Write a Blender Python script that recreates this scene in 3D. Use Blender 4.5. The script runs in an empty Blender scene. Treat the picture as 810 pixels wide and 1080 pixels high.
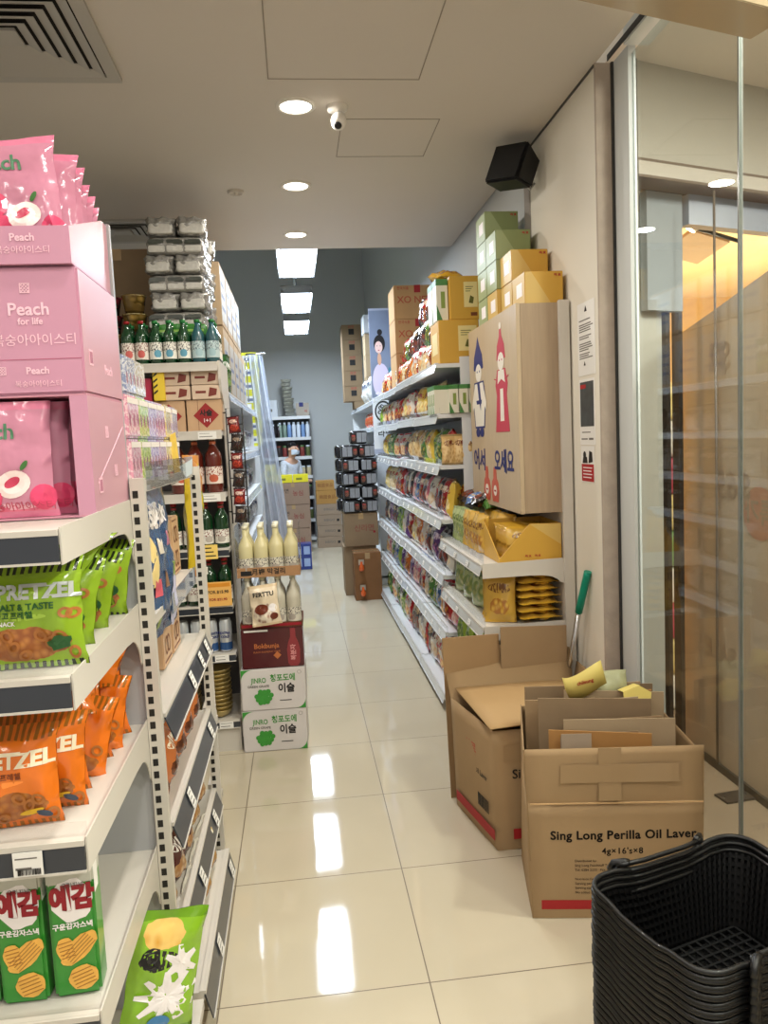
import bpy, bmesh, math, random
from math import sin, cos, pi, radians, sqrt
from mathutils import Vector, Matrix, noise as mnoise

S = bpy.context.scene
COL = S.collection
RND = random.Random(11)


def lin(c):
    r = []
    for v in c[:3]:
        v = v / 255.0
        r.append(v / 12.92 if v <= 0.04045 else ((v + 0.055) / 1.055) ** 2.4)
    return (r[0], r[1], r[2], 1.0)


# ---------------------------------------------------------------- materials
MATS = {}


def new_mat(name):
    m = bpy.data.materials.new(name)
    m.use_nodes = True
    nt = m.node_tree
    return m, nt, nt.nodes['Principled BSDF']


def mat(name, col, rough=0.5, metal=0.0, spec=0.5, coat=0.0, var=0.0, vscale=6.0, bump=0.0, bscale=60.0,
        emit=None, estr=0.0, alpha=1.0, trans=0.0, ior=1.45):
    if name in MATS:
        return MATS[name]
    m, nt, b = new_mat(name)
    b.inputs['Base Color'].default_value = lin(col)
    b.inputs['Roughness'].default_value = rough
    b.inputs['Metallic'].default_value = metal
    b.inputs['Specular IOR Level'].default_value = spec
    b.inputs['Coat Weight'].default_value = coat
    b.inputs['IOR'].default_value = ior
    b.inputs['Alpha'].default_value = alpha
    b.inputs['Transmission Weight'].default_value = trans
    if emit is not None:
        b.inputs['Emission Color'].default_value = lin(emit)
        b.inputs['Emission Strength'].default_value = estr
    if var > 0 or bump > 0:
        tc = nt.nodes.new('ShaderNodeTexCoord')
    if var > 0:
        n = nt.nodes.new('ShaderNodeTexNoise')
        n.inputs['Scale'].default_value = vscale
        n.inputs['Detail'].default_value = 5
        nt.links.new(tc.outputs['Object'], n.inputs['Vector'])
        mx = nt.nodes.new('ShaderNodeMix')
        mx.data_type = 'RGBA'
        c = lin(col)
        mx.inputs[6].default_value = tuple(v * (1 - var) for v in c[:3]) + (1,)
        mx.inputs[7].default_value = tuple(min(1, v * (1 + var)) for v in c[:3]) + (1,)
        nt.links.new(n.outputs['Fac'], mx.inputs[0])
        nt.links.new(mx.outputs[2], b.inputs['Base Color'])
    if bump > 0:
        n2 = nt.nodes.new('ShaderNodeTexNoise')
        n2.inputs['Scale'].default_value = bscale
        n2.inputs['Detail'].default_value = 3
        nt.links.new(tc.outputs['Object'], n2.inputs['Vector'])
        bp = nt.nodes.new('ShaderNodeBump')
        bp.inputs['Strength'].default_value = bump
        bp.inputs['Distance'].default_value = 0.01
        nt.links.new(n2.outputs['Fac'], bp.inputs['Height'])
        nt.links.new(bp.outputs['Normal'], b.inputs['Normal'])
    MATS[name] = m
    return m


class NB:
    """tiny node builder"""
    def __init__(s, nt):
        s.nt = nt

    def _set(s, sock, v):
        if isinstance(v, bpy.types.NodeSocket):
            s.nt.links.new(v, sock)
        else:
            sock.default_value = v

    def math(s, op, a, b=0.0, clamp=False):
        n = s.nt.nodes.new('ShaderNodeMath')
        n.operation = op
        n.use_clamp = clamp
        s._set(n.inputs[0], a)
        s._set(n.inputs[1], b)
        return n.outputs[0]

    def mix(s, f, a, b):
        n = s.nt.nodes.new('ShaderNodeMix')
        n.data_type = 'RGBA'
        s._set(n.inputs[0], f)
        s._set(n.inputs[6], a)
        s._set(n.inputs[7], b)
        return n.outputs[2]

    def sep(s, v):
        n = s.nt.nodes.new('ShaderNodeSeparateXYZ')
        s._set(n.inputs[0], v)
        return n.outputs

    def comb(s, x, y, z=0.0):
        n = s.nt.nodes.new('ShaderNodeCombineXYZ')
        s._set(n.inputs[0], x)
        s._set(n.inputs[1], y)
        s._set(n.inputs[2], z)
        return n.outputs[0]

    def noise(s, v, scale, detail=2.0):
        n = s.nt.nodes.new('ShaderNodeTexNoise')
        n.inputs['Scale'].default_value = scale
        n.inputs['Detail'].default_value = detail
        s._set(n.inputs['Vector'], v)
        return n.outputs['Fac']

    def voro(s, v, scale, feature='F1'):
        n = s.nt.nodes.new('ShaderNodeTexVoronoi')
        n.feature = feature
        n.inputs['Scale'].default_value = scale
        s._set(n.inputs['Vector'], v)
        return n.outputs[0]

    def lt(s, a, b):
        return s.math('LESS_THAN', a, b)

    def gt(s, a, b):
        return s.math('GREATER_THAN', a, b)

    def ell(s, u, v, cu, cv, ru, rv):
        a = s.math('DIVIDE', s.math('SUBTRACT', u, cu), ru)
        b = s.math('DIVIDE', s.math('SUBTRACT', v, cv), rv)
        return s.math('ADD', s.math('MULTIPLY', a, a), s.math('MULTIPLY', b, b))

    def rect(s, u, v, u0, u1, v0, v1):
        return s.math('MULTIPLY', s.math('MULTIPLY', s.gt(u, u0), s.lt(u, u1)), s.math('MULTIPLY', s.gt(v, v0), s.lt(v, v1)))


def pack_mat(name, base, logo, art, art2, seal=None, rough=0.3, art_c=(0.5, 0.33), art_r=(0.4, 0.2),
             logo_c=(0.5, 0.7), logo_r=(0.38, 0.1), stripes=False, ascale=8.0, bump=0.35, seed=0.0):
    """printed film: ground colour, lettered logo patch, picture of the food, crimped seals"""
    if name in MATS:
        return MATS[name]
    m, nt, b = new_mat(name)
    k = NB(nt)
    tc = nt.nodes.new('ShaderNodeTexCoord')
    u, v, _ = k.sep(tc.outputs['UV'])
    uv = k.comb(u, v, seed)
    nz = k.noise(uv, 7.0, 2.0)
    wob = k.math('MULTIPLY', k.math('SUBTRACT', nz, 0.5), 0.9)
    d_art = k.math('ADD', k.ell(u, v, art_c[0], art_c[1], *art_r), wob)
    m_art = k.lt(d_art, 1.0)
    vor = k.voro(uv, ascale)
    c_art = k.mix(k.math('MULTIPLY', vor, 1.6, True), lin(art), lin(art2))
    d_logo = k.ell(u, v, logo_c[0], logo_c[1], *logo_r)
    letters = k.gt(k.noise(k.comb(k.math('MULTIPLY', u, 2.6), v, seed + 3.0), 9.0, 1.0), 0.47)
    m_logo = k.math('MULTIPLY', k.lt(d_logo, 1.0), letters)
    c = k.mix(m_art, lin(base), c_art)
    c = k.mix(m_logo, c, lin(logo))
    sl = seal if seal else tuple(x * 0.75 for x in base)
    m_seal = k.math('MAXIMUM', k.lt(v, 0.055), k.gt(v, 0.93 if not stripes else 0.86))
    if stripes:
        st = k.gt(k.math('SINE', k.math('MULTIPLY', u, 95.0)), 0.0)
        m_seal = k.math('MULTIPLY', m_seal, st)
    c = k.mix(m_seal, c, lin(sl))
    nt.links.new(c, b.inputs['Base Color'])
    b.inputs['Roughness'].default_value = rough
    b.inputs['Coat Weight'].default_value = 0.35
    b.inputs['Coat Roughness'].default_value = 0.12
    n2 = k.noise(tc.outputs['Object'], 17.0, 2.0)
    bp = nt.nodes.new('ShaderNodeBump')
    bp.inputs['Strength'].default_value = bump * 0.8
    bp.inputs['Distance'].default_value = 0.03
    nt.links.new(n2, bp.inputs['Height'])
    nt.links.new(bp.outputs['Normal'], b.inputs['Normal'])
    MATS[name] = m
    return m


def glass_mat(name, tint=(255, 255, 255), rough=0.0, refl=1.0, haze=0.0, haze_col=(200, 205, 210)):
    """thin clear pane: see-through with Fresnel reflection (and some haze for plastic film)"""
    if name in MATS:
        return MATS[name]
    m = bpy.data.materials.new(name)
    m.use_nodes = True
    nt = m.node_tree
    nt.nodes.clear()
    out = nt.nodes.new('ShaderNodeOutputMaterial')
    tr = nt.nodes.new('ShaderNodeBsdfTransparent')
    tr.inputs['Color'].default_value = lin(tint)
    gl = nt.nodes.new('ShaderNodeBsdfGlossy')
    gl.inputs['Roughness'].default_value = rough
    # Schlick reflectance, the same from both faces of the pane
    k = NB(nt)
    ge = nt.nodes.new('ShaderNodeNewGeometry')
    dp = nt.nodes.new('ShaderNodeVectorMath')
    dp.operation = 'DOT_PRODUCT'
    nt.links.new(ge.outputs['Incoming'], dp.inputs[0])
    nt.links.new(ge.outputs['Normal'], dp.inputs[1])
    f5 = k.math('POWER', k.math('SUBTRACT', 1.0, k.math('ABSOLUTE', dp.outputs['Value'])), 5.0)
    fac = k.math('MULTIPLY', k.math('ADD', k.math('MULTIPLY', f5, 0.96), 0.04), refl, True)
    mx = nt.nodes.new('ShaderNodeMixShader')
    nt.links.new(fac, mx.inputs[0])
    last = tr.outputs[0]
    if haze > 0:
        df = nt.nodes.new('ShaderNodeBsdfDiffuse')
        df.inputs['Color'].default_value = lin(haze_col)
        mh = nt.nodes.new('ShaderNodeMixShader')
        mh.inputs[0].default_value = haze
        nt.links.new(tr.outputs[0], mh.inputs[1])
        nt.links.new(df.outputs[0], mh.inputs[2])
        last = mh.outputs[0]
    nt.links.new(last, mx.inputs[1])
    nt.links.new(gl.outputs[0], mx.inputs[2])
    nt.links.new(mx.outputs[0], out.inputs[0])
    MATS[name] = m
    return m


# ---------------------------------------------------------------- mesh building
class MB:
    def __init__(s):
        s.v = []
        s.f = []
        s.uv = []
        s.mi = []
        s.sm = []
        s.weld = 0.0

    def face(s, pts, uvs=None, mi=0, smooth=False):
        n = len(s.v)
        s.v += [tuple(p) for p in pts]
        s.f.append(list(range(n, n + len(pts))))
        s.uv.append(uvs if uvs else [(0, 0), (1, 0), (1, 1), (0, 1)][:len(pts)] if len(pts) <= 4 else [(0, 0)] * len(pts))
        s.mi.append(mi)
        s.sm.append(smooth)

    def box(s, x0, x1, y0, y1, z0, z1, mi=0):
        s.hexa([(x0, y0, z0), (x1, y0, z0), (x1, y1, z0), (x0, y1, z0), (x0, y0, z1), (x1, y0, z1), (x1, y1, z1), (x0, y1, z1)], mi)

    def hexa(s, p, mi=0):
        n = len(s.v)
        s.v += [tuple(q) for q in p]
        for q in ((0, 1, 5, 4), (1, 2, 6, 5), (2, 3, 7, 6), (3, 0, 4, 7), (4, 5, 6, 7), (3, 2, 1, 0)):
            s.f.append([n + i for i in q])
            s.uv.append([(0, 0), (1, 0), (1, 1), (0, 1)])
            s.mi.append(mi)
            s.sm.append(False)

    def prism(s, poly, axis, a0, a1, mi=0):
        """poly: 2-D points; axis 'x': poly in (y,z), 'y': poly in (x,z), 'z': poly in (x,y)"""
        def P(q, a):
            return (a, q[0], q[1]) if axis == 'x' else (q[0], a, q[1]) if axis == 'y' else (q[0], q[1], a)
        n = len(s.v)
        k = len(poly)
        s.v += [P(q, a0) for q in poly] + [P(q, a1) for q in poly]
        for i in range(k):
            j = (i + 1) % k
            s.f.append([n + i, n + j, n + k + j, n + k + i])
            s.uv.append([(0, 0), (1, 0), (1, 1), (0, 1)])
            s.mi.append(mi)
            s.sm.append(False)
        s.f.append([n + i for i in range(k)][::-1])
        s.f.append([n + k + i for i in range(k)])
        for _ in range(2):
            s.uv.append([(0, 0)] * k)
            s.mi.append(mi)
            s.sm.append(False)

    def lathe(s, prof, n=16, cx=0, cy=0, cz=0, mi=0, cap=True, axis='z'):
        b = len(s.v)
        for r, z in prof:
            for i in range(n):
                a = 2 * pi * i / n - pi / 2
                if axis == 'z':
                    s.v.append((cx + r * cos(a), cy + r * sin(a), cz + z))
                elif axis == 'y':
                    s.v.append((cx + r * cos(a), cy + z, cz + r * sin(a)))
                else:
                    s.v.append((cx + z, cy + r * cos(a), cz + r * sin(a)))
        m = len(prof)
        for j in range(m - 1):
            for i in range(n):
                q = (i + 1) % n
                s.f.append([b + j * n + i, b + j * n + q, b + (j + 1) * n + q, b + (j + 1) * n + i])
                s.uv.append([(i / n, j / (m - 1)), ((i + 1) / n, j / (m - 1)), ((i + 1) / n, (j + 1) / (m - 1)), (i / n, (j + 1) / (m - 1))])
                s.mi.append(mi)
                s.sm.append(True)
        if cap:
            s.f.append([b + i for i in range(n)][::-1])
            s.f.append([b + (m - 1) * n + i for i in range(n)])
            for _ in range(2):
                s.uv.append([(0.5, 0.5)] * n)
                s.mi.append(mi)
                s.sm.append(False)

    def tube(s, pts, r, n=8, mi=0, closed=False):
        P = [Vector(p) for p in pts]
        m = len(P)
        b = len(s.v)
        up = Vector((0, 0, 1))
        for i in range(m):
            if closed:
                t = P[(i + 1) % m] - P[i - 1]
            else:
                t = P[min(i + 1, m - 1)] - P[max(i - 1, 0)]
            t.normalize()
            a = up if abs(t.dot(up)) < 0.95 else Vector((1, 0, 0))
            e1 = t.cross(a).normalized()
            e2 = t.cross(e1).normalized()
            for j in range(n):
                th = 2 * pi * j / n
                s.v.append(tuple(P[i] + e1 * (r * cos(th)) + e2 * (r * sin(th))))
        for i in range(m if closed else m - 1):
            i2 = (i + 1) % m
            for j in range(n):
                q = (j + 1) % n
                s.f.append([b + i * n + j, b + i * n + q, b + i2 * n + q, b + i2 * n + j])
                s.uv.append([(0, 0), (1, 0), (1, 1), (0, 1)])
                s.mi.append(mi)
                s.sm.append(True)
        if not closed:
            s.f.append([b + j for j in range(n)][::-1])
            s.f.append([b + (m - 1) * n + j for j in range(n)])
            for _ in range(2):
                s.uv.append([(0, 0)] * n)
                s.mi.append(mi)
                s.sm.append(False)

    def mesh(s, name='mesh', bevel=0.0):
        me = bpy.data.meshes.new(name)
        me.from_pydata(s.v, [], s.f)
        ul = me.uv_layers.new(name='UVMap')
        i = 0
        flat = [c for f in s.uv for c in f]
        for k, c in enumerate(flat):
            ul.data[k].uv = c
        for p, mi, sm in zip(me.polygons, s.mi, s.sm):
            p.material_index = mi
            p.use_smooth = sm
        bm = bmesh.new()
        bm.from_mesh(me)
        if s.weld:
            bmesh.ops.remove_doubles(bm, verts=bm.verts, dist=s.weld)
        bmesh.ops.recalc_face_normals(bm, faces=bm.faces)
        if bevel > 0:
            es = [e for e in bm.edges if len(e.link_faces) == 2 and e.calc_face_angle(0) > 0.5]
            bmesh.ops.bevel(bm, geom=es, offset=bevel, segments=2, affect='EDGES', clamp_overlap=True)
        bm.to_mesh(me)
        bm.free()
        me.update()
        return me


def mesh_obj(name, me, mats, parent=None, loc=(0, 0, 0), rot=(0, 0, 0)):
    o = bpy.data.objects.new(name, me)
    COL.objects.link(o)
    if not isinstance(mats, (list, tuple)):
        mats = [mats]
    if len(me.materials) == 0:
        for m_ in mats:
            me.materials.append(m_)
    elif any(a is not b for a, b in zip(me.materials, mats)):
        for i, m_ in enumerate(mats):
            o.material_slots[i].link = 'OBJECT'
            o.material_slots[i].material = m_
    o.location = loc
    o.rotation_euler = rot
    if parent is not None:
        o.parent = parent
    return o


LABELS = {}


def tag(o, label=None, cat=None, group=None, kind=None):
    if label:
        o['label'] = label
        if len(label.replace('-', ' ').split()) > 16:
            print('LONG', len(label.split()), label)
        LABELS.setdefault(label, []).append(o.name)
    if cat:
        o['category'] = cat
    if group:
        o['group'] = group
    if kind:
        o['kind'] = kind
    return o


def thing(name, label, cat, loc=(0, 0, 0), rot=0.0, group=None):
    o = bpy.data.objects.new(name, None)
    o.empty_display_size = 0.05
    COL.objects.link(o)
    o.location = loc
    o.rotation_euler = rot if isinstance(rot, (tuple, list)) else (0, 0, rot)
    return tag(o, label, cat, group)


def struct(name, mb, m, bevel=0.0, parent=None):
    o = mesh_obj(name, mb.mesh(name, bevel) if isinstance(mb, MB) else mb, m, parent)
    o['kind'] = 'structure'
    return o


CHILD = {}


def adopt(p, c):
    CHILD.setdefault(p.name, []).append(c)
    return c


def part(name, mb, m, parent, loc=(0, 0, 0), rot=(0, 0, 0), bevel=0.0, label=None):
    o = mesh_obj(name, mb.mesh(name, bevel) if isinstance(mb, MB) else mb, m, parent, loc, rot)
    adopt(parent, o)
    if label:
        o['label'] = label
    return o


def clone(o, loc, rot, label, group=None, parent=None):
    c = o.copy()
    COL.objects.link(c)
    if parent is None:
        c.location = loc
        c.rotation_euler = rot if isinstance(rot, (tuple, list)) else (0, 0, rot)
        tag(c, label, None, group)
    else:
        c.parent = parent
        adopt(parent, c)
    for ch in CHILD.get(o.name, []):
        clone(ch, None, None, None, None, c)
    return c


def solo(name, me, m, label, cat, loc, rot=0.0, group=None):
    o = mesh_obj(name, me, m, None, loc, rot if isinstance(rot, (tuple, list)) else (0, 0, rot))
    return tag(o, label, cat, group)


ORD = ['first', 'second', 'third', 'fourth', 'fifth', 'sixth', 'seventh', 'eighth', 'ninth', 'tenth', 'eleventh', 'twelfth',
       'thirteenth', 'fourteenth', 'fifteenth', 'sixteenth', 'seventeenth', 'eighteenth', 'nineteenth', 'twentieth',
       'twenty-first', 'twenty-second', 'twenty-third', 'twenty-fourth', 'twenty-fifth', 'twenty-sixth', 'twenty-seventh',
       'twenty-eighth', 'twenty-ninth', 'thirtieth', 'thirty-first', 'thirty-second', 'thirty-third', 'thirty-fourth', 'thirty-fifth']

# ---------------------------------------------------------------- lettering
TXT = {}


def text_mesh(s, size, weight=0.0, ext=0.0003, spacing=1.0, align='CENTER'):
    key = (s, size, weight, ext, spacing, align)
    if key in TXT:
        return TXT[key]
    cu = bpy.data.curves.new('lettering', 'FONT')
    cu.body = s
    cu.size = size
    cu.align_x = align
    cu.align_y = 'CENTER'
    cu.extrude = ext
    cu.offset = weight
    cu.space_character = spacing
    cu.resolution_u = 3
    ob = bpy.data.objects.new('lettering_tmp', cu)
    COL.objects.link(ob)
    bpy.context.view_layer.update()
    dg = bpy.context.evaluated_depsgraph_get()
    me = bpy.data.meshes.new_from_object(ob.evaluated_get(dg))
    bpy.data.objects.remove(ob)
    bpy.data.curves.remove(cu)
    # stand the lettering up: XY -> XZ facing -Y
    me.transform(Matrix.Rotation(pi / 2, 4, 'X'))
    me.materials.clear()
    TXT[key] = me
    return me


def letter(parent, s, size, m, loc, rot=(0, 0, 0), weight=0.0, spacing=1.0, align='CENTER', name='lettering', sx=1.0):
    o = part(name, text_mesh(s, size, weight, 0.0003, spacing, align), m, parent, loc, rot)
    o.scale = (sx, 1, 1)
    return o


# ---------------------------------------------------------------- packets
BAGS = {}


def bag_mesh(w, h, t, seed=0, nx=10, ny=14, seal=0.055, gusset=False, wr=1.0):
    """pillow pouch standing on its lower seal, printed face towards -y"""
    key = (w, h, t, seed, nx, ny, gusset)
    if key in BAGS:
        return BAGS[key]
    mb = MB()
    off = Vector((seed * 3.17, seed * 1.3, seed * 7.7))

    def pt(i, j, side):
        u = i / nx
        v = j / ny
        a = 2 * u - 1
        if gusset:
            env = (0.25 + 0.75 * (1 - v)) * (1 - max(0, (0.06 - v) / 0.06) * 0.15) if v < 0.94 else 0.03
            env *= 1.0 if v < 0.9 else max(0.04, (0.94 - v) / 0.04)
        else:
            s0 = min(1.0, max(0.0, (v - seal) / 0.3))
            s1 = min(1.0, max(0.0, (1 - seal - v) / 0.3))
            env = (1 - (1 - s0) ** 2) ** 0.5 * (1 - (1 - s1) ** 2) ** 0.5
        pr = max(0.0, 1 - abs(a) ** 2.6) ** 0.55
        th = 0.5 * t * env * pr
        ww = w * (1 - 0.09 * env)
        x = a * ww / 2
        z = v * h
        nz = mnoise.noise(Vector((x * 22, z * 16, side * 4.0)) + off)
        nz2 = mnoise.noise(Vector((x * 60, z * 26, side * 9.0)) + off * 2)
        y = side * th + (nz * 0.012 + nz2 * 0.005) * wr * (0.35 + env) * min(1, t / 0.03)
        if v < seal or v > 1 - seal:
            y = mnoise.noise(Vector((x * 14, v * 3, 1.0)) + off) * 0.012 * wr + side * 0.0008
            z += 0.0
        if i == 0 or i == nx:
            y = mnoise.noise(Vector((0, z * 16, 5.0)) + off) * 0.006 + side * 0.0002
        return (x + nz2 * 0.003, y, z + nz * 0.004 * (1 if 0.1 < v < 0.9 else 0))
    for side in (-1, 1):
        for j in range(ny):
            for i in range(nx):
                p = [pt(i, j, side), pt(i + 1, j, side), pt(i + 1, j + 1, side), pt(i, j + 1, side)]
                uv = [(i / nx, j / ny), ((i + 1) / nx, j / ny), ((i + 1) / nx, (j + 1) / ny), (i / nx, (j + 1) / ny)]
                mb.face(p, uv, 0, True)
    me = mb.mesh('pouch')
    bm = bmesh.new()
    bm.from_mesh(me)
    bmesh.ops.remove_doubles(bm, verts=bm.verts, dist=0.0009)
    bmesh.ops.recalc_face_normals(bm, faces=bm.faces)
    bm.to_mesh(me)
    bm.free()
    BAGS[key] = me
    return me


BOXES = {}


def box_mesh(sx, sy, sz, bevel=0.003):
    """box centred on x and y, standing on z=0"""
    key = (round(sx, 4), round(sy, 4), round(sz, 4), bevel)
    if key not in BOXES:
        mb = MB()
        mb.box(-sx / 2, sx / 2, -sy / 2, sy / 2, 0, sz)
        BOXES[key] = mb.mesh('carton', bevel)
    return BOXES[key]


def carton_mat(name, col, var=0.1):
    return mat(name, col, rough=0.75, spec=0.25, var=var, vscale=9, bump=0.06, bscale=30)


def carton(name, label, cat, loc, size, rot=0.0, group=None, m=None, tape=None, prints=(), side_prints=(), bevel=0.003):
    """closed carton: body, tape strip, printed marks as parts. prints: (text,size,material,x,z[,weight]) on the -y face;
    side_prints the same on the +x face (x measured along y)"""
    sx, sy, sz = size
    t = thing(name, label, cat, loc, rot, group)
    part('body', box_mesh(sx, sy, sz, bevel), m, t)
    if tape:
        mb = MB()
        mb.box(-sx / 2 - 0.0008, sx / 2 + 0.0008, -0.025, 0.025, sz - 0.05, sz + 0.0008)
        mb.box(-0.025, 0.025, -sy / 2 - 0.0008, -sy / 2 + 0.001, sz - 0.06, sz + 0.0008) if tape == 'front' else None
        part('tape', mb, MATS['packing_tape'], t)
    for p in prints:
        letter(t, p[0], p[1], p[2], (p[3], -sy / 2 - 0.0006, p[4]), weight=p[5] if len(p) > 5 else 0.0, name='print')
    for p in side_prints:
        letter(t, p[0], p[1], p[2], (sx / 2 + 0.0006, p[3], p[4]), rot=(0, 0, pi / 2), weight=p[5] if len(p) > 5 else 0.0, name='print')
    return t
# light levels
P_DL, P_HB, P_CO, P_SH, P_AMB, EXPO = 11.5, 54.0, 135.0, 60.0, 0.66, -0.1
# ---------------------------------------------------------------- common materials
WHITE_METAL = mat('shelf_white_metal', (206, 200, 190), rough=0.38, spec=0.5)
WHITE_METAL2 = mat('shelf_cool_white', (218, 220, 222), rough=0.35)
RAIL_DARK = mat('price_rail_charcoal', (52, 56, 64), rough=0.3, coat=0.3)
SLOT_DARK = mat('slot_shadow_black', (40, 37, 34), rough=0.9)
PAPER = mat('paper_white', (235, 233, 228), rough=0.7)
INK = mat('ink_black', (28, 26, 26), rough=0.6)
RED_INK = mat('ink_red', (172, 36, 40), rough=0.6)
BLUE_INK = mat('ink_blue', (38, 44, 108), rough=0.6)
ROSE_INK = mat('ink_rose', (186, 52, 72), rough=0.6)
WHITE_INK = mat('ink_white', (246, 240, 240), rough=0.5)
GREY_INK = mat('ink_grey', (110, 106, 100), rough=0.6)
GREEN_INK = mat('ink_green', (60, 140, 50), rough=0.6)
BLACK_PLASTIC = mat('black_plastic', (20, 20, 21), rough=0.38, spec=0.5)
CARD = carton_mat('kraft_card', (158, 132, 100))
CARD_DULL = carton_mat('kraft_card_dull', (142, 120, 94))
CARD_PALE = carton_mat('kraft_card_pale', (178, 156, 126))
mat('packing_tape', (176, 146, 104), rough=0.25, coat=0.5)
CHROME = mat('chrome', (200, 200, 200), rough=0.25, metal=1.0)

XW = 1.20      # face of the right wall
XG = 1.26      # glass line
HC = 2.94      # lower ceiling

# ---------------------------------------------------------------- floor: polished cream tiles, 600 mm
m, nt, b = new_mat('polished_cream_tile')
k = NB(nt)
tc = nt.nodes.new('ShaderNodeTexCoord')
x, y, _ = k.sep(tc.outputs['Object'])
def _joint(c, o):
    f = k.math('FRACT', k.math('DIVIDE', k.math('SUBTRACT', c, o - 30.0), 0.6))
    return k.math('MAXIMUM', k.lt(f, 0.0032), k.gt(f, 0.9968))
jm = k.math('MAXIMUM', _joint(x, 0.297), _joint(y, 2.054))
cl = k.noise(tc.outputs['Object'], 1.6, 5.0)
# each tile a shade of its own
ti = k.comb(k.math('FLOOR', k.math('DIVIDE', k.math('SUBTRACT', x, 0.297 - 30.0), 0.6)), k.math('FLOOR', k.math('DIVIDE', k.math('SUBTRACT', y, 2.054 - 30.0), 0.6)))
wn = nt.nodes.new('ShaderNodeTexWhiteNoise')
nt.links.new(ti, wn.inputs['Vector'])
c0 = k.mix(cl, lin((192, 180, 156)), lin((208, 198, 176)))
c0 = k.mix(k.math('MULTIPLY', wn.outputs['Value'], 0.35), c0, lin((202, 190, 166)))
nt.links.new(k.mix(jm, c0, lin((112, 98, 80))), b.inputs['Base Color'])
nt.links.new(k.math('ADD', k.math('MULTIPLY', jm, 0.4), 0.045), b.inputs['Roughness'])
b.inputs['Specular IOR Level'].default_value = 0.45
bpn = nt.nodes.new('ShaderNodeBump')
bpn.inputs['Strength'].default_value = 0.05
bpn.inputs['Distance'].default_value = 0.004
nt.links.new(k.noise(tc.outputs['Object'], 5.0, 1.0), bpn.inputs['Height'])
nt.links.new(bpn.outputs['Normal'], b.inputs['Normal'])
mb = MB()
mb.box(-3.2, XG + 0.02, -2.0, 12.62, -0.1, 0.0)
struct('floor', mb, m)

MALL_FLOOR = mat('mall_stone_floor', (150, 132, 110), rough=0.25, var=0.12, vscale=4)
mb = MB()
mb.box(XG + 0.02, 7.0, -2.0, 8.0, -0.1, 0.0)
struct('floor_corridor', mb, MALL_FLOOR)

# ---------------------------------------------------------------- shell
CEIL = mat('ceiling_paint', (206, 199, 189), rough=0.85, spec=0.2, var=0.03, vscale=1.5)
WALL_W = mat('wall_paint_warm', (226, 220, 206), rough=0.8, spec=0.25, var=0.04, vscale=2.5)
WALL_C = mat('wall_paint_cool', (194, 196, 195), rough=0.8, spec=0.25, var=0.04, vscale=1.2)
CONC = mat('bare_plaster_edge', (176, 162, 148), rough=0.9, var=0.22, vscale=16, bump=0.3, bscale=40)

mb = MB()
mb.box(-3.2, XW, -2.0, 5.64, HC, HC + 0.06)
struct('ceiling', mb, CEIL)
mb = MB()
mb.box(-3.2, XW + 0.1, 5.6, 5.64, HC + 0.06, 5.0)
struct('wall_bulkhead', mb, WALL_W)
mb = MB()
mb.box(-3.2, 1.4, 5.6, 12.7, 5.0, 5.06)
struct('ceiling_high', mb, WALL_C)
mb = MB()
mb.box(-3.2, 1.4, 12.5, 12.6, 0, 5.0)
struct('wall_far', mb, WALL_C)
mb = MB()
mb.box(-3.3, -3.2, -2.0, 12.6, 0, 5.0)
struct('wall_left', mb, WALL_C)
mb = MB()
mb.box(XW + 0.012, XW + 0.2, 3.75, 12.5, 0, 5.0)
struct('wall_right', mb, WALL_C)
mb = MB()   # plastered column at the shop front
mb.box(XW, XW + 0.07, 2.93, 3.75, 0, HC)
struct('wall_right_column', mb, WALL_W)
mb = MB()   # bare end of the column
mb.box(XW - 0.003, XW + 0.073, 2.915, 2.93, 0, HC)
struct('trim_1', mb, CONC)
mb = MB()   # joint strip between column and wall
mb.box(XW - 0.004, XW + 0.012, 3.75, 3.84, 0, HC)
struct('trim_2', mb, mat('joint_strip_grey', (150, 142, 134), rough=0.8))
mb = MB()   # shadow gap under the ceiling along the column
mb.box(XW - 0.006, XW, 2.93, 3.75, HC - 0.008, HC)
struct('trim_3', mb, mat('gap_grey', (84, 82, 80), rough=0.9))

# access panels in the ceiling: thin seams
SEAM = mat('ceiling_seam', (150, 142, 130), rough=0.9)
def seam_panel(name, x0, x1, y0, y1):
    mb = MB()
    w = 0.004
    z0, z1 = HC - 0.0015, HC + 0.001
    mb.box(x0, x1, y0, y0 + w, z0, z1)
    mb.box(x0, x1, y1 - w, y1, z0, z1)
    mb.box(x0, x0 + w, y0, y1, z0, z1)
    mb.box(x1 - w, x1, y0, y1, z0, z1)
    struct(name, mb, SEAM)
seam_panel('trim_4', -0.03, 0.55, 2.45, 3.06)
seam_panel('trim_5', 0.27, 0.70, 3.42, 3.86)

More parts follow.
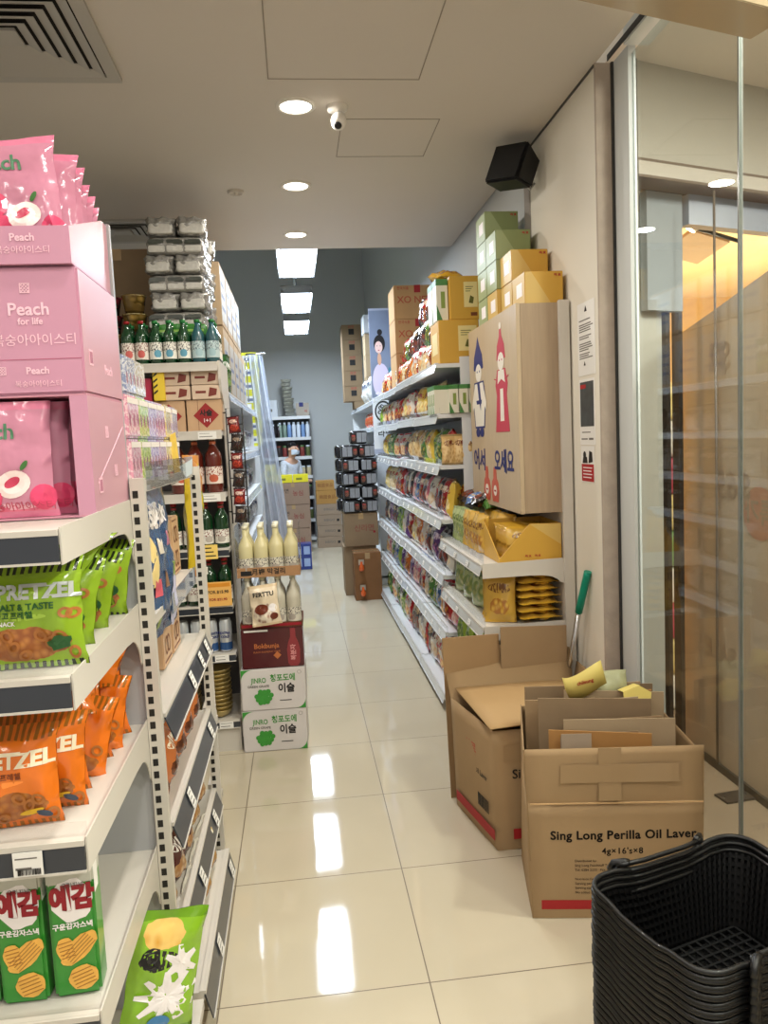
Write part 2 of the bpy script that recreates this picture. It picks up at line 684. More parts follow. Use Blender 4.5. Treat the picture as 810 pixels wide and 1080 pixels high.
# ---------------------------------------------------------------- ceiling fittings
VENT_M = mat('diffuser_grey_paint', (178, 174, 166), rough=0.55)
def ceiling_diffuser(label, cx, cy, size, n):
    t = thing('ceiling_vent', label, 'vent', (cx, cy, HC))
    h = size / 2
    mb = MB()
    mb.box(-h, h, -h, -h + 0.045, -0.014, 0)
    mb.box(-h, h, h - 0.045, h, -0.014, 0)
    mb.box(-h, -h + 0.045, -h + 0.045, h - 0.045, -0.014, 0)
    mb.box(h - 0.045, h, -h + 0.045, h - 0.045, -0.014, 0)
    part('frame', mb, VENT_M, t)
    mb = MB()
    mb.box(-h + 0.03, h - 0.03, -h + 0.03, h - 0.03, -0.0025, -0.001)
    part('duct_backing', mb, mat('duct_dark', (24, 22, 20), rough=0.9), t)
    for i in range(n):
        a = (h - 0.05) * (1 - i / (n + 0.3))
        w = 0.030
        mb = MB()
        for k4 in range(4):
            ang = k4 * pi / 2
            R4 = Matrix.Rotation(ang, 3, 'Z')
            o1, i1 = a, a - w
            ps = [(-o1, -o1, -0.016), (o1, -o1, -0.016), (i1 - 0.004, -i1 + 0.004, -0.004), (-i1 + 0.004, -i1 + 0.004, -0.004)]
            qs = [(-o1, -o1, -0.0135), (o1, -o1, -0.0135), (i1 - 0.004, -i1 + 0.004, -0.0018), (-i1 + 0.004, -i1 + 0.004, -0.0018)]
            mb.hexa([tuple(R4 @ Vector(p)) for p in ps] + [tuple(R4 @ Vector(q)) for q in qs])
        part('louvre', mb, VENT_M, t)
    mb = MB()
    mb.box(-0.05, 0.05, -0.05, 0.05, -0.014, -0.004)
    part('centre_plate', mb, VENT_M, t)
    return t
ceiling_diffuser('large square grey air vent with nested louvres, top left corner of the ceiling', -0.875, 2.76, 0.62, 6)
ceiling_diffuser('small distant square air vent in ceiling beside the silver packet tower', -1.0, 5.1, 0.5, 5)

DL_Y = [3.29, 4.27, 5.24]
DL_TXT = ['nearest and largest', 'middle', 'farthest and smallest']
LAMP_ON = mat('downlight_lens', (255, 250, 240), emit=(255, 246, 230), estr=12.0)
RIM = mat('downlight_rim', (225, 220, 210), rough=0.4)
def downlight(x, y, label):
    t = thing('downlight', label, 'ceiling light', (x, y, HC), 0, 'round recessed downlights along the aisle')
    mb = MB()
    prof = [(0.062, -0.002), (0.066, -0.009), (0.074, -0.009), (0.082, -0.004), (0.083, 0.0)]
    mb.lathe(prof, 32, cap=False)
    part('rim', mb, RIM, t)
    mb = MB()
    mb.lathe([(0.0631, -0.0035), (0.0632, -0.006)], 32)
    part('lens', mb, LAMP_ON, t)
    return t
def spot_lamp(x, y, z, power, size, col, parent_name='lamp', shape='DISK', sy=None):
    L = bpy.data.lights.new('ceiling_lamp', 'AREA')
    L.shape = shape
    L.size = size
    if sy:
        L.size_y = sy
    L.energy = power
    L.color = col
    o = bpy.data.objects.new('ceiling_lamp', L)
    COL.objects.link(o)
    o.location = (x, y, z)
    return o
for i, yy in enumerate(DL_Y):
    downlight(0.075, yy, f'{DL_TXT[i]} of the three round lit ceiling downlights above the aisle')

# dome camera
t = thing('security_camera', 'white dome security camera hanging from the ceiling right of the nearest downlight', 'camera', (0.245, 3.30, HC))
mb = MB()
mb.lathe([(0.0, -0.022), (0.03, -0.022), (0.042, -0.014), (0.045, 0.0)], 20, cap=False)
part('base', mb, mat('camera_white', (228, 224, 216), rough=0.35), t)
mb = MB()
mb.lathe([(0.0, -0.055), (0.018, -0.053), (0.028, -0.044), (0.032, -0.02), (0.028, 0.0), (0.015, 0.02), (0.0, 0.024)], 20, cap=False)
o = part('eyeball_housing', mb, MATS['camera_white'], t, (0.006, -0.01, -0.05), (radians(-38), radians(12), 0))
mb = MB()
mb.lathe([(0.0, -0.0585), (0.013, -0.058), (0.016, -0.053), (0.0165, -0.05)], 20, cap=False)
part('lens', mb, BLACK_PLASTIC, t, (0.006, -0.01, -0.05), (radians(-38), radians(12), 0))

t = thing('smoke_detector', 'small flush round detector ring on ceiling left of the middle downlight', 'detector', (-0.25, 4.36, HC))
mb = MB()
mb.lathe([(0.0, -0.008), (0.032, -0.008), (0.034, -0.014), (0.042, -0.014), (0.045, 0.0)], 24, cap=False)
part('ring', mb, mat('detector_cream', (196, 188, 176), rough=0.5), t)
mb = MB()
mb.lathe([(0.0, -0.020), (0.008, -0.018), (0.012, -0.006)], 12, cap=False)
part('sensor', mb, MATS['detector_cream'], t)

# high-bay panel lights in the tall rear part
HB = mat('panel_light_lens', (240, 246, 255), emit=(222, 236, 255), estr=6.0)
HBF = mat('panel_light_frame', (190, 196, 202), rough=0.25, metal=0.7)
for i, (y0, y1) in enumerate(((6.14, 7.3), (8.05, 9.25), (9.85, 11.05))):
    t = thing('hanging_panel_light', ['nearest and largest', 'middle', 'farthest and lowest-looking'][i] + ' of the three bright hanging rectangular light panels at the rear', 'ceiling light', (0.09, y0, 3.11), 0, 'hanging panel lights at the rear')
    L = y1 - y0
    mb = MB()
    mb.box(-0.165, 0.165, 0, L, 0.012, 0.06)
    part('housing', mb, HBF, t, bevel=0.006)
    mb = MB()
    for sx in (-1, 1):
        mb.prism([(sx * 0.128, 0.012), (sx * 0.150, 0.012), (sx * 0.165, -0.03), (sx * 0.160, -0.03)], 'y', 0, L)
    mb.box(-0.16, 0.16, 0, 0.008, -0.02, 0.012)
    mb.box(-0.16, 0.16, L - 0.008, L, -0.02, 0.012)
    part('reflector_rim', mb, HBF, t)
    mb = MB()
    mb.box(-0.127, 0.127, 0.010, L - 0.010, 0.004, 0.012)
    part('diffuser', mb, HB, t)
    for yy in (0.12, L - 0.12):
        mb = MB()
        mb.tube([(0, yy, 0.06), (0, yy, 1.89)], 0.006, 8)
        part('hanging_rod', mb, HBF, t)
# duct lip peeping over the ceiling edge
t = thing('ceiling_duct', 'pale bluish duct end high up left of the hanging light panels', 'duct', (-1.3, 6.3, 3.05))
mb = MB()
mb.prism([(0.0, 0.10), (0.55, 0.10), (0.72, 0.19), (0.78, 0.3), (0.78, 0.6), (0, 0.6)], 'y', 0, 0.5)
part('duct_body', mb, mat('duct_blue_grey', (150, 160, 172), rough=0.6), t)
mb = MB()
mb.tube([(0.2, 0.05, 0.02), (0.55, 0.05, 0.02), (0.55, 0.05, 0.12)], 0.012, 8)
part('drain_pipe', mb, MATS['duct_blue_grey'], t)

# loudspeaker on the column
t = thing('wall_speaker', 'black box loudspeaker tilted down from the top of the right wall', 'speaker', (1.07, 3.60, 2.79), (radians(0), radians(0), radians(-50)))
t.scale = (0.88, 0.88, 0.88)
mb = MB()
mb.prism([(-0.075, -0.11), (0.075, -0.08), (0.085, 0.08), (-0.06, 0.11)], 'x', -0.105, 0.105)
part('cabinet', mb, BLACK_PLASTIC, t, rot=(radians(-18), radians(8), 0), bevel=0.012)
mb = MB()
mb.prism([(-0.0805, -0.098), (-0.077, -0.098), (-0.063, 0.098), (-0.0665, 0.098)], 'x', -0.093, 0.093)
part('grille', mb, mat('speaker_grille', (12, 12, 12), rough=0.7, bump=0.5, bscale=300), t, rot=(radians(-18), radians(8), 0))
mb = MB()
mb.box(-0.014, 0.014, -0.001, 0.001, -0.004, 0.004)
part('badge', mb, CHROME, t, (0.03, -0.083, -0.062), rot=(radians(-18), radians(8), 0))
mb = MB()
mb.tube([(0.0, 0.07, -0.05), (0.02, 0.13, -0.09), (0.03, 0.16, -0.05)], 0.007, 8)
mb.tube([(0.0, 0.07, 0.06), (0.03, 0.15, 0.06)], 0.007, 8)
part('bracket', mb, CHROME, t)

# notices taped to the column
def notice(label, y0, y1, z0, z1, build):
    t = thing('wall_notice', label, 'notice', (XW - 0.002, (y0 + y1) / 2, (z0 + z1) / 2), -pi / 2, 'notices taped to the shop-front column')
    w, h = y1 - y0, z1 - z0
    mb = MB()
    mb.box(-w / 2, w / 2, 0, 0.0018, -h / 2, h / 2)
    part('sheet', mb, PAPER, t)
    build(t, w, h)
    return t
def n1(t, w, h):
    letter(t, '▲', 0.03, INK, (0, -0.001, h * 0.40))
    ys = [0.26, 0.2, 0.17, 0.14, 0.11, 0.04, 0.01, -0.06, -0.09, -0.12, -0.15, -0.2, -0.23, -0.26]
    mb = MB()
    for i, q in enumerate(ys):
        x1 = RND.uniform(0.1, 0.42) * w
        mb.box(-0.40 * w, x1, -0.0006, 0.0, q * h - 0.0022, q * h + 0.0022)
    part('text_lines', mb, GREY_INK, t)
    letter(t, '▲', 0.022, INK, (-0.1 * w, -0.001, -0.34 * h))
def n2(t, w, h):
    mb = MB()
    mb.box(-w * 0.44, w * 0.44, -0.0006, 0, -0.22 * h, 0.46 * h)
    mm = mat('poster_photo', (62, 70, 74), rough=0.4, var=0.75, vscale=22)
    part('photo', mb, mm, t)
    mb = MB()
    mb.box(-w * 0.42, -w * 0.05, -0.001, 0, 0.36 * h, 0.42 * h)
    part('corner_tag', mb, RED_INK, t)
    mb = MB()
    mb.box(-w * 0.36, w * 0.2, -0.0006, 0, -0.315 * h, -0.30 * h)
    mb.box(-w * 0.4, w * 0.0, -0.0006, 0, -0.42 * h, -0.40 * h)
    mb.box(w * 0.1, w * 0.38, -0.0006, 0, -0.425 * h, -0.395 * h)
    part('text_lines', mb, GREY_INK, t)
def n3(t, w, h):
    mb = MB()
    mb.box(-w * 0.46, w * 0.46, -0.0006, 0, -0.48 * h, 0.0)
    part('red_panel', mb, RED_INK, t)
    mb = MB()
    mb.lathe([(0.0, -0.001), (0.016, -0.001)], 12, cx=-0.03, cz=0.075 * 0.5, axis='y', cap=False)
    mb.prism([(-0.055, 0.004), (0.0, 0.004), (-0.006, 0.03), (-0.046, 0.03)], 'y', -0.0008, 0)
    mb.prism([(0.01, 0.004), (0.055, 0.01), (0.05, 0.05), (0.02, 0.055)], 'y', -0.0008, 0)
    part('pictogram', mb, INK, t)
    mb = MB()
    for i in range(4):
        mb.box(-w * 0.34, w * (0.34 - 0.06 * (i % 2)), -0.001, 0, (-0.1 - 0.09 * i) * h - 0.002, (-0.1 - 0.09 * i) * h + 0.002)
    part('text_lines', mb, WHITE_INK, t)
notice('white text notice, the topmost sheet on the column above the photo poster', 2.97, 3.155, 1.79, 2.085, n1)
notice('poster with a dark street photo, middle sheet on the right column', 2.985, 3.15, 1.505, 1.775, n2)
notice('small notice with a red lower half, lowest sheet on the column', 3.0, 3.145, 1.35, 1.50, n3)
from mathutils.bvhtree import BVHTree
# ---------------------------------------------------------------- printed decals that follow a pouch
_BVH = {}
def _bvh(me):
    if me.name not in _BVH:
        _BVH[me.name] = BVHTree.FromPolygons([v.co.copy() for v in me.vertices], [tuple(p.vertices) for p in me.polygons])
    return _BVH[me.name]

def drape(src, bag, x, z, lift=0.0012, rot=0.0):
    me = src.copy()
    bv = _bvh(bag)
    c, s = cos(rot), sin(rot)
    for v in me.vertices:
        px = x + v.co.x * c - v.co.z * s
        pz = z + v.co.x * s + v.co.z * c
        hit = bv.ray_cast(Vector((px, -1, pz)), Vector((0, 1, 0)))
        yy = hit[0].y if hit[0] is not None else 0.0
        v.co = Vector((px, yy - lift + v.co.y, pz))
    me.materials.clear()
    return me

def disc_mesh(rx, rz, n=18, rings=3, r0=0.0, squash=None):
    mb = MB()
    def P(i, j):
        r = r0 + (1 - r0) * j / rings
        a = 2 * pi * i / n
        q = squash(a) if squash else 1.0
        return (rx * r * q * cos(a), 0, rz * r * q * sin(a))
    for j in range(rings):
        for i in range(n):
            if j == 0 and r0 == 0:
                mb.face([P(i, 0), P(i, 1), P(i + 1, 1)], [(0, 0)] * 3, 0, True)
            else:
                mb.face([P(i, j), P(i, j + 1), P(i + 1, j + 1), P(i + 1, j)], None, 0, True)
    return mb.mesh('disc')

def pouch(name, label, cat, bag, m, loc, rot=0.0, group=None, texts=(), decals=()):
    """pouch with draped lettering and pictures; texts: (string,size,mat,x,z,weight); decals: (name,mesh,mat,x,z,rot,lift)"""
    t = thing(name, label, cat, loc, rot, group)
    part('film', bag, m, t)
    for s_, sz, mm, x, z, w in texts:
        part('lettering', drape(text_mesh(s_, sz, w), bag, x, z, 0.0016), mm, t)
    for nm, me, mm, x, z, r, l in decals:
        part(nm, drape(me, bag, x, z, l, r), mm, t)
    return t

# ---------------------------------------------------------------- shop shelving
def slotted_post(parent, x, y, z1, w=0.034, d=0.022, m=None, pitch=0.032, z0=0.0):
    mb = MB()
    mb.box(x, x + w, y, y + d, z0, z1)
    n = int((z1 - z0 - 0.04) / pitch)
    cx = x + w * 0.36
    for i in range(n):
        z = z1 - 0.03 - i * pitch
        mb.box(cx - 0.0065, cx + 0.0065, y - 0.0006, y + 0.001, z - 0.018, z, 1)
    return part('post', mb, [m or WHITE_METAL, SLOT_DARK], parent)

def shelf_level(parent, W, D, z, d, rail_m, rail_h=0.045, tilt=0.0, m=None, brackets=True, rear=0.15, thick=0.022, x0=0.0, lipc=None, label=None):
    m = m or WHITE_METAL
    y0 = D - d
    mb = MB()
    mb.box(x0, W, y0, D, z - thick, z)
    mb.box(x0, W, y0 - 0.012, y0, z - thick, z + 0.004)
    sh = part('shelf', mb, m, parent, label=label)
    if rail_m is not None:
        mb = MB()
        mb.hexa([(x0, y0 - 0.016 - tilt, z - 0.006 - rail_h), (W, y0 - 0.016 - tilt, z - 0.006 - rail_h), (W, y0 - 0.0125 - tilt, z - 0.006 - rail_h), (x0, y0 - 0.0125 - tilt, z - 0.006 - rail_h),
                 (x0, y0 - 0.0165, z - 0.006), (W, y0 - 0.0165, z - 0.006), (W, y0 - 0.0125, z - 0.006), (x0, y0 - 0.0125, z - 0.006)])
        part('price_rail', mb, rail_m, sh)
        mb = MB()
        mb.box(x0, W, y0 - 0.018, y0 - 0.0125, z - 0.006, z + 0.004)
        mb.box(x0, W, y0 - 0.019 - tilt, y0 - 0.0125 - tilt, z - 0.010 - rail_h, z - 0.006 - rail_h)
        part('rail_edge', mb, m, sh)
    if brackets:
        for bx in (x0 - 0.004, W + 0.001):
            poly = [(y0 - 0.012, z - thick - 0.035), (y0 - 0.012, z + 0.008), (D, z + 0.014), (D, z - rear)]
            for q in range(1, 8):
                a = q / 8 * pi / 2
                poly.append((D - 0.02 - 0.10 * (1 - cos(a)), z - rear + (rear - 0.058) * sin(a)))
            poly.append((D - 0.16, z - 0.056))
            mb = MB()
            mb.prism(poly, 'x', bx, bx + 0.003)
            part('bracket', mb, m, sh)
    return sh

def price_card(parent, x, y, z, w, h, m=None, rot=(0, 0, 0), lines=3, text=None, tsize=0.012):
    mb = MB()
    mb.box(-w / 2, w / 2, -0.001, 0.0, -h / 2, h / 2)
    c = part('price_card', mb, m or PAPER, parent, (x, y, z), rot)
    mb = MB()
    for i in range(lines):
        zz = h / 2 - h * (i + 0.6) / (lines + 0.4)
        hh = h * 0.05 if i < lines - 1 else h * 0.09
        mb.box(-w * 0.42, w * RND.uniform(0.1, 0.42), -0.0016, -0.001, zz - hh / 2, zz + hh / 2)
    part('print', mb, GREY_INK, c)
    return c

# ================================================================ near left end unit (faces the camera)
EX0, EY0, EW, ED = -1.31, 1.36, 0.90, 0.56
eu = thing('end_shelf_unit', 'white steel end shelf unit with dark price rails, nearest on the left', 'shelf unit', (EX0, EY0, 0))
mb = MB()
mb.box(0, EW, ED, ED + 0.015, 0.1, 2.1)
for zz in (0.45, 0.79, 1.13, 1.47, 1.81):
    mb.box(0, EW, ED - 0.001, ED, zz, zz + 0.002)
part('back_panel', mb, mat('back_panel_grey', (176, 176, 178), rough=0.45), eu)
E_LEV = [1.436, 1.180, 0.885, 0.555]
for i, z in enumerate(E_LEV):
    sh = shelf_level(eu, EW, ED, z, ED, RAIL_DARK, rail_h=0.045)
    # clear product stop along the lip
    if i > 0:
        mb = MB()
        mb.box(0.0, EW, 0.006, 0.0075, z, z + 0.028)
        part('clear_stop', mb, glass_mat('clear_acrylic', haze=0.06), sh)
mb = MB()
mb.box(0, EW + 0.09, 0.0, ED, 0.11, 0.135)
mb.box(0, EW + 0.09, 0.02, 0.035, 0, 0.11)
part('base_deck', mb, WHITE_METAL, eu)
slotted_post(eu, EW + 0.005, ED - 0.015, 1.50)
pc = price_card(eu, 0.805, -0.0215, 0.858, 0.05, 0.044, lines=2)
mb = MB()
for i in range(18):
    w = RND.uniform(0.0006, 0.002)
    mb.box(-0.018 + i * 0.0022, -0.018 + i * 0.0022 + w, -0.0022, -0.0017, -0.019, -0.008)
part('barcode', mb, INK, pc)

# ---- pink peach boxes on the top shelf
PINK = mat('pink_board', (204, 148, 172), rough=0.42, spec=0.4, coat=0.15)
PINK_IN = mat('pink_board_inside', (198, 138, 156), rough=0.6)
PINK_SIDE = mat('pink_sheen_board', (204, 154, 168), rough=0.32, spec=0.5)
PINK_LT = mat('ink_pale_pink', (250, 205, 220), rough=0.5)
CREASE = mat('board_crease', (178, 96, 124), rough=0.7)
PEACH_RED = mat('print_peach_red', (222, 70, 112), rough=0.3, coat=0.3, var=0.25, vscale=30)
PEACH_WHITE = mat('print_peach_white', (248, 226, 222), rough=0.3, coat=0.3)
PEACH_STONE = mat('print_peach_stone', (196, 60, 90), rough=0.3, coat=0.3)
LEAF = mat('print_leaf', (70, 120, 60), rough=0.35)
PK_GREEN = mat('print_peach_green', (84, 132, 100), rough=0.35)
PINK_FILM = pack_mat('peach_film', (204, 136, 160), (240, 190, 205), (214, 84, 120), (230, 120, 150), seal=(220, 128, 158),
                     art_c=(0.5, 0.03), art_r=(0.5, 0.08), logo_c=(0.5, 0.1), logo_r=(0.3, 0.03), rough=0.16, bump=0.25)
QR_GREY = mat('print_code_grey', (176, 120, 140), rough=0.6)

def code_patch(parent, x, y, z, rot):
    mb = MB()
    mb.box(-0.014, 0.014, -0.0006, 0, -0.016, 0.016)
    o = part('print_code', mb, PINK_LT, parent, (x, y, z), rot)
    mb = MB()
    for i in range(8):
        mb.box(-0.011 + i * 0.0029, -0.0098 + i * 0.0029, -0.001, -0.0006, -0.012, 0.012)
    part('bars', mb, QR_GREY, o)

BW, BD, BH = 0.30, 0.325, 0.248
UW = 0.178       # width of the upper boxes
def peach_marks(t, y, z, side=True):
    letter(t, '▩', 0.05, PINK_LT, (0.0, y, z + 0.075), name='emblem')
    letter(t, 'Peach', 0.052, PINK_LT, (0.0, y, z + 0.02), weight=0.0008)
    letter(t, 'for life', 0.022, PINK_LT, (0.0, y, z - 0.013), weight=0.0004)
    letter(t, '복숭아아이스티', 0.03, PINK_LT, (0.0, y, z - 0.055), weight=0.0002)

def peach_decals(sc=1.0):
    def heart(a):
        return 1.0 - 0.12 * abs(sin(a)) ** 6
    return [('peach_picture', disc_mesh(0.036 * sc, 0.032 * sc, squash=heart), PEACH_RED, -0.055 * sc, 0.098 * sc, 0.0, 0.0016),
            ('peach_picture', disc_mesh(0.034 * sc, 0.034 * sc, squash=heart), PEACH_RED, -0.045 * sc, 0.045 * sc, 0.2, 0.0020),
            ('peach_picture', disc_mesh(0.024 * sc, 0.026 * sc), PEACH_RED, 0.066 * sc, 0.04 * sc, 0.0, 0.0016),
            ('peach_half_picture', disc_mesh(0.034 * sc, 0.027 * sc), PEACH_WHITE, 0.012 * sc, 0.068 * sc, 0.35, 0.0026),
            ('peach_stone_picture', disc_mesh(0.017 * sc, 0.009 * sc), PEACH_STONE, 0.010 * sc, 0.072 * sc, 0.5, 0.0032),
            ('leaf_picture', disc_mesh(0.012 * sc, 0.005 * sc, 10, 2), LEAF, 0.036 * sc, 0.105 * sc, 0.9, 0.003),
            ('leaf_picture', disc_mesh(0.012 * sc, 0.004 * sc, 10, 2), LEAF, -0.04 * sc, 0.137 * sc, 1.9, 0.003)]

YB = EY0 + 0.245          # front of the pink boxes
XB = -0.4105 - BW / 2
XU = -0.4105 - UW / 2
ZS = E_LEV[0] + 0.002

def tray_box(name, label, loc, lip, rear, w=UW, d=BD, tag_side=True, bottom=0.004, marks=True, cut=None):
    """open-fronted display carton: front lip, sloping sides, tall rear wall"""
    t = thing(name, label, 'box', loc)
    w2 = w / 2
    th = 0.004
    mb = MB()
    mb.box(-w2, w2, 0, d, 0, bottom)
    mb.box(-w2 + th, w2 - th, d - th, d, bottom, rear)
    part('tray', mb, PINK, t)
    mb = MB()
    mb.box(-w2, w2, 0, th, bottom, lip)
    o = part('front_lip', mb, PINK, t)
    for s in (-1, 1):
        x0, x1 = (s * w2 - (th if s > 0 else 0), s * w2 + (0 if s > 0 else th))
        mb = MB()
        mb.prism([(th, bottom), (d - th, bottom), (d, rear), (d * 0.86, rear), (th, lip)], 'x', x0, x1)
        part('side_panel', mb, PINK_SIDE, t)
    return t

# bottom row: two open-fronted boxes with pouches standing in them
def pink_open_box(label, x):
    t = thing('peach_display_box', label, 'box', (x, YB, ZS))
    w2, th, h = BW / 2, 0.006, BH
    mb = MB()
    mb.box(-w2, w2, 0, BD, 0, 0.004)
    mb.box(-w2, w2, 0, BD, h - 0.004, h)
    mb.box(-w2 + th, w2 - th, BD - th, BD, 0.004, h - 0.004)
    part('body', mb, PINK_IN, t)
    for s in (-1, 1):
        mb = MB()
        x0 = s * w2 - (th if s > 0 else 0)
        mb.box(x0, x0 + th, 0.0035, BD, 0.004, h - 0.004)
        part('side_panel', mb, PINK_SIDE, t)
        mb = MB()
        x0 = w2 - 0.034 if s > 0 else -w2
        mb.box(x0, x0 + 0.034, 0.0, 0.003, 0.004, h - 0.004)
        part('front_edge', mb, PINK, t)
    letter(t, '▩', 0.035, PINK_LT, (w2 + 0.0008, 0.14, 0.17), (0, 0, pi / 2), name='emblem')
    letter(t, '▩', 0.035, PINK_LT, (w2 + 0.0008, 0.2, 0.085), (0, 0, pi / 2), name='emblem')
    code_patch(t, w2 + 0.0008, 0.055, 0.06, (0, 0, pi / 2))
    mb = MB()
    mb.prism([(0.04, 0.065), (0.30, 0.185), (0.30, 0.1875), (0.04, 0.0675)], 'x', w2, w2 + 0.0008)
    part('crease', mb, PINK_LT, t)
    return t
pink_open_box('open-fronted pink peach box on top end shelf, full of pouches, under a closed one', XB)
# closed boxes, second row
def pink_closed_box(label, x):
    t = thing('peach_box', label, 'box', (x, YB, ZS + BH + 0.001))
    part('body', box_mesh(UW, BD, BH, 0.004), [PINK], t, (0, BD / 2, 0))
    mb = MB()
    mb.box(UW / 2, UW / 2 + 0.0007, 0.004, BD - 0.004, 0.004, BH - 0.004)
    part('side_panel', mb, PINK_SIDE, t)
    mb = MB()
    mb.box(-UW / 2 + 0.003, UW / 2 - 0.003, -0.0006, 0.0002, 0.068, 0.0695)
    part('crease', mb, CREASE, t)
    letter(t, '▩', 0.026, PINK_LT, (-0.012, -0.001, 0.205), name='emblem')
    letter(t, 'Peach', 0.034, PINK_LT, (-0.008, -0.001, 0.165), weight=0.0007)
    letter(t, 'for life', 0.018, PINK_LT, (-0.006, -0.001, 0.142), weight=0.0004)
    letter(t, '복숭아아이스티', 0.025, PINK_LT, (0.0, -0.001, 0.105), weight=0.0)
    letter(t, 'Peach', 0.019, PINK_LT, (0.0, -0.001, 0.046), weight=0.0005)
    letter(t, '▩', 0.022, PINK_LT, (-0.068, -0.001, 0.046), name='emblem')
    letter(t, '복숭아아이스티', 0.014, PINK_LT, (0.0, -0.001, 0.02), weight=0.0)
    letter(t, 'Peach', 0.03, PINK_LT, (UW / 2 + 0.001, 0.2, 0.06), (0, 0, pi / 2))
    code_patch(t, UW / 2 + 0.001, 0.055, 0.075, (0, 0, pi / 2))
    return t
pink_closed_box('closed pink peach box, right one of the middle row on the top end shelf', XU)
pink_closed_box('closed pink peach box cut off by the left picture edge, middle row', XU - UW - 0.006)
# pouches in the bottom box
BAG_P = bag_mesh(0.185, 0.232, 0.035, 3)
pk = pouch('peach_pouch', 'front pink peach drink pouch standing in the open lower pink box', 'pouch', BAG_P, PINK_FILM, (XB - 0.016, YB + 0.014, ZS + 0.005), 0.0,
           'pink peach pouches', [('Peach', 0.043, PK_GREEN, -0.03, 0.172, 0.001), ('복숭아아이스티', 0.021, PEACH_STONE, 0.02, 0.022, 0.0)], peach_decals())
nth = ['second', 'third', 'fourth', 'fifth', 'sixth']
for i in range(4):
    clone(pk, (XB + 0.006 + 0.012 * i + 0.0, YB + 0.058 + i * 0.045, ZS + 0.005), (0, 0, RND.uniform(-0.05, 0.05)),
          f'{nth[i]} pink peach pouch behind the front one in the lower pink box', 'pink peach pouches')
# top tray with taller pouches
ZT = ZS + 2 * (BH + 0.001) + 0.001
t = tray_box('peach_display_tray', 'topmost pink peach tray with a low front lip and sloping sides, full of pouches', (XU - 0.005, YB - 0.012, ZT), 0.072, 0.158)
letter(t, 'Peach', 0.020, PINK_LT, (0.0, -0.001, 0.05), weight=0.0005)
letter(t, '▩', 0.03, PINK_LT, (-0.07, -0.001, 0.05), name='emblem')
letter(t, '복숭아아이스티', 0.016, PINK_LT, (0.0, -0.001, 0.026), weight=0.0)
pt0 = pouch('peach_pouch', 'front pink peach pouch standing up out of the topmost pink tray', 'pouch', bag_mesh(0.165, 0.225, 0.04, 4), PINK_FILM, (XU - 0.006, YB + 0.014, ZT + 0.03), (radians(-7), radians(-5), 0), 'pink peach pouches',
            [('Peach', 0.04, PK_GREEN, -0.03, 0.168, 0.001), ('복숭아아이스티', 0.018, PEACH_STONE, 0.01, 0.022, 0.0)], peach_decals(0.92))
for i in range(5):
    clone(pt0, (XU - 0.004 + 0.002 * (i % 2), YB + 0.07 + i * 0.045, ZT + 0.012 - 0.008 * i + (0.012 if i < 2 else 0.0)), (radians(-8 - 2 * i), radians(2 - i), RND.uniform(-0.06, 0.06)),
          f'{nth[i]} pink peach pouch back in the topmost pink tray', 'pink peach pouches')

# ---- pretzel bags
def pretzel_mat(name, base, dark, food, food2):
    return pack_mat(name, base, tuple(min(255, c + 30) for c in base), food, food2, seal=dark, stripes=True, art_c=(0.47, 0.22), art_r=(0.43, 0.15),
                    logo_c=(0.4, 0.47), logo_r=(0.3, 0.03), ascale=13, rough=0.17, bump=0.3)
GREEN_P = pretzel_mat('pretzel_green_film', (138, 172, 38), (32, 44, 22), (206, 138, 66), (150, 84, 36))
ORANGE_P = pretzel_mat('pretzel_orange_film', (226, 116, 28), (150, 92, 20), (196, 128, 56), (150, 84, 36))
SILVER_INK = mat('ink_silver', (196, 200, 200), rough=0.35, metal=0.3)
CREAM_INK = mat('ink_cream', (240, 226, 196), rough=0.4)
PRETZEL_BROWN = mat('print_pretzel_brown', (168, 104, 48), rough=0.4, var=0.3, vscale=60)
DKGREEN = mat('print_dark_green', (34, 88, 40), rough=0.35)
BAG_G = bag_mesh(0.20, 0.20, 0.062, 5, 12, 16)
def ring_decals(z0, n=9, spread=0.075):
    r = random.Random(4)
    out = []
    for i in range(n):
        x = -spread + 2 * spread * i / (n - 1) + r.uniform(-0.006, 0.006)
        out.append(('pretzel_picture', disc_mesh(0.013, 0.010, 12, 1, 0.55), PRETZEL_BROWN, x, z0 + r.uniform(-0.014, 0.018) + 0.01 * sin(i * 1.3), r.uniform(0, 3), 0.0018 + 0.0003 * i))
    return out
SIZE_T = ('SALT', 0.012)
gp = pouch('pretzel_bag', 'large lime-green pretzel bag, frontmost on the second end shelf', 'snack bag', BAG_G, GREEN_P, (-0.500, 1.43, 1.182), (radians(-8), 0, radians(2)), 'lime-green pretzel bags',
           [('PRETZEL', 0.036, SILVER_INK, 0.022, 0.138, 0.0016), ('SALT & TASTE', 0.016, DKGREEN, 0.0, 0.112, 0.0004), ('불고 프레첼', 0.014, DKGREEN, -0.02, 0.097, 0.0003),
            ('SNACK', 0.011, WHITE_INK, -0.035, 0.083, 0.0002)],
           ring_decals(0.044) + [('herb_picture', disc_mesh(0.021, 0.013, 14, 2, 0, lambda a: 1 + 0.18 * sin(5 * a)), DKGREEN, 0.056, 0.044, 0.2, 0.005),
                                 ('pretzel_picture', disc_mesh(0.012, 0.010, 12, 1, 0.5), PRETZEL_BROWN, 0.068, 0.098, 0.0, 0.002),
                                 ('pretzel_picture', disc_mesh(0.012, 0.010, 12, 1, 0.5), PRETZEL_BROWN, 0.08, 0.096, 0.5, 0.0022)])
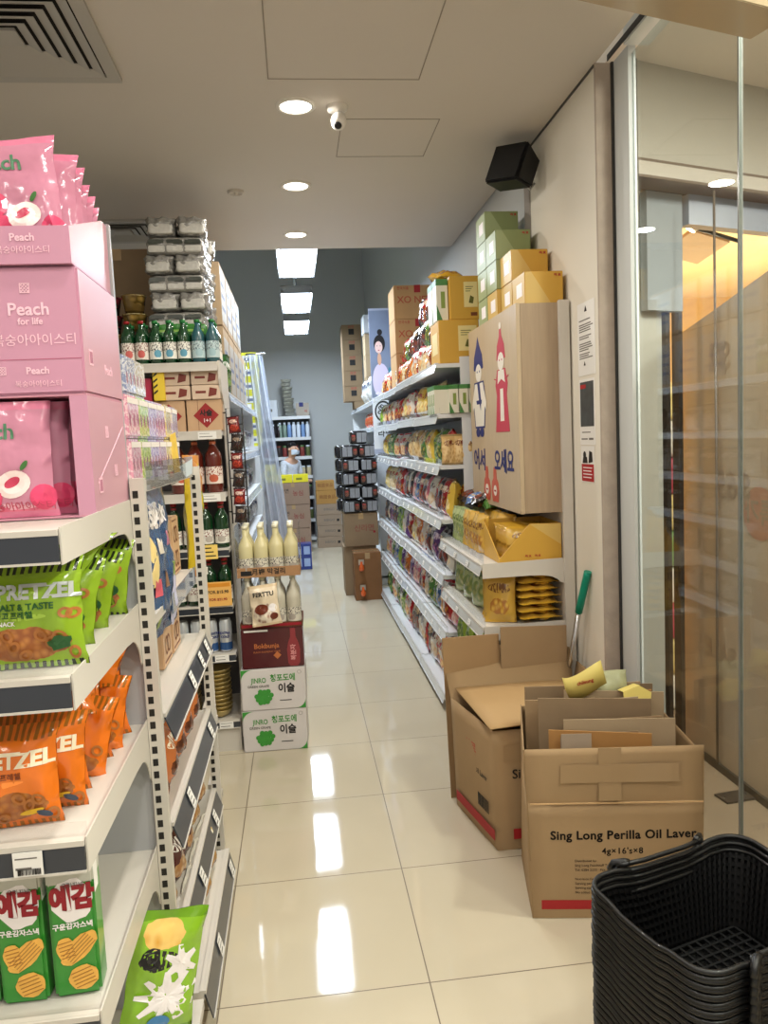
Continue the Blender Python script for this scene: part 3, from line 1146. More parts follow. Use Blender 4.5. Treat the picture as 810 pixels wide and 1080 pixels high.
g2 = pouch('pretzel_bag', 'lime-green pretzel bag, second from the front on the second end shelf', 'snack bag', bag_mesh(0.19, 0.185, 0.066, 6, 12, 16), GREEN_P, (-0.515, 1.505, 1.184), (radians(-6), radians(-10), radians(-14)), 'lime-green pretzel bags', (),
           ring_decals(0.05, 5, 0.06) + [('pretzel_picture', disc_mesh(0.014, 0.011, 12, 1, 0.5), PRETZEL_BROWN, 0.06, 0.11, 0.3, 0.002), ('herb_picture', disc_mesh(0.02, 0.014, 14, 2), DKGREEN, 0.05, 0.06, 0.2, 0.004)])
GB = [(-0.522, 1.575, 0.0, 10, 0.1), (-0.518, 1.645, 0.03, -14, -0.2), (-0.528, 1.715, 0.0, 14, 0.12), (-0.522, 1.785, 0.02, -10, -0.12), (-0.515, 1.85, 0.0, 8, 0.08)]
for i, (x, y, dz, tl, rz) in enumerate(GB):
    clone(g2, (x, y, 1.186 + dz), (radians(-10), radians(tl), rz), f'lime-green pretzel bag, {ORD[i + 2]} from the front on the second end shelf', 'lime-green pretzel bags')
for i, (x, y, z, rx, ry, rz) in enumerate([(-0.53, 1.56, 1.33, -66, 8, -0.2), (-0.525, 1.69, 1.32, -62, -10, 0.22)]):
    clone(g2, (x, y, z), (radians(rx), radians(ry), rz), f'lime-green pretzel bag lying on top of the standing ones, {["nearer", "farther"][i]} of two', 'lime-green pretzel bags')
for i, (x, y, rz) in enumerate([(-0.735, 1.44, 0.05), (-0.73, 1.53, -0.05)]):
    clone(g2, (x, y, 1.183), (radians(-8), 0, rz), f'lime-green pretzel bag beyond the left picture edge, {ORD[i]} row', 'lime-green pretzel bags')
BAG_O = bag_mesh(0.19, 0.185, 0.058, 8, 12, 16)
DARK_ORANGE = mat('print_dark_orange', (120, 56, 18), rough=0.4)
op = pouch('pretzel_bag', 'orange pretzel bag, frontmost on the third end shelf', 'snack bag', BAG_O, ORANGE_P, (-0.562, 1.425, 0.887), (radians(-8), 0, radians(3)), 'orange pretzel bags',
           [('PRETZEL', 0.037, CREAM_INK, 0.012, 0.125, 0.0016), ('맵스 프레첼', 0.013, DARK_ORANGE, 0.0, 0.098, 0.0003), ('SNACK', 0.011, WHITE_INK, -0.03, 0.083, 0.0002)],
           ring_decals(0.04) + [('chilli_picture', disc_mesh(0.022, 0.005, 12, 2), mat('print_chilli_yellow', (222, 176, 40), rough=0.35), 0.045, 0.03, 0.2, 0.005),
                                ('chilli_picture', disc_mesh(0.014, 0.006, 12, 2), mat('print_chilli_blue', (60, 70, 88), rough=0.35), 0.066, 0.024, -0.5, 0.0052)])
clone(op, (-0.535, 1.487, 0.888), (radians(-9), radians(3), 0.05), 'orange pretzel bag, second from the front on the third end shelf', 'orange pretzel bags')
o2 = pouch('pretzel_bag', 'orange pretzel bag, third from the front on the third end shelf', 'snack bag', bag_mesh(0.185, 0.175, 0.062, 9, 12, 16), ORANGE_P, (-0.535, 1.552, 0.888), (radians(-9), radians(-6), radians(-8)), 'orange pretzel bags', (), ring_decals(0.05, 6, 0.06))
OB = [(-0.53, 1.622, 0.1, 12), (-0.522, 1.69, -0.18, -10), (-0.525, 1.76, 0.16, 10), (-0.515, 1.83, -0.1, -8)]
for i, (x, y, rz, tl) in enumerate(OB):
    clone(o2, (x, y, 0.89), (radians(-9), radians(tl), rz), f'orange pretzel bag, {ORD[i + 3]} from the front on the third end shelf', 'orange pretzel bags')
clone(op, (-0.75, 1.43, 0.888), (radians(-8), 0, 0.04), 'orange pretzel bag beyond the left picture edge, front row', 'orange pretzel bags')
# bags lying over the rear of the row
for i, (x, y, z, rx, ry, rz) in enumerate([(-0.535, 1.60, 1.035, -66, 8, 0.22), (-0.525, 1.745, 1.03, -66, -10, -0.2)]):
    clone(o2, (x, y, z), (radians(rx), radians(ry), rz), f'orange pretzel bag lying on top of the standing ones, {["nearer", "farther"][i]} of two', 'orange pretzel bags')

# ---- green crisp boxes on the fourth end shelf
CHIP_G = mat('crisp_box_green', (52, 140, 48), rough=0.28, coat=0.4)
CHIP_TOP = mat('crisp_box_pale_top', (196, 196, 184), rough=0.35, coat=0.3)
CHIP_Y = mat('print_crisp_yellow', (232, 178, 82), rough=0.4, var=0.22, vscale=50)
CHIP_LINE = mat('print_crisp_ridge', (170, 112, 46), rough=0.4)
MAROON = mat('ink_maroon', (150, 22, 38), rough=0.4)
CW, CD, CH = 0.083, 0.062, 0.262
def chip_box(label, loc, rz):
    t = thing('crisp_box', label, 'crisp box', loc, rz, 'tall green potato crisp boxes')
    part('body', box_mesh(CW, CD, CH, 0.006), CHIP_G, t)
    mb = MB()
    mb.box(-CW / 2 - 0.0004, CW / 2 + 0.0004, -CD / 2 - 0.0004, CD / 2 + 0.0004, CH * 0.83, CH + 0.0004)
    part('pale_top', mb, CHIP_TOP, t, bevel=0.004)
    f = -CD / 2 - 0.0008
    d = part('logo_patch', disc_mesh(CW * 0.44, 0.042, 20, 2, 0, lambda a: 1 + 0.06 * sin(6 * a)), WHITE_INK, t, (0.002, f, CH * 0.72))
    letter(t, '예감', 0.05, MAROON, (0.002, f - 0.0008, CH * 0.73), weight=0.003, sx=0.86, name='logo_lettering')
    letter(t, '오리지널', 0.011, GREY_INK, (0.005, f - 0.0008, CH * 0.83), name='logo_lettering')
    letter(t, '구운감자스낵', 0.013, WHITE_INK, (0.0, f - 0.0008, CH * 0.53), weight=0.0004)
    for (cx, cz, rx, rz_, ro) in ((0.008, 0.36, 0.042, 0.019, 0.75), (-0.014, 0.36, 0.018, 0.024, 0.2), (0.012, 0.14, 0.027, 0.024, 0.3)):
        c = part('crisp_picture', disc_mesh(rx, rz_, 18, 2, 0, lambda a: 1 + 0.04 * sin(7 * a)), CHIP_Y, t, (cx, f - 0.0008 - abs(cx) * 0.02, CH * cz), (0, -ro, 0))
        mb = MB()
        for q in range(-2, 3):
            mb.box(-rx * 0.7, rx * 0.7, -0.0008, -0.0004, q * rz_ * 0.3 - 0.0007, q * rz_ * 0.3 + 0.0007)
        part('ridges', mb, CHIP_LINE, c)
    mb = MB()
    mb.box(CW / 2 + 0.0004, CW / 2 + 0.0008, -CD * 0.4, CD * 0.1, CH * 0.74, CH * 0.97)
    part('side_label', mb, PAPER, t)
    return t
ZC = E_LEV[3] + 0.002
cb = chip_box('tall green potato crisp box, rightmost on the fourth end shelf', (-0.463, 1.435, ZC), radians(4))
clone(cb, (-0.5535, 1.43, ZC), radians(-1), 'tall green potato crisp box, second from the right on the fourth end shelf', 'tall green potato crisp boxes')
clone(cb, (-0.6435, 1.432, ZC), radians(2), 'tall green potato crisp box, third from the right, cut by the picture edge', 'tall green potato crisp boxes')

# ---- lime crisp bag standing on the base deck
LIME = pack_mat('lime_crisp_film', (140, 190, 40), (20, 20, 20), (236, 170, 60), (250, 210, 120), seal=(110, 160, 30), art_c=(0.42, 0.82), art_r=(0.3, 0.12),
                logo_c=(0.4, 0.62), logo_r=(0.3, 0.07), rough=0.15)
BAG_L = bag_mesh(0.18, 0.29, 0.05, 14, 12, 16)
def star(n=9, a=1.0, b=0.55):
    return lambda th: a if int(th / (pi / n)) % 2 == 0 else b
t = pouch('crisp_bag', 'lime-green and white crisp bag leaning at the foot of the slotted post', 'snack bag', BAG_L, LIME, (-0.412, 1.75, 0.19), (radians(-4), radians(13), radians(20)), None,
          [('G', 0.06, INK, -0.04, 0.185, 0.003)],
          [('white_burst', disc_mesh(0.075, 0.06, 36, 3, 0, star()), WHITE_INK, 0.01, 0.095, 0.2, 0.0016),
           ('white_burst', disc_mesh(0.04, 0.045, 24, 3, 0, star(6)), WHITE_INK, 0.035, 0.17, 0.5, 0.002),
           ('round_emblem', disc_mesh(0.026, 0.022, 16, 2), mat('print_sky_blue', (70, 140, 200), rough=0.3), 0.0, 0.035, 0.0, 0.003)])

# ================================================================ aisle-side bay behind it
BX, BY0, BYW, BDp = -0.385, 1.945, 0.86, 0.42
bu = thing('aisle_shelf_unit', 'white aisle-side shelf bay with charcoal price strips between two slotted posts', 'shelf unit', (BX, BY0, 0), pi / 2)
mb = MB()
mb.box(0, BYW, BDp, BDp + 0.015, 0.1, 1.49)
part('back_panel', mb, MATS['back_panel_grey'], bu)
B_LEV = [1.487, 1.13, 0.895, 0.605, 0.30]
for i, z in enumerate(B_LEV):
    if i == 0:
        sh = shelf_level(bu, BYW, BDp, z, BDp, None, brackets=False)
        mb = MB()
        mb.box(0, BYW, -0.014, -0.0125, z - 0.02, z + 0.05)
        part('clear_stop', mb, glass_mat('clear_acrylic'), sh)
    elif i == 1:
        sh = shelf_level(bu, BYW, BDp, z, BDp - 0.02, None, brackets=False)
        mb = MB()
        mb.box(0.35, BYW, 0.004, 0.0065, z - 0.05, z + 0.01)
        part('price_rail', mb, mat('price_rail_blue_clear', (112, 130, 156), rough=0.15, coat=0.5), sh)
    else:
        sh = shelf_level(bu, BYW, BDp, z, BDp, RAIL_DARK, rail_h=0.06, tilt=0.022, brackets=False)
sh = shelf_level(bu, 0.72, BDp, 0.135, BDp + 0.05, RAIL_DARK, rail_h=0.07, tilt=0.018, brackets=False)
mb = MB()
mb.box(0, 0.72, 0.02, 0.03, 0, 0.11)
part('kick_plate', mb, WHITE_METAL, bu)
# price cards on the strips
for (lx, lev, dy) in ((0.78, 2, 0), (0.62, 2, 0), (0.40, 2, 0), (0.74, 3, 0), (0.22, 3, 0), (0.70, 4, 0), (0.33, 4, 0)):
    z = B_LEV[lev]
    price_card(bu, lx, -0.031, z - 0.034, 0.045, 0.05, rot=(radians(-20), 0, 0), lines=3)
for lx in (0.66, 0.25):
    price_card(bu, lx, -0.079, 0.095, 0.045, 0.05, rot=(radians(-15), 0, 0), lines=3)
post = slotted_post(bu, 0, 0, 1.50)
post.location = (BYW + 0.0, 0.0, 0)
post.rotation_euler = (0, 0, -pi / 2)
for zz in (0.86, 0.58, 0.28):
    mb = MB()
    mb.prism([(BYW + 0.055, zz - 0.04), (BYW + 0.055, zz + 0.012), (BYW + 0.2, zz + 0.012), (BYW + 0.2, zz - 0.02)], 'y', 0.0, 0.02)
    part('end_lip', mb, WHITE_METAL, bu)

# coloured jelly-drink multipacks on the top level
JC = [('pink', (222, 160, 180), (240, 210, 215)), ('pale green', (168, 196, 96), (220, 226, 160)), ('lilac', (176, 156, 200), (220, 210, 226)), ('mauve', (190, 150, 180), (226, 206, 214)),
      ('pale yellow', (216, 196, 130), (236, 226, 190)), ('mixed-fruit', (190, 176, 196), (226, 214, 200))]
JW, JH, JD = 0.128, 0.107, 0.15
def jelly_mat(nm, c, c2):
    key = 'jelly_' + nm
    if key in MATS:
        return MATS[key]
    m, nt, b = new_mat(key)
    k = NB(nt)
    tc = nt.nodes.new('ShaderNodeTexCoord')
    u, v, _ = k.sep(tc.outputs['UV'])
    cell = k.noise(k.comb(u, v, 0), 11.0, 3.0)
    col = k.mix(k.math('GREATER_THAN', cell, 0.52), lin(c), lin(c2))
    fr = k.math('FRACT', k.math('MULTIPLY', u, 3.0))
    col = k.mix(k.math('MULTIPLY', k.lt(fr, 0.07), 0.7), col, lin(tuple(x * 0.55 for x in c)))
    f2 = k.ell(fr, v, 0.55, 0.42, 0.22, 0.16)
    col = k.mix(k.lt(f2, 1.0), col, lin((170, 90, 120)))
    nt.links.new(col, b.inputs['Base Color'])
    b.inputs['Roughness'].default_value = 0.18
    b.inputs['Coat Weight'].default_value = 0.5
    MATS[key] = m
    return m
jelly_first = None
for tier in range(2):
    for i, (nm, c, c2) in enumerate(JC):
        y = BY0 + 0.07 + i * (JW + 0.004) - 0.02
        lb = f'{nm} pack of small drinks, {"lower" if tier == 0 else "upper"} tier on top of the near aisle bay'
        t = thing('jelly_drink_pack', lb, 'drink pack', (BX - 0.015 - JD / 2 + 0.0, y, 1.489 + tier * (JH + 0.002)), pi / 2 + RND.uniform(-0.03, 0.03), 'small drink multipacks')
        part('carton', box_mesh(JW, JD, JH, 0.006), jelly_mat(nm, c, c2), t)
        mb = MB()
        mb.box(-JW * 0.46, JW * 0.46, -JD / 2 - 0.0012, -JD / 2 - 0.0005, JH * 0.8, JH * 0.93)
        part('banner', mb, mat('banner_cream', (236, 228, 220), rough=0.4), t)
for i in range(2):
    t = thing('jelly_drink_pack', ['pale blue', 'cream'][i] + ' pack of small drinks on the third tier beside the pink boxes', 'drink pack', (BX - 0.02 - JD / 2, BY0 + 0.07 + i * JW, 1.489 + 2 * (JH + 0.002)), pi / 2, 'small drink multipacks')
    part('carton', box_mesh(JW, JD, JH * 0.9, 0.006), jelly_mat(['pale blue', 'cream'][i], [(150, 160, 190), (200, 190, 170)][i], (226, 226, 230)), t)

# hanging blue packs
BLUE_P = pack_mat('blue_snack_film', (52, 84, 124), (236, 226, 220), (58, 92, 132), (48, 78, 116), seal=(44, 72, 108), logo_c=(0.45, 0.8), logo_r=(0.34, 0.09), art_r=(0.2, 0.1), rough=0.2, bump=0.3)
BAG_B = bag_mesh(0.40, 0.42, 0.05, 21, 12, 16)
chipc = mat('print_potato_cream', (232, 208, 140), rough=0.4, var=0.15, vscale=40)
bp_ = pouch('blue_snack_multipack', 'large blue snack multipack standing beside the near slotted post', 'snack bag', BAG_B, BLUE_P, (-0.41, 2.235, 1.045), (radians(-3), 0, radians(87)), None,
            [('SNACK', 0.06, WHITE_INK, 0.0, 0.33, 0.002)],
            [('crisp_picture', disc_mesh(0.05, 0.075, 16, 3), chipc, -0.13, 0.22, 0.2, 0.002),
             ('crisp_picture', disc_mesh(0.055, 0.08, 16, 3), mat('print_pale_lilac', (196, 196, 222), rough=0.4), 0.11, 0.07, 0.1, 0.002),
             ('flavour_panel', disc_mesh(0.032, 0.036, 4, 3), mat('print_coral', (214, 96, 110), rough=0.4), -0.09, 0.14, 0.78, 0.002),
             ('flavour_panel', disc_mesh(0.032, 0.036, 4, 3), mat('print_brown', (150, 110, 80), rough=0.4), 0.01, 0.15, 0.78, 0.002),
             ('flavour_panel', disc_mesh(0.032, 0.036, 4, 3), mat('print_olive', (130, 150, 70), rough=0.4), 0.11, 0.165, 0.78, 0.002),
             ('flavour_panel', disc_mesh(0.032, 0.036, 4, 3), mat('print_olive', (130, 150, 70), rough=0.4), -0.09, 0.05, 0.78, 0.002),
             ('flavour_panel', disc_mesh(0.03, 0.034, 4, 3), mat('print_cream', (226, 214, 196), rough=0.4), -0.03, 0.25, 0.78, 0.002),
             ('flavour_panel', disc_mesh(0.03, 0.034, 4, 3), mat('print_rose', (190, 120, 140), rough=0.4), 0.08, 0.26, 0.78, 0.002)])
PB = mat('pretzel_box_brown', (206, 168, 130), rough=0.4)
DKBR = mat('print_dark_brown', (120, 66, 38), rough=0.5)
def pretzel_box(label, y, z, h):
    t = thing('biscuit_box', label, 'biscuit box', (BX - 0.10, y, z), pi / 2, 'tan pretzel biscuit boxes')
    part('body', box_mesh(0.15, 0.10, h, 0.003), PB, t)
    for q in range(2):
        for dx in (-0.018, 0.018):
            part('pretzel_picture', disc_mesh(0.026, 0.03, 16, 1, 0.72), DKBR, t, (dx, -0.0508, h * (0.28 + 0.42 * q)), (0, 0.5 if dx < 0 else -0.5, 0))
    mb = MB()
    mb.box(-0.06, 0.06, -0.0506, -0.0502, h * 0.06, h * 0.09)
    mb.box(-0.06, 0.03, -0.0506, -0.0502, h * 0.93, h * 0.955)
    part('print', mb, DKBR, t)
    return t
pretzel_box('tan pretzel biscuit box under the blue multipack, nearer of two', 2.42, 0.897, 0.225)
pretzel_box('tan pretzel biscuit box under the blue multipack, next to the far post', 2.6, 0.897, 0.225)
pretzel_box('tan pretzel biscuit box above the blue price strip, nearer of two', 2.55, 1.132, 0.2)
pretzel_box('tan pretzel biscuit box above the blue price strip, next to the far post', 2.715, 1.132, 0.2)
t = thing('biscuit_jar', 'white and red biscuit tub on the third level behind the slotted post', 'tub', (BX - 0.09, 2.17, 0.897))
mb = MB(); mb.lathe([(0.04, 0), (0.045, 0.01), (0.045, 0.06)], 20)
part('red_base', mb, mat('tub_red', (190, 34, 44), rough=0.3, coat=0.3), t)
mb = MB(); mb.lathe([(0.0455, 0.06), (0.0455, 0.12), (0.04, 0.13)], 20)
part('white_body', mb, mat('tub_white', (230, 224, 220), rough=0.3), t)
# lower levels: brown and dark noodle and bread packs
LOWP = [('orange-brown', pack_mat('low_orange_film', (190, 110, 60), (240, 226, 200), (150, 76, 40), (80, 44, 30), seal=(120, 60, 36), rough=0.2)),
        ('dark brown and white', pack_mat('low_dark_film', (84, 44, 40), (236, 230, 224), (214, 180, 130), (160, 110, 60), seal=(226, 220, 214), rough=0.2)),
        ('clear golden', pack_mat('low_gold_film', (206, 178, 120), (236, 230, 210), (196, 150, 70), (160, 110, 50), seal=(226, 220, 206), rough=0.2))]
BAG_S = bag_mesh(0.15, 0.17, 0.06, 31)
k_ = 0
for lev, sel in ((0.605, (0, 0, 0, 0, 0)), (0.30, (1, 1, 1, 2, 1)), (0.135, (1, 2, 2, 2))):
    for j, s_ in enumerate(sel):
        nm, mm = LOWP[s_]
        lv = {0.605: 'second lowest tier', 0.30: 'low tier', 0.135: 'base tier'}[lev]
        solo('snack_pouch', BAG_S, mm, f'{nm} pouch, {lv} of the near aisle bay, {ORD[j]} from near end', 'snack bag',
             (BX - 0.038 - (0.0 if lev > 0.2 else -0.045), BY0 + 0.1 + j * 0.162, lev + 0.002), (radians(-6), 0, pi / 2 + RND.uniform(-0.15, 0.15)), 'brown pouches on the near aisle bay')
# tall yellow and caramel stick packs just past the far post
YP = pack_mat('tall_yellow_film', (204, 176, 40), (130, 150, 50), (206, 180, 60), (190, 150, 40), seal=(196, 130, 60), art_c=(0.5, 0.9), art_r=(0.6, 0.2), rough=0.2)
t = pouch('tall_stick_pack', 'tall yellow stick pack with a caramel top, standing past the far slotted post', 'snack bag', bag_mesh(0.13, 0.46, 0.05, 41), YP, (-0.405, 2.965, 1.08), (0, radians(2), radians(70)), None,
          [('MAX', 0.03, MATS['print_olive'], 0.0, 0.26, 0.001)], [('caramel_top', disc_mesh(0.05, 0.06, 14, 3), mat('print_caramel', (186, 126, 64), rough=0.35, var=0.2, vscale=30), 0, 0.38, 0, 0.002)])
us = thing('narrow_shelf_unit', 'narrow white shelf section just past the far slotted post, mostly hidden', 'shelf unit', (-0.40, 2.93, 0), pi / 2)
mb = MB(); mb.box(0, 0.24, 0.22, 0.235, 0.0, 1.3)
part('back_panel', mb, MATS['back_panel_grey'], us)
for zz in (1.075, 0.78, 0.45, 0.13):
    shelf_level(us, 0.24, 0.22, zz, 0.22, None, brackets=False)
# dangling coloured price flags at the top
t = thing('price_flag', 'yellow-edged folded price flag clipped at the top of the near aisle bay', 'price tag', (-0.375, 2.62, 1.50), radians(70))
mb = MB(); mb.prism([(-0.09, -0.05), (0.05, -0.02), (0.06, 0.03), (-0.06, 0.0)], 'y', -0.001, 0.001)
part('clear_pocket', mb, mat('pocket_blue_white', (190, 200, 206), rough=0.15, coat=0.5), t)
mb = MB(); mb.prism([(-0.07, -0.03), (-0.03, -0.03), (-0.05, 0.12), (-0.09, 0.11)], 'y', -0.004, -0.002)
part('yellow_card', mb, mat('card_yellow', (214, 180, 80), rough=0.5, var=0.3, vscale=40), t)
# ================================================================ drinks end unit further down on the left
DX1, DY, DW, DD = -0.364, 3.90, 0.90, 0.42
DX0 = DX1 - DW
du = thing('drinks_end_unit', 'tall white end shelf unit of bottles facing the camera, left of the drink cases', 'shelf unit', (DX0, DY, 0))
mb = MB()
mb.box(0, DW, DD, DD + 0.02, 0.05, 2.0)
part('back_panel', mb, mat('unit_back_dark', (92, 90, 92), rough=0.6), du)
mb = MB()
mb.prism([(0.05, 0.05), (DD, 0.05), (DD, 1.99), (0.0, 1.99), (0.0, 1.90), (0.02, 1.84), (0.10, 1.78), (0.12, 1.7), (0.12, 0.3), (0.05, 0.2)], 'x', DW, DW + 0.012)
part('side_panel', mb, WHITE_METAL, du)
D_LEV = [1.98, 1.645, 1.335, 1.055, 0.765, 0.515, 0.165]
for i, z in enumerate(D_LEV):
    sh = shelf_level(du, DW, DD, z, DD, WHITE_METAL if i in (0, 1, 2) else RAIL_DARK, rail_h=0.03, brackets=False, lipc=None)
    if i in (1, 2, 5, 6):
        price_card(du, DW - 0.07, -0.0185, z - 0.02, 0.09 if i < 5 else 0.07, 0.036, lines=2)
mb = MB()
mb.box(0, DW, 0.0, 0.02, 0.0, 0.13)
part('kick_plate', mb, WHITE_METAL, du)
pc = price_card(du, DW - 0.20, -0.022, 0.205, 0.17, 0.055, lines=2)
# promotion cards
PROMO = mat('promo_amber', (232, 178, 96), rough=0.5)
mb = MB(); mb.box(-0.075, 0.075, -0.001, 0, -0.062, 0.062)
c = part('promo_card', mb, PROMO, du, (DW - 0.075, -0.03, 0.83))
letter(c, '2 FOR $15.90', 0.021, INK, (0, -0.002, 0.01), weight=0.0004)
letter(c, '3 FOR $21.90', 0.018, MAROON, (0, -0.002, -0.028), weight=0.0003)
mb = MB(); mb.box(-0.07, 0.07, -0.0016, -0.001, 0.036, 0.055)
part('header', mb, mat('promo_orange', (214, 140, 40), rough=0.5), c)
mb = MB(); mb.box(-0.06, 0.06, -0.001, 0, -0.036, 0.036)
c = part('promo_card', mb, mat('promo_yellow', (240, 206, 110), rough=0.5), du, (DW - 0.115, -0.03, 1.045))
mb = MB()
for q in range(3):
    mb.box(-0.05, 0.03 + 0.01 * q, -0.0016, -0.001, 0.02 - 0.02 * q - 0.003, 0.02 - 0.02 * q + 0.003)
part('print', mb, INK, c)

# ---- bottles
def bottle_proto(name, label, cat, h, r, neck, glassm, capm, labm, lab=(0.2, 0.5), band=None, loc=(0, 0, 0), group=None, liquid=None, shoulder=0.62):
    t = thing(name, label, cat, loc, 0, group)
    mb = MB()
    mb.lathe([(r * 0.9, 0), (r, h * 0.02), (r, h * shoulder), (r * 0.93, h * (shoulder + 0.06)), (r * 0.62, h * (shoulder + 0.15)), (neck, h * (shoulder + 0.23)), (neck, h * 0.945)], 16)
    part('glass_body', mb, glassm, t)
    mb = MB()
    mb.lathe([(neck * 1.15, h * 0.93), (neck * 1.18, h * 0.995), (neck * 1.0, h)], 12)
    part('cap', mb, capm, t)
    mb = MB()
    mb.lathe([(r + 0.0006, h * lab[0]), (r + 0.0006, h * lab[1])], 16, cap=False)
    part('label', mb, labm, t)
    if band:
        mb = MB()
        mb.lathe([(neck + 0.0012, h * (shoulder + 0.235)), (neck + 0.001, h * 0.9)], 12, cap=False)
        part('neck_band', mb, band, t)
    return t
def label_mat(name, base, c1, c2, u0=0.0):
    if name in MATS:
        return MATS[name]
    m, nt, b = new_mat(name)
    k = NB(nt)
    tc = nt.nodes.new('ShaderNodeTexCoord')
    u, v, _ = k.sep(tc.outputs['UV'])
    # label faces -y at u = 0 (wraps)
    uu = k.math('ABSOLUTE', k.math('SUBTRACT', k.math('FRACT', k.math('ADD', u, 0.5)), 0.5))
    d = k.ell(uu, v, 0.02, 0.32, 0.07, 0.22)
    ink = k.gt(k.noise(k.comb(k.math('MULTIPLY', u, 5.0), v, 2.0), 8.0, 1.0), 0.56)
    col = k.mix(k.math('MULTIPLY', ink, k.gt(v, 0.45)), lin(base), lin(c1))
    col = k.mix(k.lt(d, 1.0), col, lin(c2))
    nt.links.new(col, b.inputs['Base Color'])
    b.inputs['Roughness'].default_value = 0.45
    MATS[name] = m
    return m
GL_GREEN = mat('bottle_green', (14, 62, 32), rough=0.06, coat=0.6, spec=0.7)
GL_TEAL = mat('bottle_teal', (34, 84, 92), rough=0.06, coat=0.6, spec=0.7)
CAP_RED = mat('cap_red', (150, 28, 32), rough=0.35, metal=0.3)
CAP_GRN = mat('cap_green', (40, 120, 60), rough=0.35, metal=0.3)
LB_A = label_mat('soju_label_blue', (236, 234, 224), (60, 60, 66), (96, 160, 186))
LB_B = label_mat('soju_label_red', (236, 228, 218), (120, 60, 60), (206, 96, 90))
LB_C = label_mat('soju_label_teal', (186, 206, 208), (90, 110, 120), (160, 190, 196))
sg = 'soju bottles on the top of the drinks end unit'
s1 = bottle_proto('soju_bottle', 'green soju bottle with blue spotted label, front row, nearest the teal bottles', 'bottle', 0.215, 0.032, 0.0125, GL_GREEN, CAP_GRN, LB_A, (0.12, 0.5), None, (-0.5245, DY + 0.045, 1.982), sg)
clone(s1, (-0.592, DY + 0.045, 1.982), 0, 'green soju bottle with blue spotted label, second left of the teal bottles', sg)
clone(s1, (-0.66, DY + 0.045, 1.982), 0.4, 'green soju bottle with blue spotted label, third left of the teal bottles', sg)
s2 = bottle_proto('soju_bottle', 'green soju bottle with red-printed label, right of two in the front row', 'bottle', 0.215, 0.032, 0.0125, GL_GREEN, CAP_RED, LB_B, (0.12, 0.5), None, (-0.727, DY + 0.045, 1.982), sg)
clone(s2, (-0.794, DY + 0.045, 1.982), 0.3, 'green soju bottle with red-printed label, left of two, beside the pink boxes', sg)
s3 = bottle_proto('soju_bottle', 'teal soju bottle with pale label, right of two at the shelf corner', 'bottle', 0.215, 0.032, 0.0125, GL_TEAL, CAP_GRN, LB_C, (0.12, 0.5), None, (-0.385, DY + 0.045, 1.982), sg)
clone(s3, (-0.455, DY + 0.045, 1.982), 0.2, 'teal soju bottle with pale label, left of two at the shelf corner', sg)
for r in range(1, 3):
    for i in range(7):
        clone(s1, (-0.385 - 0.069 * i, DY + 0.045 + 0.07 * r, 1.982), 0.3 * i, f'green soju bottle, {ORD[r]} row back, {ORD[i]} from the right on the drinks unit top', sg)

# ---- tower of silver instant-noodle packs
SIL = mat('silver_wrap', (150, 148, 142), rough=0.25, metal=0.3, coat=0.3, var=0.75, vscale=30, bump=0.8, bscale=60)
SILW = mat('wrap_white_face', (196, 194, 186), rough=0.3, coat=0.4, var=0.22, vscale=60, bump=0.4, bscale=40)
DKST = mat('wrap_dark_top', (62, 66, 58), rough=0.3, var=0.6, vscale=40)
def lump_mesh(w, d, h, seed, amp=0.012, nx=10):
    """soft shrink-wrapped bundle: rounded, dented block standing on z=0"""
    me = bpy.data.meshes.new('bundle')
    bm = bmesh.new()
    bmesh.ops.create_cube(bm, size=1.0)
    bmesh.ops.subdivide_edges(bm, edges=bm.edges[:], cuts=6, use_grid_fill=True)
    for v in bm.verts:
        p = v.co * 2
        q = Vector((p.x, p.y, p.z))
        n8 = (abs(p.x) ** 7 + abs(p.y) ** 7 + abs(p.z) ** 7) ** (1 / 7)
        q = q / max(n8, 1e-6)
        nz = mnoise.noise(q * 2.3 + Vector((seed * 5.1, seed, 0))) * amp + mnoise.noise(q * 6.0 + Vector((seed, seed * 2.0, 3))) * amp * 0.6
        v.co = Vector((q.x * w / 2, q.y * d / 2, (q.z + 1) * h / 2)) + Vector((q.x, q.y, q.z * 0.5)) * nz
        v.co.z = max(0, v.co.z)
    for f in bm.faces:
        f.smooth = True
    bm.to_mesh(me)
    bm.free()
    me.uv_layers.new(name='UVMap')
    return me
LM = [lump_mesh(0.142, 0.205, 0.094, i, 0.016) for i in range(3)]
LWD = [lump_mesh(0.285, 0.205, 0.088, 7 + i, 0.010) for i in range(2)]
SG = 'silver noodle packs stacked on the drinks unit'
def silver_pack(label, loc, v):
    t = thing('noodle_multipack', label, 'noodle pack', loc, 0, SG)
    part('wrap', LM[v % 3], SIL, t)
    part('white_front', lump_mesh(0.118, 0.03, 0.05, 12, 0.006), SILW, t, (0, -0.093, 0.008))
    return t
def wide_pack(label, loc, v):
    t = thing('noodle_multipack', label, 'noodle pack', loc, 0, SG)
    part('wrap', LWD[v % 2], SIL, t)
    for q in (-1, 0, 1):
        mb = MB(); mb.box(q * 0.09 - 0.041, q * 0.09 + 0.041, -0.108, -0.098, 0.012, 0.044)
        part('white_front', mb, SILW, t, bevel=0.004)
        mb = MB(); mb.box(q * 0.09 - 0.041, q * 0.09 + 0.041, -0.1075, -0.098, 0.05, 0.074)
        part('dark_print', mb, DKST, t, bevel=0.004)
    return t
TZ = 1.982
sp_ = [None, None]
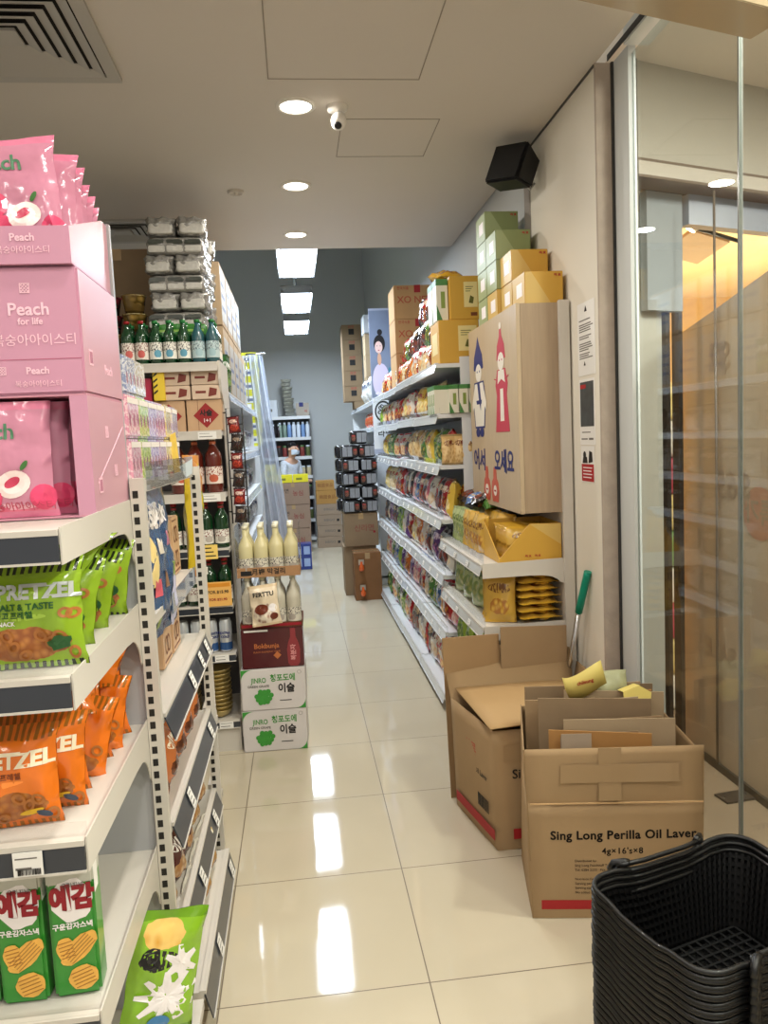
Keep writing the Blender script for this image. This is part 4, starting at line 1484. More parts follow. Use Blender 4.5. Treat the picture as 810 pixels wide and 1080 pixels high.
for L in range(8):
    z = TZ + 0.004 + L * 0.0935
    end_on = (L % 2 == 1)
    for dpt in range(3):
        y = DY + 0.285 + dpt * 0.215
        dn = ["front", "middle", "rear"][dpt]
        jx = RND.uniform(-0.012, 0.012)
        if end_on:
            for c_ in range(2):
                lb = f'silver-wrapped noodle pack, {ORD[L]} layer up, {["left", "right"][c_]} one in the {dn} of the tower'
                loc = (-0.635 + 0.148 * c_ + jx, y, z)
                if sp_[0] is None:
                    sp_[0] = silver_pack(lb, loc, 0)
                else:
                    clone(sp_[0], loc, RND.uniform(-0.12, 0.12), lb, SG)
        else:
            lb = f'wide silver-wrapped noodle pack, {ORD[L]} layer up in the {dn} of the tower'
            loc = (-0.562 + jx, y, z)
            if sp_[1] is None:
                sp_[1] = wide_pack(lb, loc, 0)
            else:
                clone(sp_[1], loc, RND.uniform(-0.07, 0.07), lb, SG)
t = thing('green_noodle_pack', 'flat green noodle pack under the silver tower behind the soju bottles', 'noodle pack', (-0.54, DY + 0.125, 2.06))
GRN = mat('green_wrap', (58, 130, 50), rough=0.25, coat=0.4, var=0.25, vscale=20)
part('wrap', lump_mesh(0.25, 0.03, 0.075, 9, 0.004), GRN, t)
mb = MB(); mb.box(-0.11, 0.11, -0.0175, -0.0155, 0.035, 0.046)
part('print', mb, mat('print_lime', (150, 200, 90), rough=0.4), t)
t.location.z = 2.115
# dark cup-noodle tubs to the left of the tower
CUPM = [pack_mat('cup_black', (40, 34, 34), (220, 60, 80), (190, 50, 70), (60, 40, 40), rough=0.2), pack_mat('cup_gold', (120, 96, 50), (220, 210, 150), (196, 160, 80), (90, 70, 30), rough=0.2)]
cup = MB(); cup.lathe([(0.045, 0), (0.06, 0.085), (0.064, 0.09), (0.064, 0.094)], 18)
cupm = cup.mesh('tub')
for i in range(3):
    for L in range(4):
        solo('noodle_tub', cupm, CUPM[(i + L // 2) % 2], f'instant noodle tub, {ORD[L]} up in the {ORD[i]} pile left of the silver tower', 'noodle tub', (-0.79 - 0.135 * i, DY + 0.26 + 0.05 * (i % 2), 1.981 + L * 0.0945), RND.uniform(0, 6), 'noodle tubs left of the silver tower')
carton('storage_carton', 'plain brown carton high behind the noodle tubs left of the silver tower', 'carton', (-0.93, DY + 0.75, 2.0), (0.36, 0.3, 0.68), 0, None, CARD_DULL, 'front')

# ---- second level: tan liquor cartons and packs
TAN = mat('tan_liquor_board', (196, 160, 124), rough=0.5, var=0.08, vscale=20)
DIA = mat('print_diamond_red', (150, 34, 34), rough=0.45)
def diamond(r):
    mb = MB()
    mb.face([(r, 0, 0), (0, 0, r), (-r, 0, 0), (0, 0, -r)][::-1])
    return mb.mesh('diamond')
DM = diamond(0.062)
DMI = diamond(0.05)
for i, x in enumerate((-0.445, -0.625)):
    t = thing('liquor_carton', ['tan carton with a whole red diamond mark beside the unit side panel', 'tan carton with red diamond mark, half hidden by the coloured drink packs'][i], 'carton', (x, DY + 0.11, 1.647), 0, 'tan cartons with red diamonds')
    part('body', box_mesh(0.172, 0.17, 0.155, 0.002), TAN, t)
    part('diamond_mark', DM, DIA, t, (0.008, -0.0862, 0.078))
    letter(t, '사슬', 0.034, INK, (0.008, -0.0872, 0.088), weight=0.0012)
    letter(t, '1+1', 0.026, WHITE_INK, (0.012, -0.0872, 0.052), weight=0.0004)
    mb = MB(); mb.box(-0.002, 0.0, -0.0858, -0.0852, 0, 0.155)
    part('flap_seam', mb, DKBR, t, (-0.03, 0, 0))
WN = mat('print_maroon_swash', (120, 50, 40), rough=0.5)
for i in range(2):
    for j in range(2):
        t = thing('slim_carton', f'small beige sweet carton, {["lower", "upper"][j]} {["right", "left"][i]} of four under the soju bottles', 'carton', (-0.43 - 0.145 * i, DY + 0.10, 1.804 + j * 0.072), 0, 'small beige cartons')
        part('body', box_mesh(0.138, 0.17, 0.07, 0.003), mat('beige_board', (212, 188, 164), rough=0.45), t)
        mb = MB()
        mb.prism([(0.01, 0.012), (0.05, 0.02), (0.055, 0.05), (0.02, 0.058)], 'y', -0.0865, -0.0852)
        mb.box(-0.05, 0.0, -0.0862, -0.0852, 0.03, 0.042)
        part('print', mb, WN, t)
t = thing('gift_pack', 'crimson gift pack lying under the soju bottles beside the small beige cartons', 'carton', (-0.80, DY + 0.09, 1.80), 0)
part('body', box_mesh(0.22, 0.16, 0.13, 0.004), mat('crimson_pack', (170, 34, 66), rough=0.35, var=0.3, vscale=14), t)
mb = MB(); mb.box(-0.09, 0.02, -0.083, -0.0802, 0.07, 0.1)
part('print', mb, mat('print_gold', (200, 150, 70), rough=0.4), t)
t.location.z = 1.785
t = thing('gift_pack', 'yellow pack with dark chevrons between the crimson pack and beige cartons', 'carton', (-0.652, DY + 0.055, 1.804), 0)
part('body', box_mesh(0.055, 0.12, 0.145, 0.003), mat('yellow_pack', (232, 200, 56), rough=0.4), t)
mb = MB()
for q in range(4):
    mb.prism([(-0.025, 0.03 + q * 0.028), (-0.005, 0.045 + q * 0.028), (-0.005, 0.055 + q * 0.028), (-0.025, 0.04 + q * 0.028)], 'y', -0.0608, -0.06)
part('chevrons', mb, INK, t)
carton('storage_carton', 'plain tan carton under the crimson gift pack behind the drink packs', 'carton', (-0.83, DY + 0.11, 1.647), (0.22, 0.18, 0.136), 0, None, TAN)

# ---- third level: brown sauce bottles
GL_BROWN = mat('bottle_sauce_brown', (96, 34, 24), rough=0.08, coat=0.6)
CAPW = mat('cap_cream', (220, 212, 200), rough=0.4)
LB_S = label_mat('sauce_label', (230, 216, 204), (150, 60, 40), (190, 90, 60))
LB_N = mat('neck_orange', (210, 110, 70), rough=0.4, var=0.4, vscale=60)
q = bottle_proto('sauce_bottle', 'brown sauce bottle with white cap and label, right of the pair on the third tier', 'bottle', 0.285, 0.042, 0.015, GL_BROWN, CAPW, LB_S, (0.16, 0.46), LB_N, (-0.42, DY + 0.06, 1.337), 'brown sauce bottles')
clone(q, (-0.512, DY + 0.075, 1.337), 0.3, 'brown sauce bottle with white cap, left of the pair on the third tier', 'brown sauce bottles')
clone(q, (-0.60, DY + 0.09, 1.337), 0.5, 'brown sauce bottle behind the golden stick pack, third from the right', 'brown sauce bottles')
# ---- fourth and fifth level: green bottles with red caps
LB_G = label_mat('green_bottle_label', (226, 222, 212), (120, 50, 50), (180, 170, 160))
for lvl, (z, word) in enumerate(((1.057, 'fourth'), (0.767, 'fifth'))):
    for i in range(4):
        lb = f'dark green red-capped bottle, {word} tier of the drinks unit, {ORD[i]} from the right'
        if lvl == 0 and i == 0:
            gb = bottle_proto('wine_bottle', lb, 'bottle', 0.235, 0.036, 0.014, mat('bottle_dark_green', (14, 52, 26), rough=0.06, coat=0.6), CAP_RED, LB_G, (0.1, 0.4), mat('neck_red', (140, 30, 36), rough=0.4), (-0.40, DY + 0.05, z), 'dark green bottles')
        else:
            clone(gb, (-0.40 - 0.078 * i, DY + 0.05, z), 0.5 * i, lb, 'dark green bottles')
# ---- cans
CANW = mat('can_white', (212, 216, 220), rough=0.25, metal=0.5)
CANB = mat('can_blue', (60, 96, 150), rough=0.25, metal=0.4)
def can(label, x, y, first_=None):
    t = thing('beer_can', label, 'can', (x, y, 0.517), 0, 'tall beer cans')
    mb = MB()
    mb.lathe([(0.026, 0), (0.032, 0.008), (0.032, 0.15), (0.026, 0.164), (0.0255, 0.168)], 20)
    part('can_body', mb, CANW, t)
    mb = MB(); mb.lathe([(0.0323, 0.01), (0.0323, 0.05)], 20, cap=False)
    part('blue_band', mb, CANB, t)
    letter(t, 'EXTRA', 0.016, BLUE_INK, (0, -0.0335, 0.1), weight=0.0006)
    letter(t, 'COLD', 0.016, BLUE_INK, (0, -0.0335, 0.08), weight=0.0006)
    return t
c0 = can('white and blue extra cold beer can at the right end of its shelf', -0.415, DY + 0.05)
for i in range(1, 4):
    clone(c0, (-0.415 - 0.072 * i, DY + 0.05, 0.517), [0, 0.7, 0, 0.4][i], f'white and blue beer can, {ORD[i]} from the right end', 'tall beer cans')
# ---- tinned bowls
GOLD = mat('brushed_gold_bowl', (196, 176, 120), rough=0.3, metal=0.75)
mb = MB()
mb.lathe([(0.0, 0.004), (0.035, 0.0), (0.052, 0.01), (0.066, 0.034), (0.07, 0.04), (0.068, 0.041), (0.05, 0.014), (0.0, 0.008)], 24, cap=False)
bowlm = mb.mesh('bowl')
for i in range(11):
    solo('golden_bowl', bowlm, GOLD, f'golden metal bowl, {ORD[i]} from the bottom of the nested pile on the base shelf', 'bowl', (-0.475 + RND.uniform(-0.004, 0.004), DY + 0.08, 0.167 + i * 0.0215), 0, 'nested golden bowls')
for i in range(7):
    solo('golden_bowl', bowlm, GOLD, f'golden metal bowl, {ORD[i]} from the bottom of the shorter pile behind the shelf post', 'bowl', (-0.635 + RND.uniform(-0.004, 0.004), DY + 0.10, 0.167 + i * 0.0215), 0, 'nested golden bowls')

# ================================================================ drink cases standing beside it
SX, SY = -0.184, 3.985
JW_, JD_ = 0.325, 0.27
JIN = mat('white_case_board', (214, 208, 206), rough=0.45, spec=0.4)
GR2 = mat('print_leaf_green', (62, 150, 58), rough=0.5, var=0.2, vscale=40)
def grape():
    mb = MB()
    pts = [(0, 0), (0.02, 0.006), (-0.02, 0.005), (0.038, 0.0), (-0.036, -0.004), (0.01, -0.018), (-0.012, -0.02), (0.03, -0.018), (-0.03, -0.022), (0, -0.036), (0.018, -0.034), (-0.018, -0.038), (0.004, 0.018), (0.024, 0.02), (-0.016, 0.02), (0.0, -0.012)]
    for i, (x, z) in enumerate(pts):
        n = 12
        r = 0.0125 if i < 15 else 0.026
        ps = [(x + r * cos(2 * pi * a / n), -0.0001 * i, z + r * sin(2 * pi * a / n)) for a in range(n)]
        for a in range(n):
            mb.face([(x, -0.0001 * i, z), ps[(a + 1) % n], ps[a]], [(0, 0)] * 3)
    return mb.mesh('grapes')
GRP = grape()
def corner_tri(sx, sz):
    mb = MB()
    pts = [(0, 0, 0)] + [(sx * (1 - sin(a)) , 0, sz * (1 - cos(a))) for a in [i / 8 * pi / 2 for i in range(9)]]
    for i in range(1, len(pts) - 1):
        mb.face([pts[0], pts[i], pts[i + 1]], [(0, 0)] * 3)
    return mb.mesh('corner')
def jinro(label, z, dx):
    t = thing('soju_case', label, 'drink case', (SX + dx, SY, z), radians(-2), 'white soju cases')
    part('body', box_mesh(JW_, JD_, 0.215, 0.004), JIN, t)
    f = -JD_ / 2 - 0.0008
    letter(t, 'JINRO', 0.036, GREEN_INK, (-0.072, f, 0.155), weight=0.0006, sx=0.78)
    letter(t, '청포도에', 0.041, GREEN_INK, (0.05, f, 0.163), weight=0.0010, sx=0.86)
    letter(t, 'GREEN GRAPE', 0.017, GREY_INK, (-0.075, f, 0.125), weight=0.0003)
    letter(t, '이슬', 0.052, INK, (0.066, f, 0.108), weight=0.0015, sx=0.9)
    part('grape_picture', GRP, GR2, t, (-0.05, f, 0.078))
    mb = MB(); mb.box(0.03, 0.09, f - 0.0004, f + 0.0004, 0.045, 0.049)
    part('small_print', mb, INK, t)
    part('corner_flash', corner_tri(0.06, -0.055), GR2, t, (-JW_ / 2 + 0.002, f, 0.213))
    part('corner_flash', corner_tri(-0.05, 0.05), GR2, t, (JW_ / 2 - 0.002, f, 0.002))
    part('corner_emblem', disc_mesh(0.010, 0.010, 16, 1, 0.85), GREY_INK, t, (0.135, f, 0.19))
    return t
jinro('white green-grape soju case standing on the floor, lower of the two', 0.0, 0.0)
jinro('white green-grape soju case, upper of the two, under the dark red case', 0.217, 0.004)
DKR = mat('dark_wine_board', (78, 20, 26), rough=0.3, coat=0.3, var=0.35, vscale=5)
t = thing('wine_case', 'dark wine-red drink case printed with a bottle, on top of the white cases', 'drink case', (SX + 0.01, SY, 0.434), radians(-1))
part('body', box_mesh(0.312, 0.26, 0.205, 0.004), DKR, t)
f = -0.1308
letter(t, 'Bokbunja', 0.034, mat('ink_copper', (190, 110, 60), rough=0.4), (-0.03, f, 0.115), weight=0.0006)
letter(t, 'BLACK RASPBERRY WINE', 0.012, MATS['ink_copper'], (-0.03, f, 0.085))
part('gold_emblem', diamond(0.02), MATS['ink_copper'], t, (0.022, f, 0.065))
part('gold_emblem', disc_mesh(0.014, 0.014, 4, 1), MATS['ink_copper'], t, (0.022, f - 0.0004, 0.065), (0, pi / 4, 0))
mb = MB()
prof = [(-0.018, 0.004), (0.018, 0.004), (0.03, 0.02), (0.033, 0.09), (0.026, 0.125), (0.014, 0.155), (0.013, 0.2), (-0.013, 0.2), (-0.014, 0.155), (-0.026, 0.125), (-0.033, 0.09), (-0.03, 0.02)]
mb.prism(prof, 'y', f - 0.0006, f)
part('bottle_picture', mb, mat('print_bottle_red', (140, 50, 56), rough=0.3), t, (0.105, 0, 0))
letter(t, '복분자', 0.03, mat('ink_pink_light', (220, 150, 150), rough=0.4), (0.105, f - 0.0016, 0.075), (0, -pi / 2, 0), weight=0.0008)
mb = MB(); mb.box(-0.14, -0.02, f - 0.0004, f, 0.19, 0.2)
part('white_strip', mb, PAPER, t)
# trays of pale bottles
MILK = mat('milky_yellow_drink', (208, 198, 152), rough=0.18, coat=0.5, spec=0.5)
MILK2 = mat('milky_grey_drink', (196, 190, 172), rough=0.18, coat=0.5)
CAP_M = mat('cap_milky', (220, 214, 186), rough=0.35)
LB_M = label_mat('makgeolli_label', (212, 206, 190), (80, 76, 80), (170, 160, 150))
TRAYC = carton_mat('tray_card_brown', (168, 128, 92))
TRAYD = carton_mat('tray_card_dark', (104, 64, 46))
def bottle_tray(label, z, m, lip, dx):
    t = thing('bottle_tray', label, 'tray', (SX + dx, SY, z), radians(-1.5))
    mb = MB()
    w, d, th = 0.158, 0.12, 0.004
    mb.box(-w, w, -d, d, 0, 0.004)
    part('base', mb, m, t)
    mb = MB()
    mb.box(-w, w, -d, -d + th, 0.004, lip)
    fr = part('front_wall', mb, m, t)
    mb = MB()
    mb.box(-w, w, d - th, d, 0.004, lip)
    part('rear_wall', mb, m, t)
    for s in (-1, 1):
        mb = MB()
        mb.box(s * w - (th if s > 0 else 0), s * w + (0 if s > 0 else th), -d + th, d - th, 0.004, lip)
        part('side_wall', mb, m, t)
    return t
tr = bottle_tray('dark shallow tray of pale bottles resting on the wine-red case', 0.640, TRAYD, 0.026, 0.012)
mb = MB(); mb.box(-0.15, 0.15, -0.1208, -0.12, 0.006, 0.02)
part('print_band', mb, MAROON, tr)
bo = None
def tray_bottles(z, m, dx, word, sc):
    global bo
    n = 0
    for r in range(3):
        for i in range(4):
            lb = f'pale milky drink bottle in the {word} tray, {ORD[r]} row back, {ORD[i]} from the left'
            loc = (SX + dx - 0.114 + 0.076 * i, SY - 0.08 + 0.078 * r, z + 0.005)
            p = bottle_proto('drink_bottle', lb, 'bottle', 0.245 * sc, 0.0372, 0.0135, m, CAP_M, LB_M, (0.08, 0.36), None, loc, 'pale milky bottles in trays', shoulder=0.56) if n == 0 else None
            if n == 0:
                bo = p
            else:
                clone(bo, loc, RND.uniform(-0.4, 0.4), lb, 'pale milky bottles in trays')
            n += 1
tray_bottles(0.640, MILK2, 0.012, 'lower', 1.04)
tr2 = bottle_tray('brown tray of pale yellow bottles at the top of the drink cases', 0.902, TRAYC, 0.05, 0.014)
letter(tr2, '月梅 막걸리', 0.034, INK, (0.0, -0.1212, 0.026), weight=0.0006)
mb = MB(); mb.box(-0.14, -0.085, -0.1208, -0.12, 0.01, 0.034)
part('code_patch', mb, INK, tr2)
tray_bottles(0.902, MILK, 0.014, 'upper', 1.04)
FILM = glass_mat('shrink_film', haze=0.10, rough=0.05, haze_col=(220, 224, 224))
mb = MB()
for s in (-1, 1):
    mb.prism([(-0.124, 0.05), (0.124, 0.05), (0.12, 0.2), (0.09, 0.262), (-0.09, 0.262), (-0.118, 0.2)], 'x', s * 0.160 - 0.0003, s * 0.160 + 0.0003)
part('shrink_film', mb, FILM, tr2)
# snack bag hung in front
CHOC = pack_mat('choc_snack_film', (232, 214, 186), (222, 204, 176), (128, 62, 40), (240, 226, 206), seal=(220, 196, 160), art_c=(0.5, 0.3), art_r=(0.42, 0.24), logo_c=(0.5, 0.75), logo_r=(0.36, 0.12), rough=0.2)
pouch('snack_bag', 'cream and brown chocolate snack bag hanging in front of the lower bottle tray', 'snack bag', bag_mesh(0.15, 0.205, 0.045, 52), CHOC, (SX - 0.008, SY - 0.165, 0.665), (radians(-4), radians(-5), 0), None,
      [('FERTTU', 0.03, INK, 0.0, 0.158, 0.001)], [('choc_picture', disc_mesh(0.034, 0.026, 16, 3), mat('print_choc', (110, 48, 30), rough=0.3), -0.018, 0.085, 0.2, 0.002), ('choc_picture', disc_mesh(0.02, 0.018, 16, 2), MATS['print_choc'], 0.04, 0.045, 0.2, 0.002), ('nut_picture', disc_mesh(0.02, 0.02, 16, 2), WHITE_INK, 0.038, 0.088, 0.3, 0.002)])
# blue six-pack beyond
t = thing('blue_drink_pack', 'small dark blue drink multipack on the floor behind the drink cases', 'drink pack', (0.005, 9.55, 0.0))
DB = mat('pack_royal_blue', (34, 56, 130), rough=0.3, coat=0.3)
part('body', box_mesh(0.22, 0.2, 0.32, 0.004), DB, t)
for q in range(2):
    mb = MB(); mb.box(-0.09, -0.015, -0.1008, -0.1, 0.04 + q * 0.15, 0.14 + q * 0.15); mb.box(0.015, 0.09, -0.1008, -0.1, 0.04 + q * 0.15, 0.14 + q * 0.15)
    part('label_window', mb, mat('pack_ice_blue', (150, 170, 210), rough=0.4), t)

# ================================================================ left aisle shelving behind the end unit
EXF = -0.375
eu2 = thing('aisle_shelf_run', 'long white aisle shelving on the left, running back behind the drinks unit', 'shelf unit', (EXF, 4.42, 0), pi / 2)
EL = 2.95
mb = MB()
mb.box(0, EL, 0.40, 0.42, 0.05, 1.95)
part('back_panel', mb, mat('unit_back_grey', (150, 152, 156), rough=0.5), eu2)
RAIL_ICE = mat('price_rail_ice', (196, 206, 216), rough=0.2, coat=0.5)
E_L = [1.865, 1.515, 1.20, 0.90, 0.60, 0.30, 0.12]
for z in E_L:
    shelf_level(eu2, EL, 0.40, z, 0.40, RAIL_ICE, rail_h=0.04, tilt=0.012, m=WHITE_METAL2, brackets=False)
mb = MB(); mb.box(0, EL, 0.01, 0.02, 0, 0.1)
part('kick_plate', mb, WHITE_METAL2, eu2)
for lx in (0.0, EL - 0.02):
    mb = MB(); mb.box(lx, lx + 0.015, 0.02, 0.40, 0.05, 1.95)
    part('end_panel', mb, WHITE_METAL2, eu2)
EP = [('silver-grey', pack_mat('e_silver', (170, 172, 176), (60, 60, 70), (120, 116, 110), (210, 210, 210), rough=0.2)),
      ('clear and green', pack_mat('e_clear_green', (150, 160, 150), (230, 230, 230), (60, 110, 60), (200, 206, 200), rough=0.2)),
      ('dark charcoal', pack_mat('e_dark', (60, 58, 62), (200, 200, 200), (120, 50, 50), (80, 80, 84), rough=0.2)),
      ('white', pack_mat('e_white', (206, 208, 212), (80, 90, 120), (190, 180, 170), (230, 230, 230), rough=0.25))]
BAG_E = bag_mesh(0.21, 0.20, 0.09, 61)
for lev in (1, 2, 3, 4, 5):
    for j in range(11):
        nm, mm = EP[(j * 3 + lev * 2 + (j // 3)) % 4]
        solo('food_pouch', BAG_E, mm, f'{nm} pouch on the left run, {["top", "second", "third", "fourth", "fifth"][lev - 1]} tier, {ORD[j]} from near end', 'food pouch',
             (EXF - 0.075, 4.55 + j * 0.255, E_L[lev] + 0.002), (radians(RND.uniform(-10, 2)), 0, pi / 2 + RND.uniform(-0.3, 0.3)), 'food pouches on the left run')
# cartons along the top: tall, with white printed faces
WP = mat('carton_white_print', (168, 166, 160), rough=0.5, var=0.06, vscale=10)
for tier in range(2):
    for j in range(5 - tier):
        w = 0.36
        t = thing('display_carton', f'tan carton with white panel, {["lower", "upper"][tier]} tier on the left run, {ORD[j]} from near end', 'carton', (EXF - 0.14, 4.78 + j * 0.385, 1.868 + tier * 0.40), pi / 2, 'cartons along the top of the left run')
        part('body', box_mesh(w, 0.26, 0.395 if tier == 0 else 0.36, 0.003), CARD_PALE, t)
        mb = MB(); mb.box(-w / 2 + 0.02, w / 2 - 0.02, -0.1312, -0.13, 0.03, 0.34)
        p = part('window_panel', mb, WP, t)
        mb = MB()
        for q in range(3):
            mb.box(-w / 2 + 0.05, w / 2 - 0.08 - 0.03 * q, -0.1318, -0.131, 0.1 + 0.07 * q, 0.125 + 0.07 * q)
        part('print', mb, mat('print_slate', (110, 120, 150), rough=0.6), p)
# green plant-like sauce packs between bottles and cartons
for i in range(3):
    solo('green_sauce_pack', bag_mesh(0.10, 0.22, 0.04, 66), pack_mat('sauce_green_film', (40, 90, 40), (220, 226, 220), (30, 70, 34), (120, 160, 80), rough=0.2), f'dark green sauce pack, {ORD[i]} back, right of the silver tower', 'food pouch',
         (EXF - 0.01, 4.47 + 0.055 * i, 1.868), (0, 0, pi / 2 - 0.5), 'dark green sauce packs')
# wire rack of red sachets hung on the end unit
t = thing('wire_clip_rack', 'black wire rack of hanging red sachets at the corner of the drinks unit', 'rack', (-0.30, DY + 0.03, 1.175))
BW_ = mat('black_wire', (26, 24, 24), rough=0.4)
mb = MB()
mb.tube([(-0.04, 0, 0), (-0.04, 0, 0.58), (0.04, 0, 0.58), (0.04, 0, 0)], 0.004, 6)
part('wire_frame', mb, BW_, t)
for q in range(6):
    mb = MB(); mb.tube([(-0.04, 0, 0.05 + q * 0.09), (0.04, 0, 0.05 + q * 0.09)], 0.003, 6)
    part('cross_wire', mb, BW_, t)
mb = MB(); mb.tube([(-0.04, 0, 0.56), (-0.055, 0.02, 0.56)], 0.004, 6); mb.tube([(-0.04, 0, 0.06), (-0.055, 0.02, 0.06)], 0.004, 6)
part('hook', mb, BW_, t)
RS = pack_mat('red_sachet_film', (104, 22, 24), (230, 200, 180), (60, 20, 20), (190, 60, 40), seal=(60, 16, 16), rough=0.2)
DKS = pack_mat('dark_sachet_film', (40, 30, 30), (150, 130, 110), (80, 30, 26), (40, 30, 26), rough=0.2)
for q in range(6):
    solo('red_sachet', bag_mesh(0.060, 0.085, 0.022, 70), RS if q % 2 else DKS, f'{"red" if q % 2 else "dark"} seasoning sachet clipped on the wire rack, {ORD[q]} from the bottom', 'sachet', (-0.30, DY + 0.012, 1.18 + q * 0.09), (0, RND.uniform(-0.12, 0.12), 0), 'red sachets on the wire rack')

# hanging clear plastic sheet
SHEET = glass_mat('clear_plastic_sheet', haze=0.68, rough=0.12, haze_col=(206, 216, 232))
t = thing('plastic_curtain', 'long translucent plastic sheet hanging down off the left shelving', 'plastic sheet', (-0.30, 7.35, 0.35))
mb = MB()
n, mrow = 26, 14
def cp(i, j):
    u = i / n
    v = j / mrow
    z = 2.05 * v
    w = 0.13 + 0.10 * (1 - v)
    x = -0.10 + 0.10 * (1 - v) + w * u
    y = 0.035 * sin(u * 19 + v * 3) + 0.02 * sin(u * 37 + v * 8)
    return (x, y, z)
for j in range(mrow):
    for i in range(n):
        mb.face([cp(i, j), cp(i + 1, j), cp(i + 1, j + 1), cp(i, j + 1)], None, 0, True)
mb.weld = 1e-4
part('sheet', mb, SHEET, t)
mb = MB(); mb.tube([(-0.12, 0, 2.06), (0.06, 0, 2.06)], 0.008, 8); mb.tube([(-0.12, 0, 2.06), (-0.12, 0.02, 1.62)], 0.005, 8)
part('hanging_bar', mb, CHROME, t)
# ================================================================ far end of the shop
def jar_proto(name, label, cat, r, h, bodym, capm, loc, group, neck=0.7):
    t = thing(name, label, cat, loc, 0, group)
    mb = MB(); mb.lathe([(r * 0.94, 0), (r, h * 0.04), (r, h * 0.78), (r * neck, h * 0.86)], 12)
    part('body', mb, bodym, t)
    mb = MB(); mb.lathe([(r * neck * 1.05, h * 0.84), (r * neck * 1.05, h)], 12)
    part('cap', mb, capm, t)
    return t
FX0, FX1, FY = -0.66, 0.235, 12.06
fu = thing('wall_shelf_unit', 'white shelf unit of bottles against the far wall behind the masked person', 'shelf unit', (FX0, FY, 0))
FW = FX1 - FX0
mb = MB(); mb.box(0, FW, 0.36, 0.38, 0, 2.0)
part('back_panel', mb, MATS['unit_back_dark'], fu)
F_L = [1.98, 1.655, 1.355, 1.055, 0.73, 0.37, 0.08]
for z in F_L:
    shelf_level(fu, FW, 0.36, z, 0.36, WHITE_METAL2, rail_h=0.035, m=WHITE_METAL2, brackets=False)
for lx in (0, FW - 0.015):
    mb = MB(); mb.box(lx, lx + 0.015, 0.0, 0.36, 0, 2.0)
    part('end_panel', mb, WHITE_METAL2 if lx == 0 else MATS['unit_back_dark'], fu)
SOYD = mat('soy_dark', (40, 30, 34), rough=0.2, coat=0.4)
WBOT = mat('bottle_white_blue', (206, 214, 226), rough=0.3)
WBL = mat('bottle_pale_blue', (120, 150, 196), rough=0.3)
GRB = mat('bottle_grey_green', (130, 150, 136), rough=0.25)
REDC = mat('cap_brown_red', (110, 50, 44), rough=0.4)
pd = jar_proto('sauce_bottle', 'dark sauce bottle on the second shelf of the far wall unit, leftmost', 'bottle', 0.034, 0.21, SOYD, WBOT, (-0.42, FY + 0.06, 1.657), 'bottles on the far wall unit', 0.4)
for i in range(1, 3):
    clone(pd, (-0.42 + 0.082 * i, FY + 0.06, 1.657), 0, f'dark sauce bottle on the second shelf of the far wall unit, {ORD[i]} from the left', 'bottles on the far wall unit')
cols = [GRB, GRB, WBL, WBOT, WBOT, WBL, WBOT]
for i in range(7):
    jar_proto('cleaner_bottle', f'pale tall bottle on the second shelf of the far wall unit, {ORD[6 - i]} from the right', 'bottle', 0.031, 0.235, cols[i], WBOT, (-0.235 + 0.071 * i, FY + 0.06, 1.657), 'bottles on the far wall unit', 0.6)
jc = [mat('jar_olive', (90, 100, 60), rough=0.3), mat('jar_red', (130, 60, 56), rough=0.3), mat('jar_dark', (56, 50, 48), rough=0.3), mat('jar_cream', (200, 186, 150), rough=0.35)]
cc = [WBOT, REDC, mat('cap_olive', (86, 120, 70), rough=0.4)]
for lv, (z, w) in enumerate(((1.357, 'third'), (1.057, 'fourth'), (0.732, 'fifth'), (0.372, 'sixth'))):
    for i in range(9):
        if lv == 1:
            bmat, cm = jc[3], cc[0]
        else:
            bmat, cm = jc[(i + lv) % 3], cc[(i * 2 + lv) % 3]
        jar_proto('sauce_jar', f'sauce jar on the {w} shelf of the far wall unit, {ORD[i]} from the right', 'jar', 0.036, 0.17 if lv != 1 else 0.15, bmat, cm, (0.18 - 0.09 * i, FY + 0.06, z), 'jars on the far wall unit', 0.85)
# on top of the far unit
TUBM = pack_mat('far_tub', (176, 176, 166), (90, 90, 84), (130, 128, 116), (220, 220, 210), rough=0.3)
for i in range(10):
    solo('ramen_tub', cupm, TUBM, f'pale grey noodle tub, {ORD[i]} up in the tall leaning pile on the far unit', 'noodle tub', (-0.07 - 0.004 * i + 0.012 * sin(i * 2.1), FY + 0.12, 1.981 + i * 0.0575), 0.3 * i, 'noodle tubs on the far wall unit').scale = (1.35, 1.35, 0.6)
for i in range(9):
    solo('ramen_tub', cupm, TUBM, f'pale grey noodle tub, {ORD[i]} up in the second pile behind, on the far unit', 'noodle tub', (-0.08 - 0.004 * i, FY + 0.29, 1.981 + i * 0.0575), 0.3 * i, 'noodle tubs on the far wall unit').scale = (1.2, 1.2, 0.6)
carton('sauce_carton', 'small grey carton with a blue label on the top right of the far wall unit', 'carton', (0.13, FY + 0.13, 1.981), (0.2, 0.22, 0.2), 0, None, carton_mat('grey_carton', (170, 160, 148)), None, [('■', 0.09, BLUE_INK, -0.02, 0.17), ('味', 0.05, RED_INK, 0.05, 0.07)])
carton('white_carton', 'white box on the top left of the far wall unit', 'carton', (-0.36, FY + 0.15, 1.981), (0.2, 0.22, 0.26), 0, None, carton_mat('white_carton_card', (206, 210, 216)), None, [('■', 0.06, GREY_INK, 0, 0.1)])
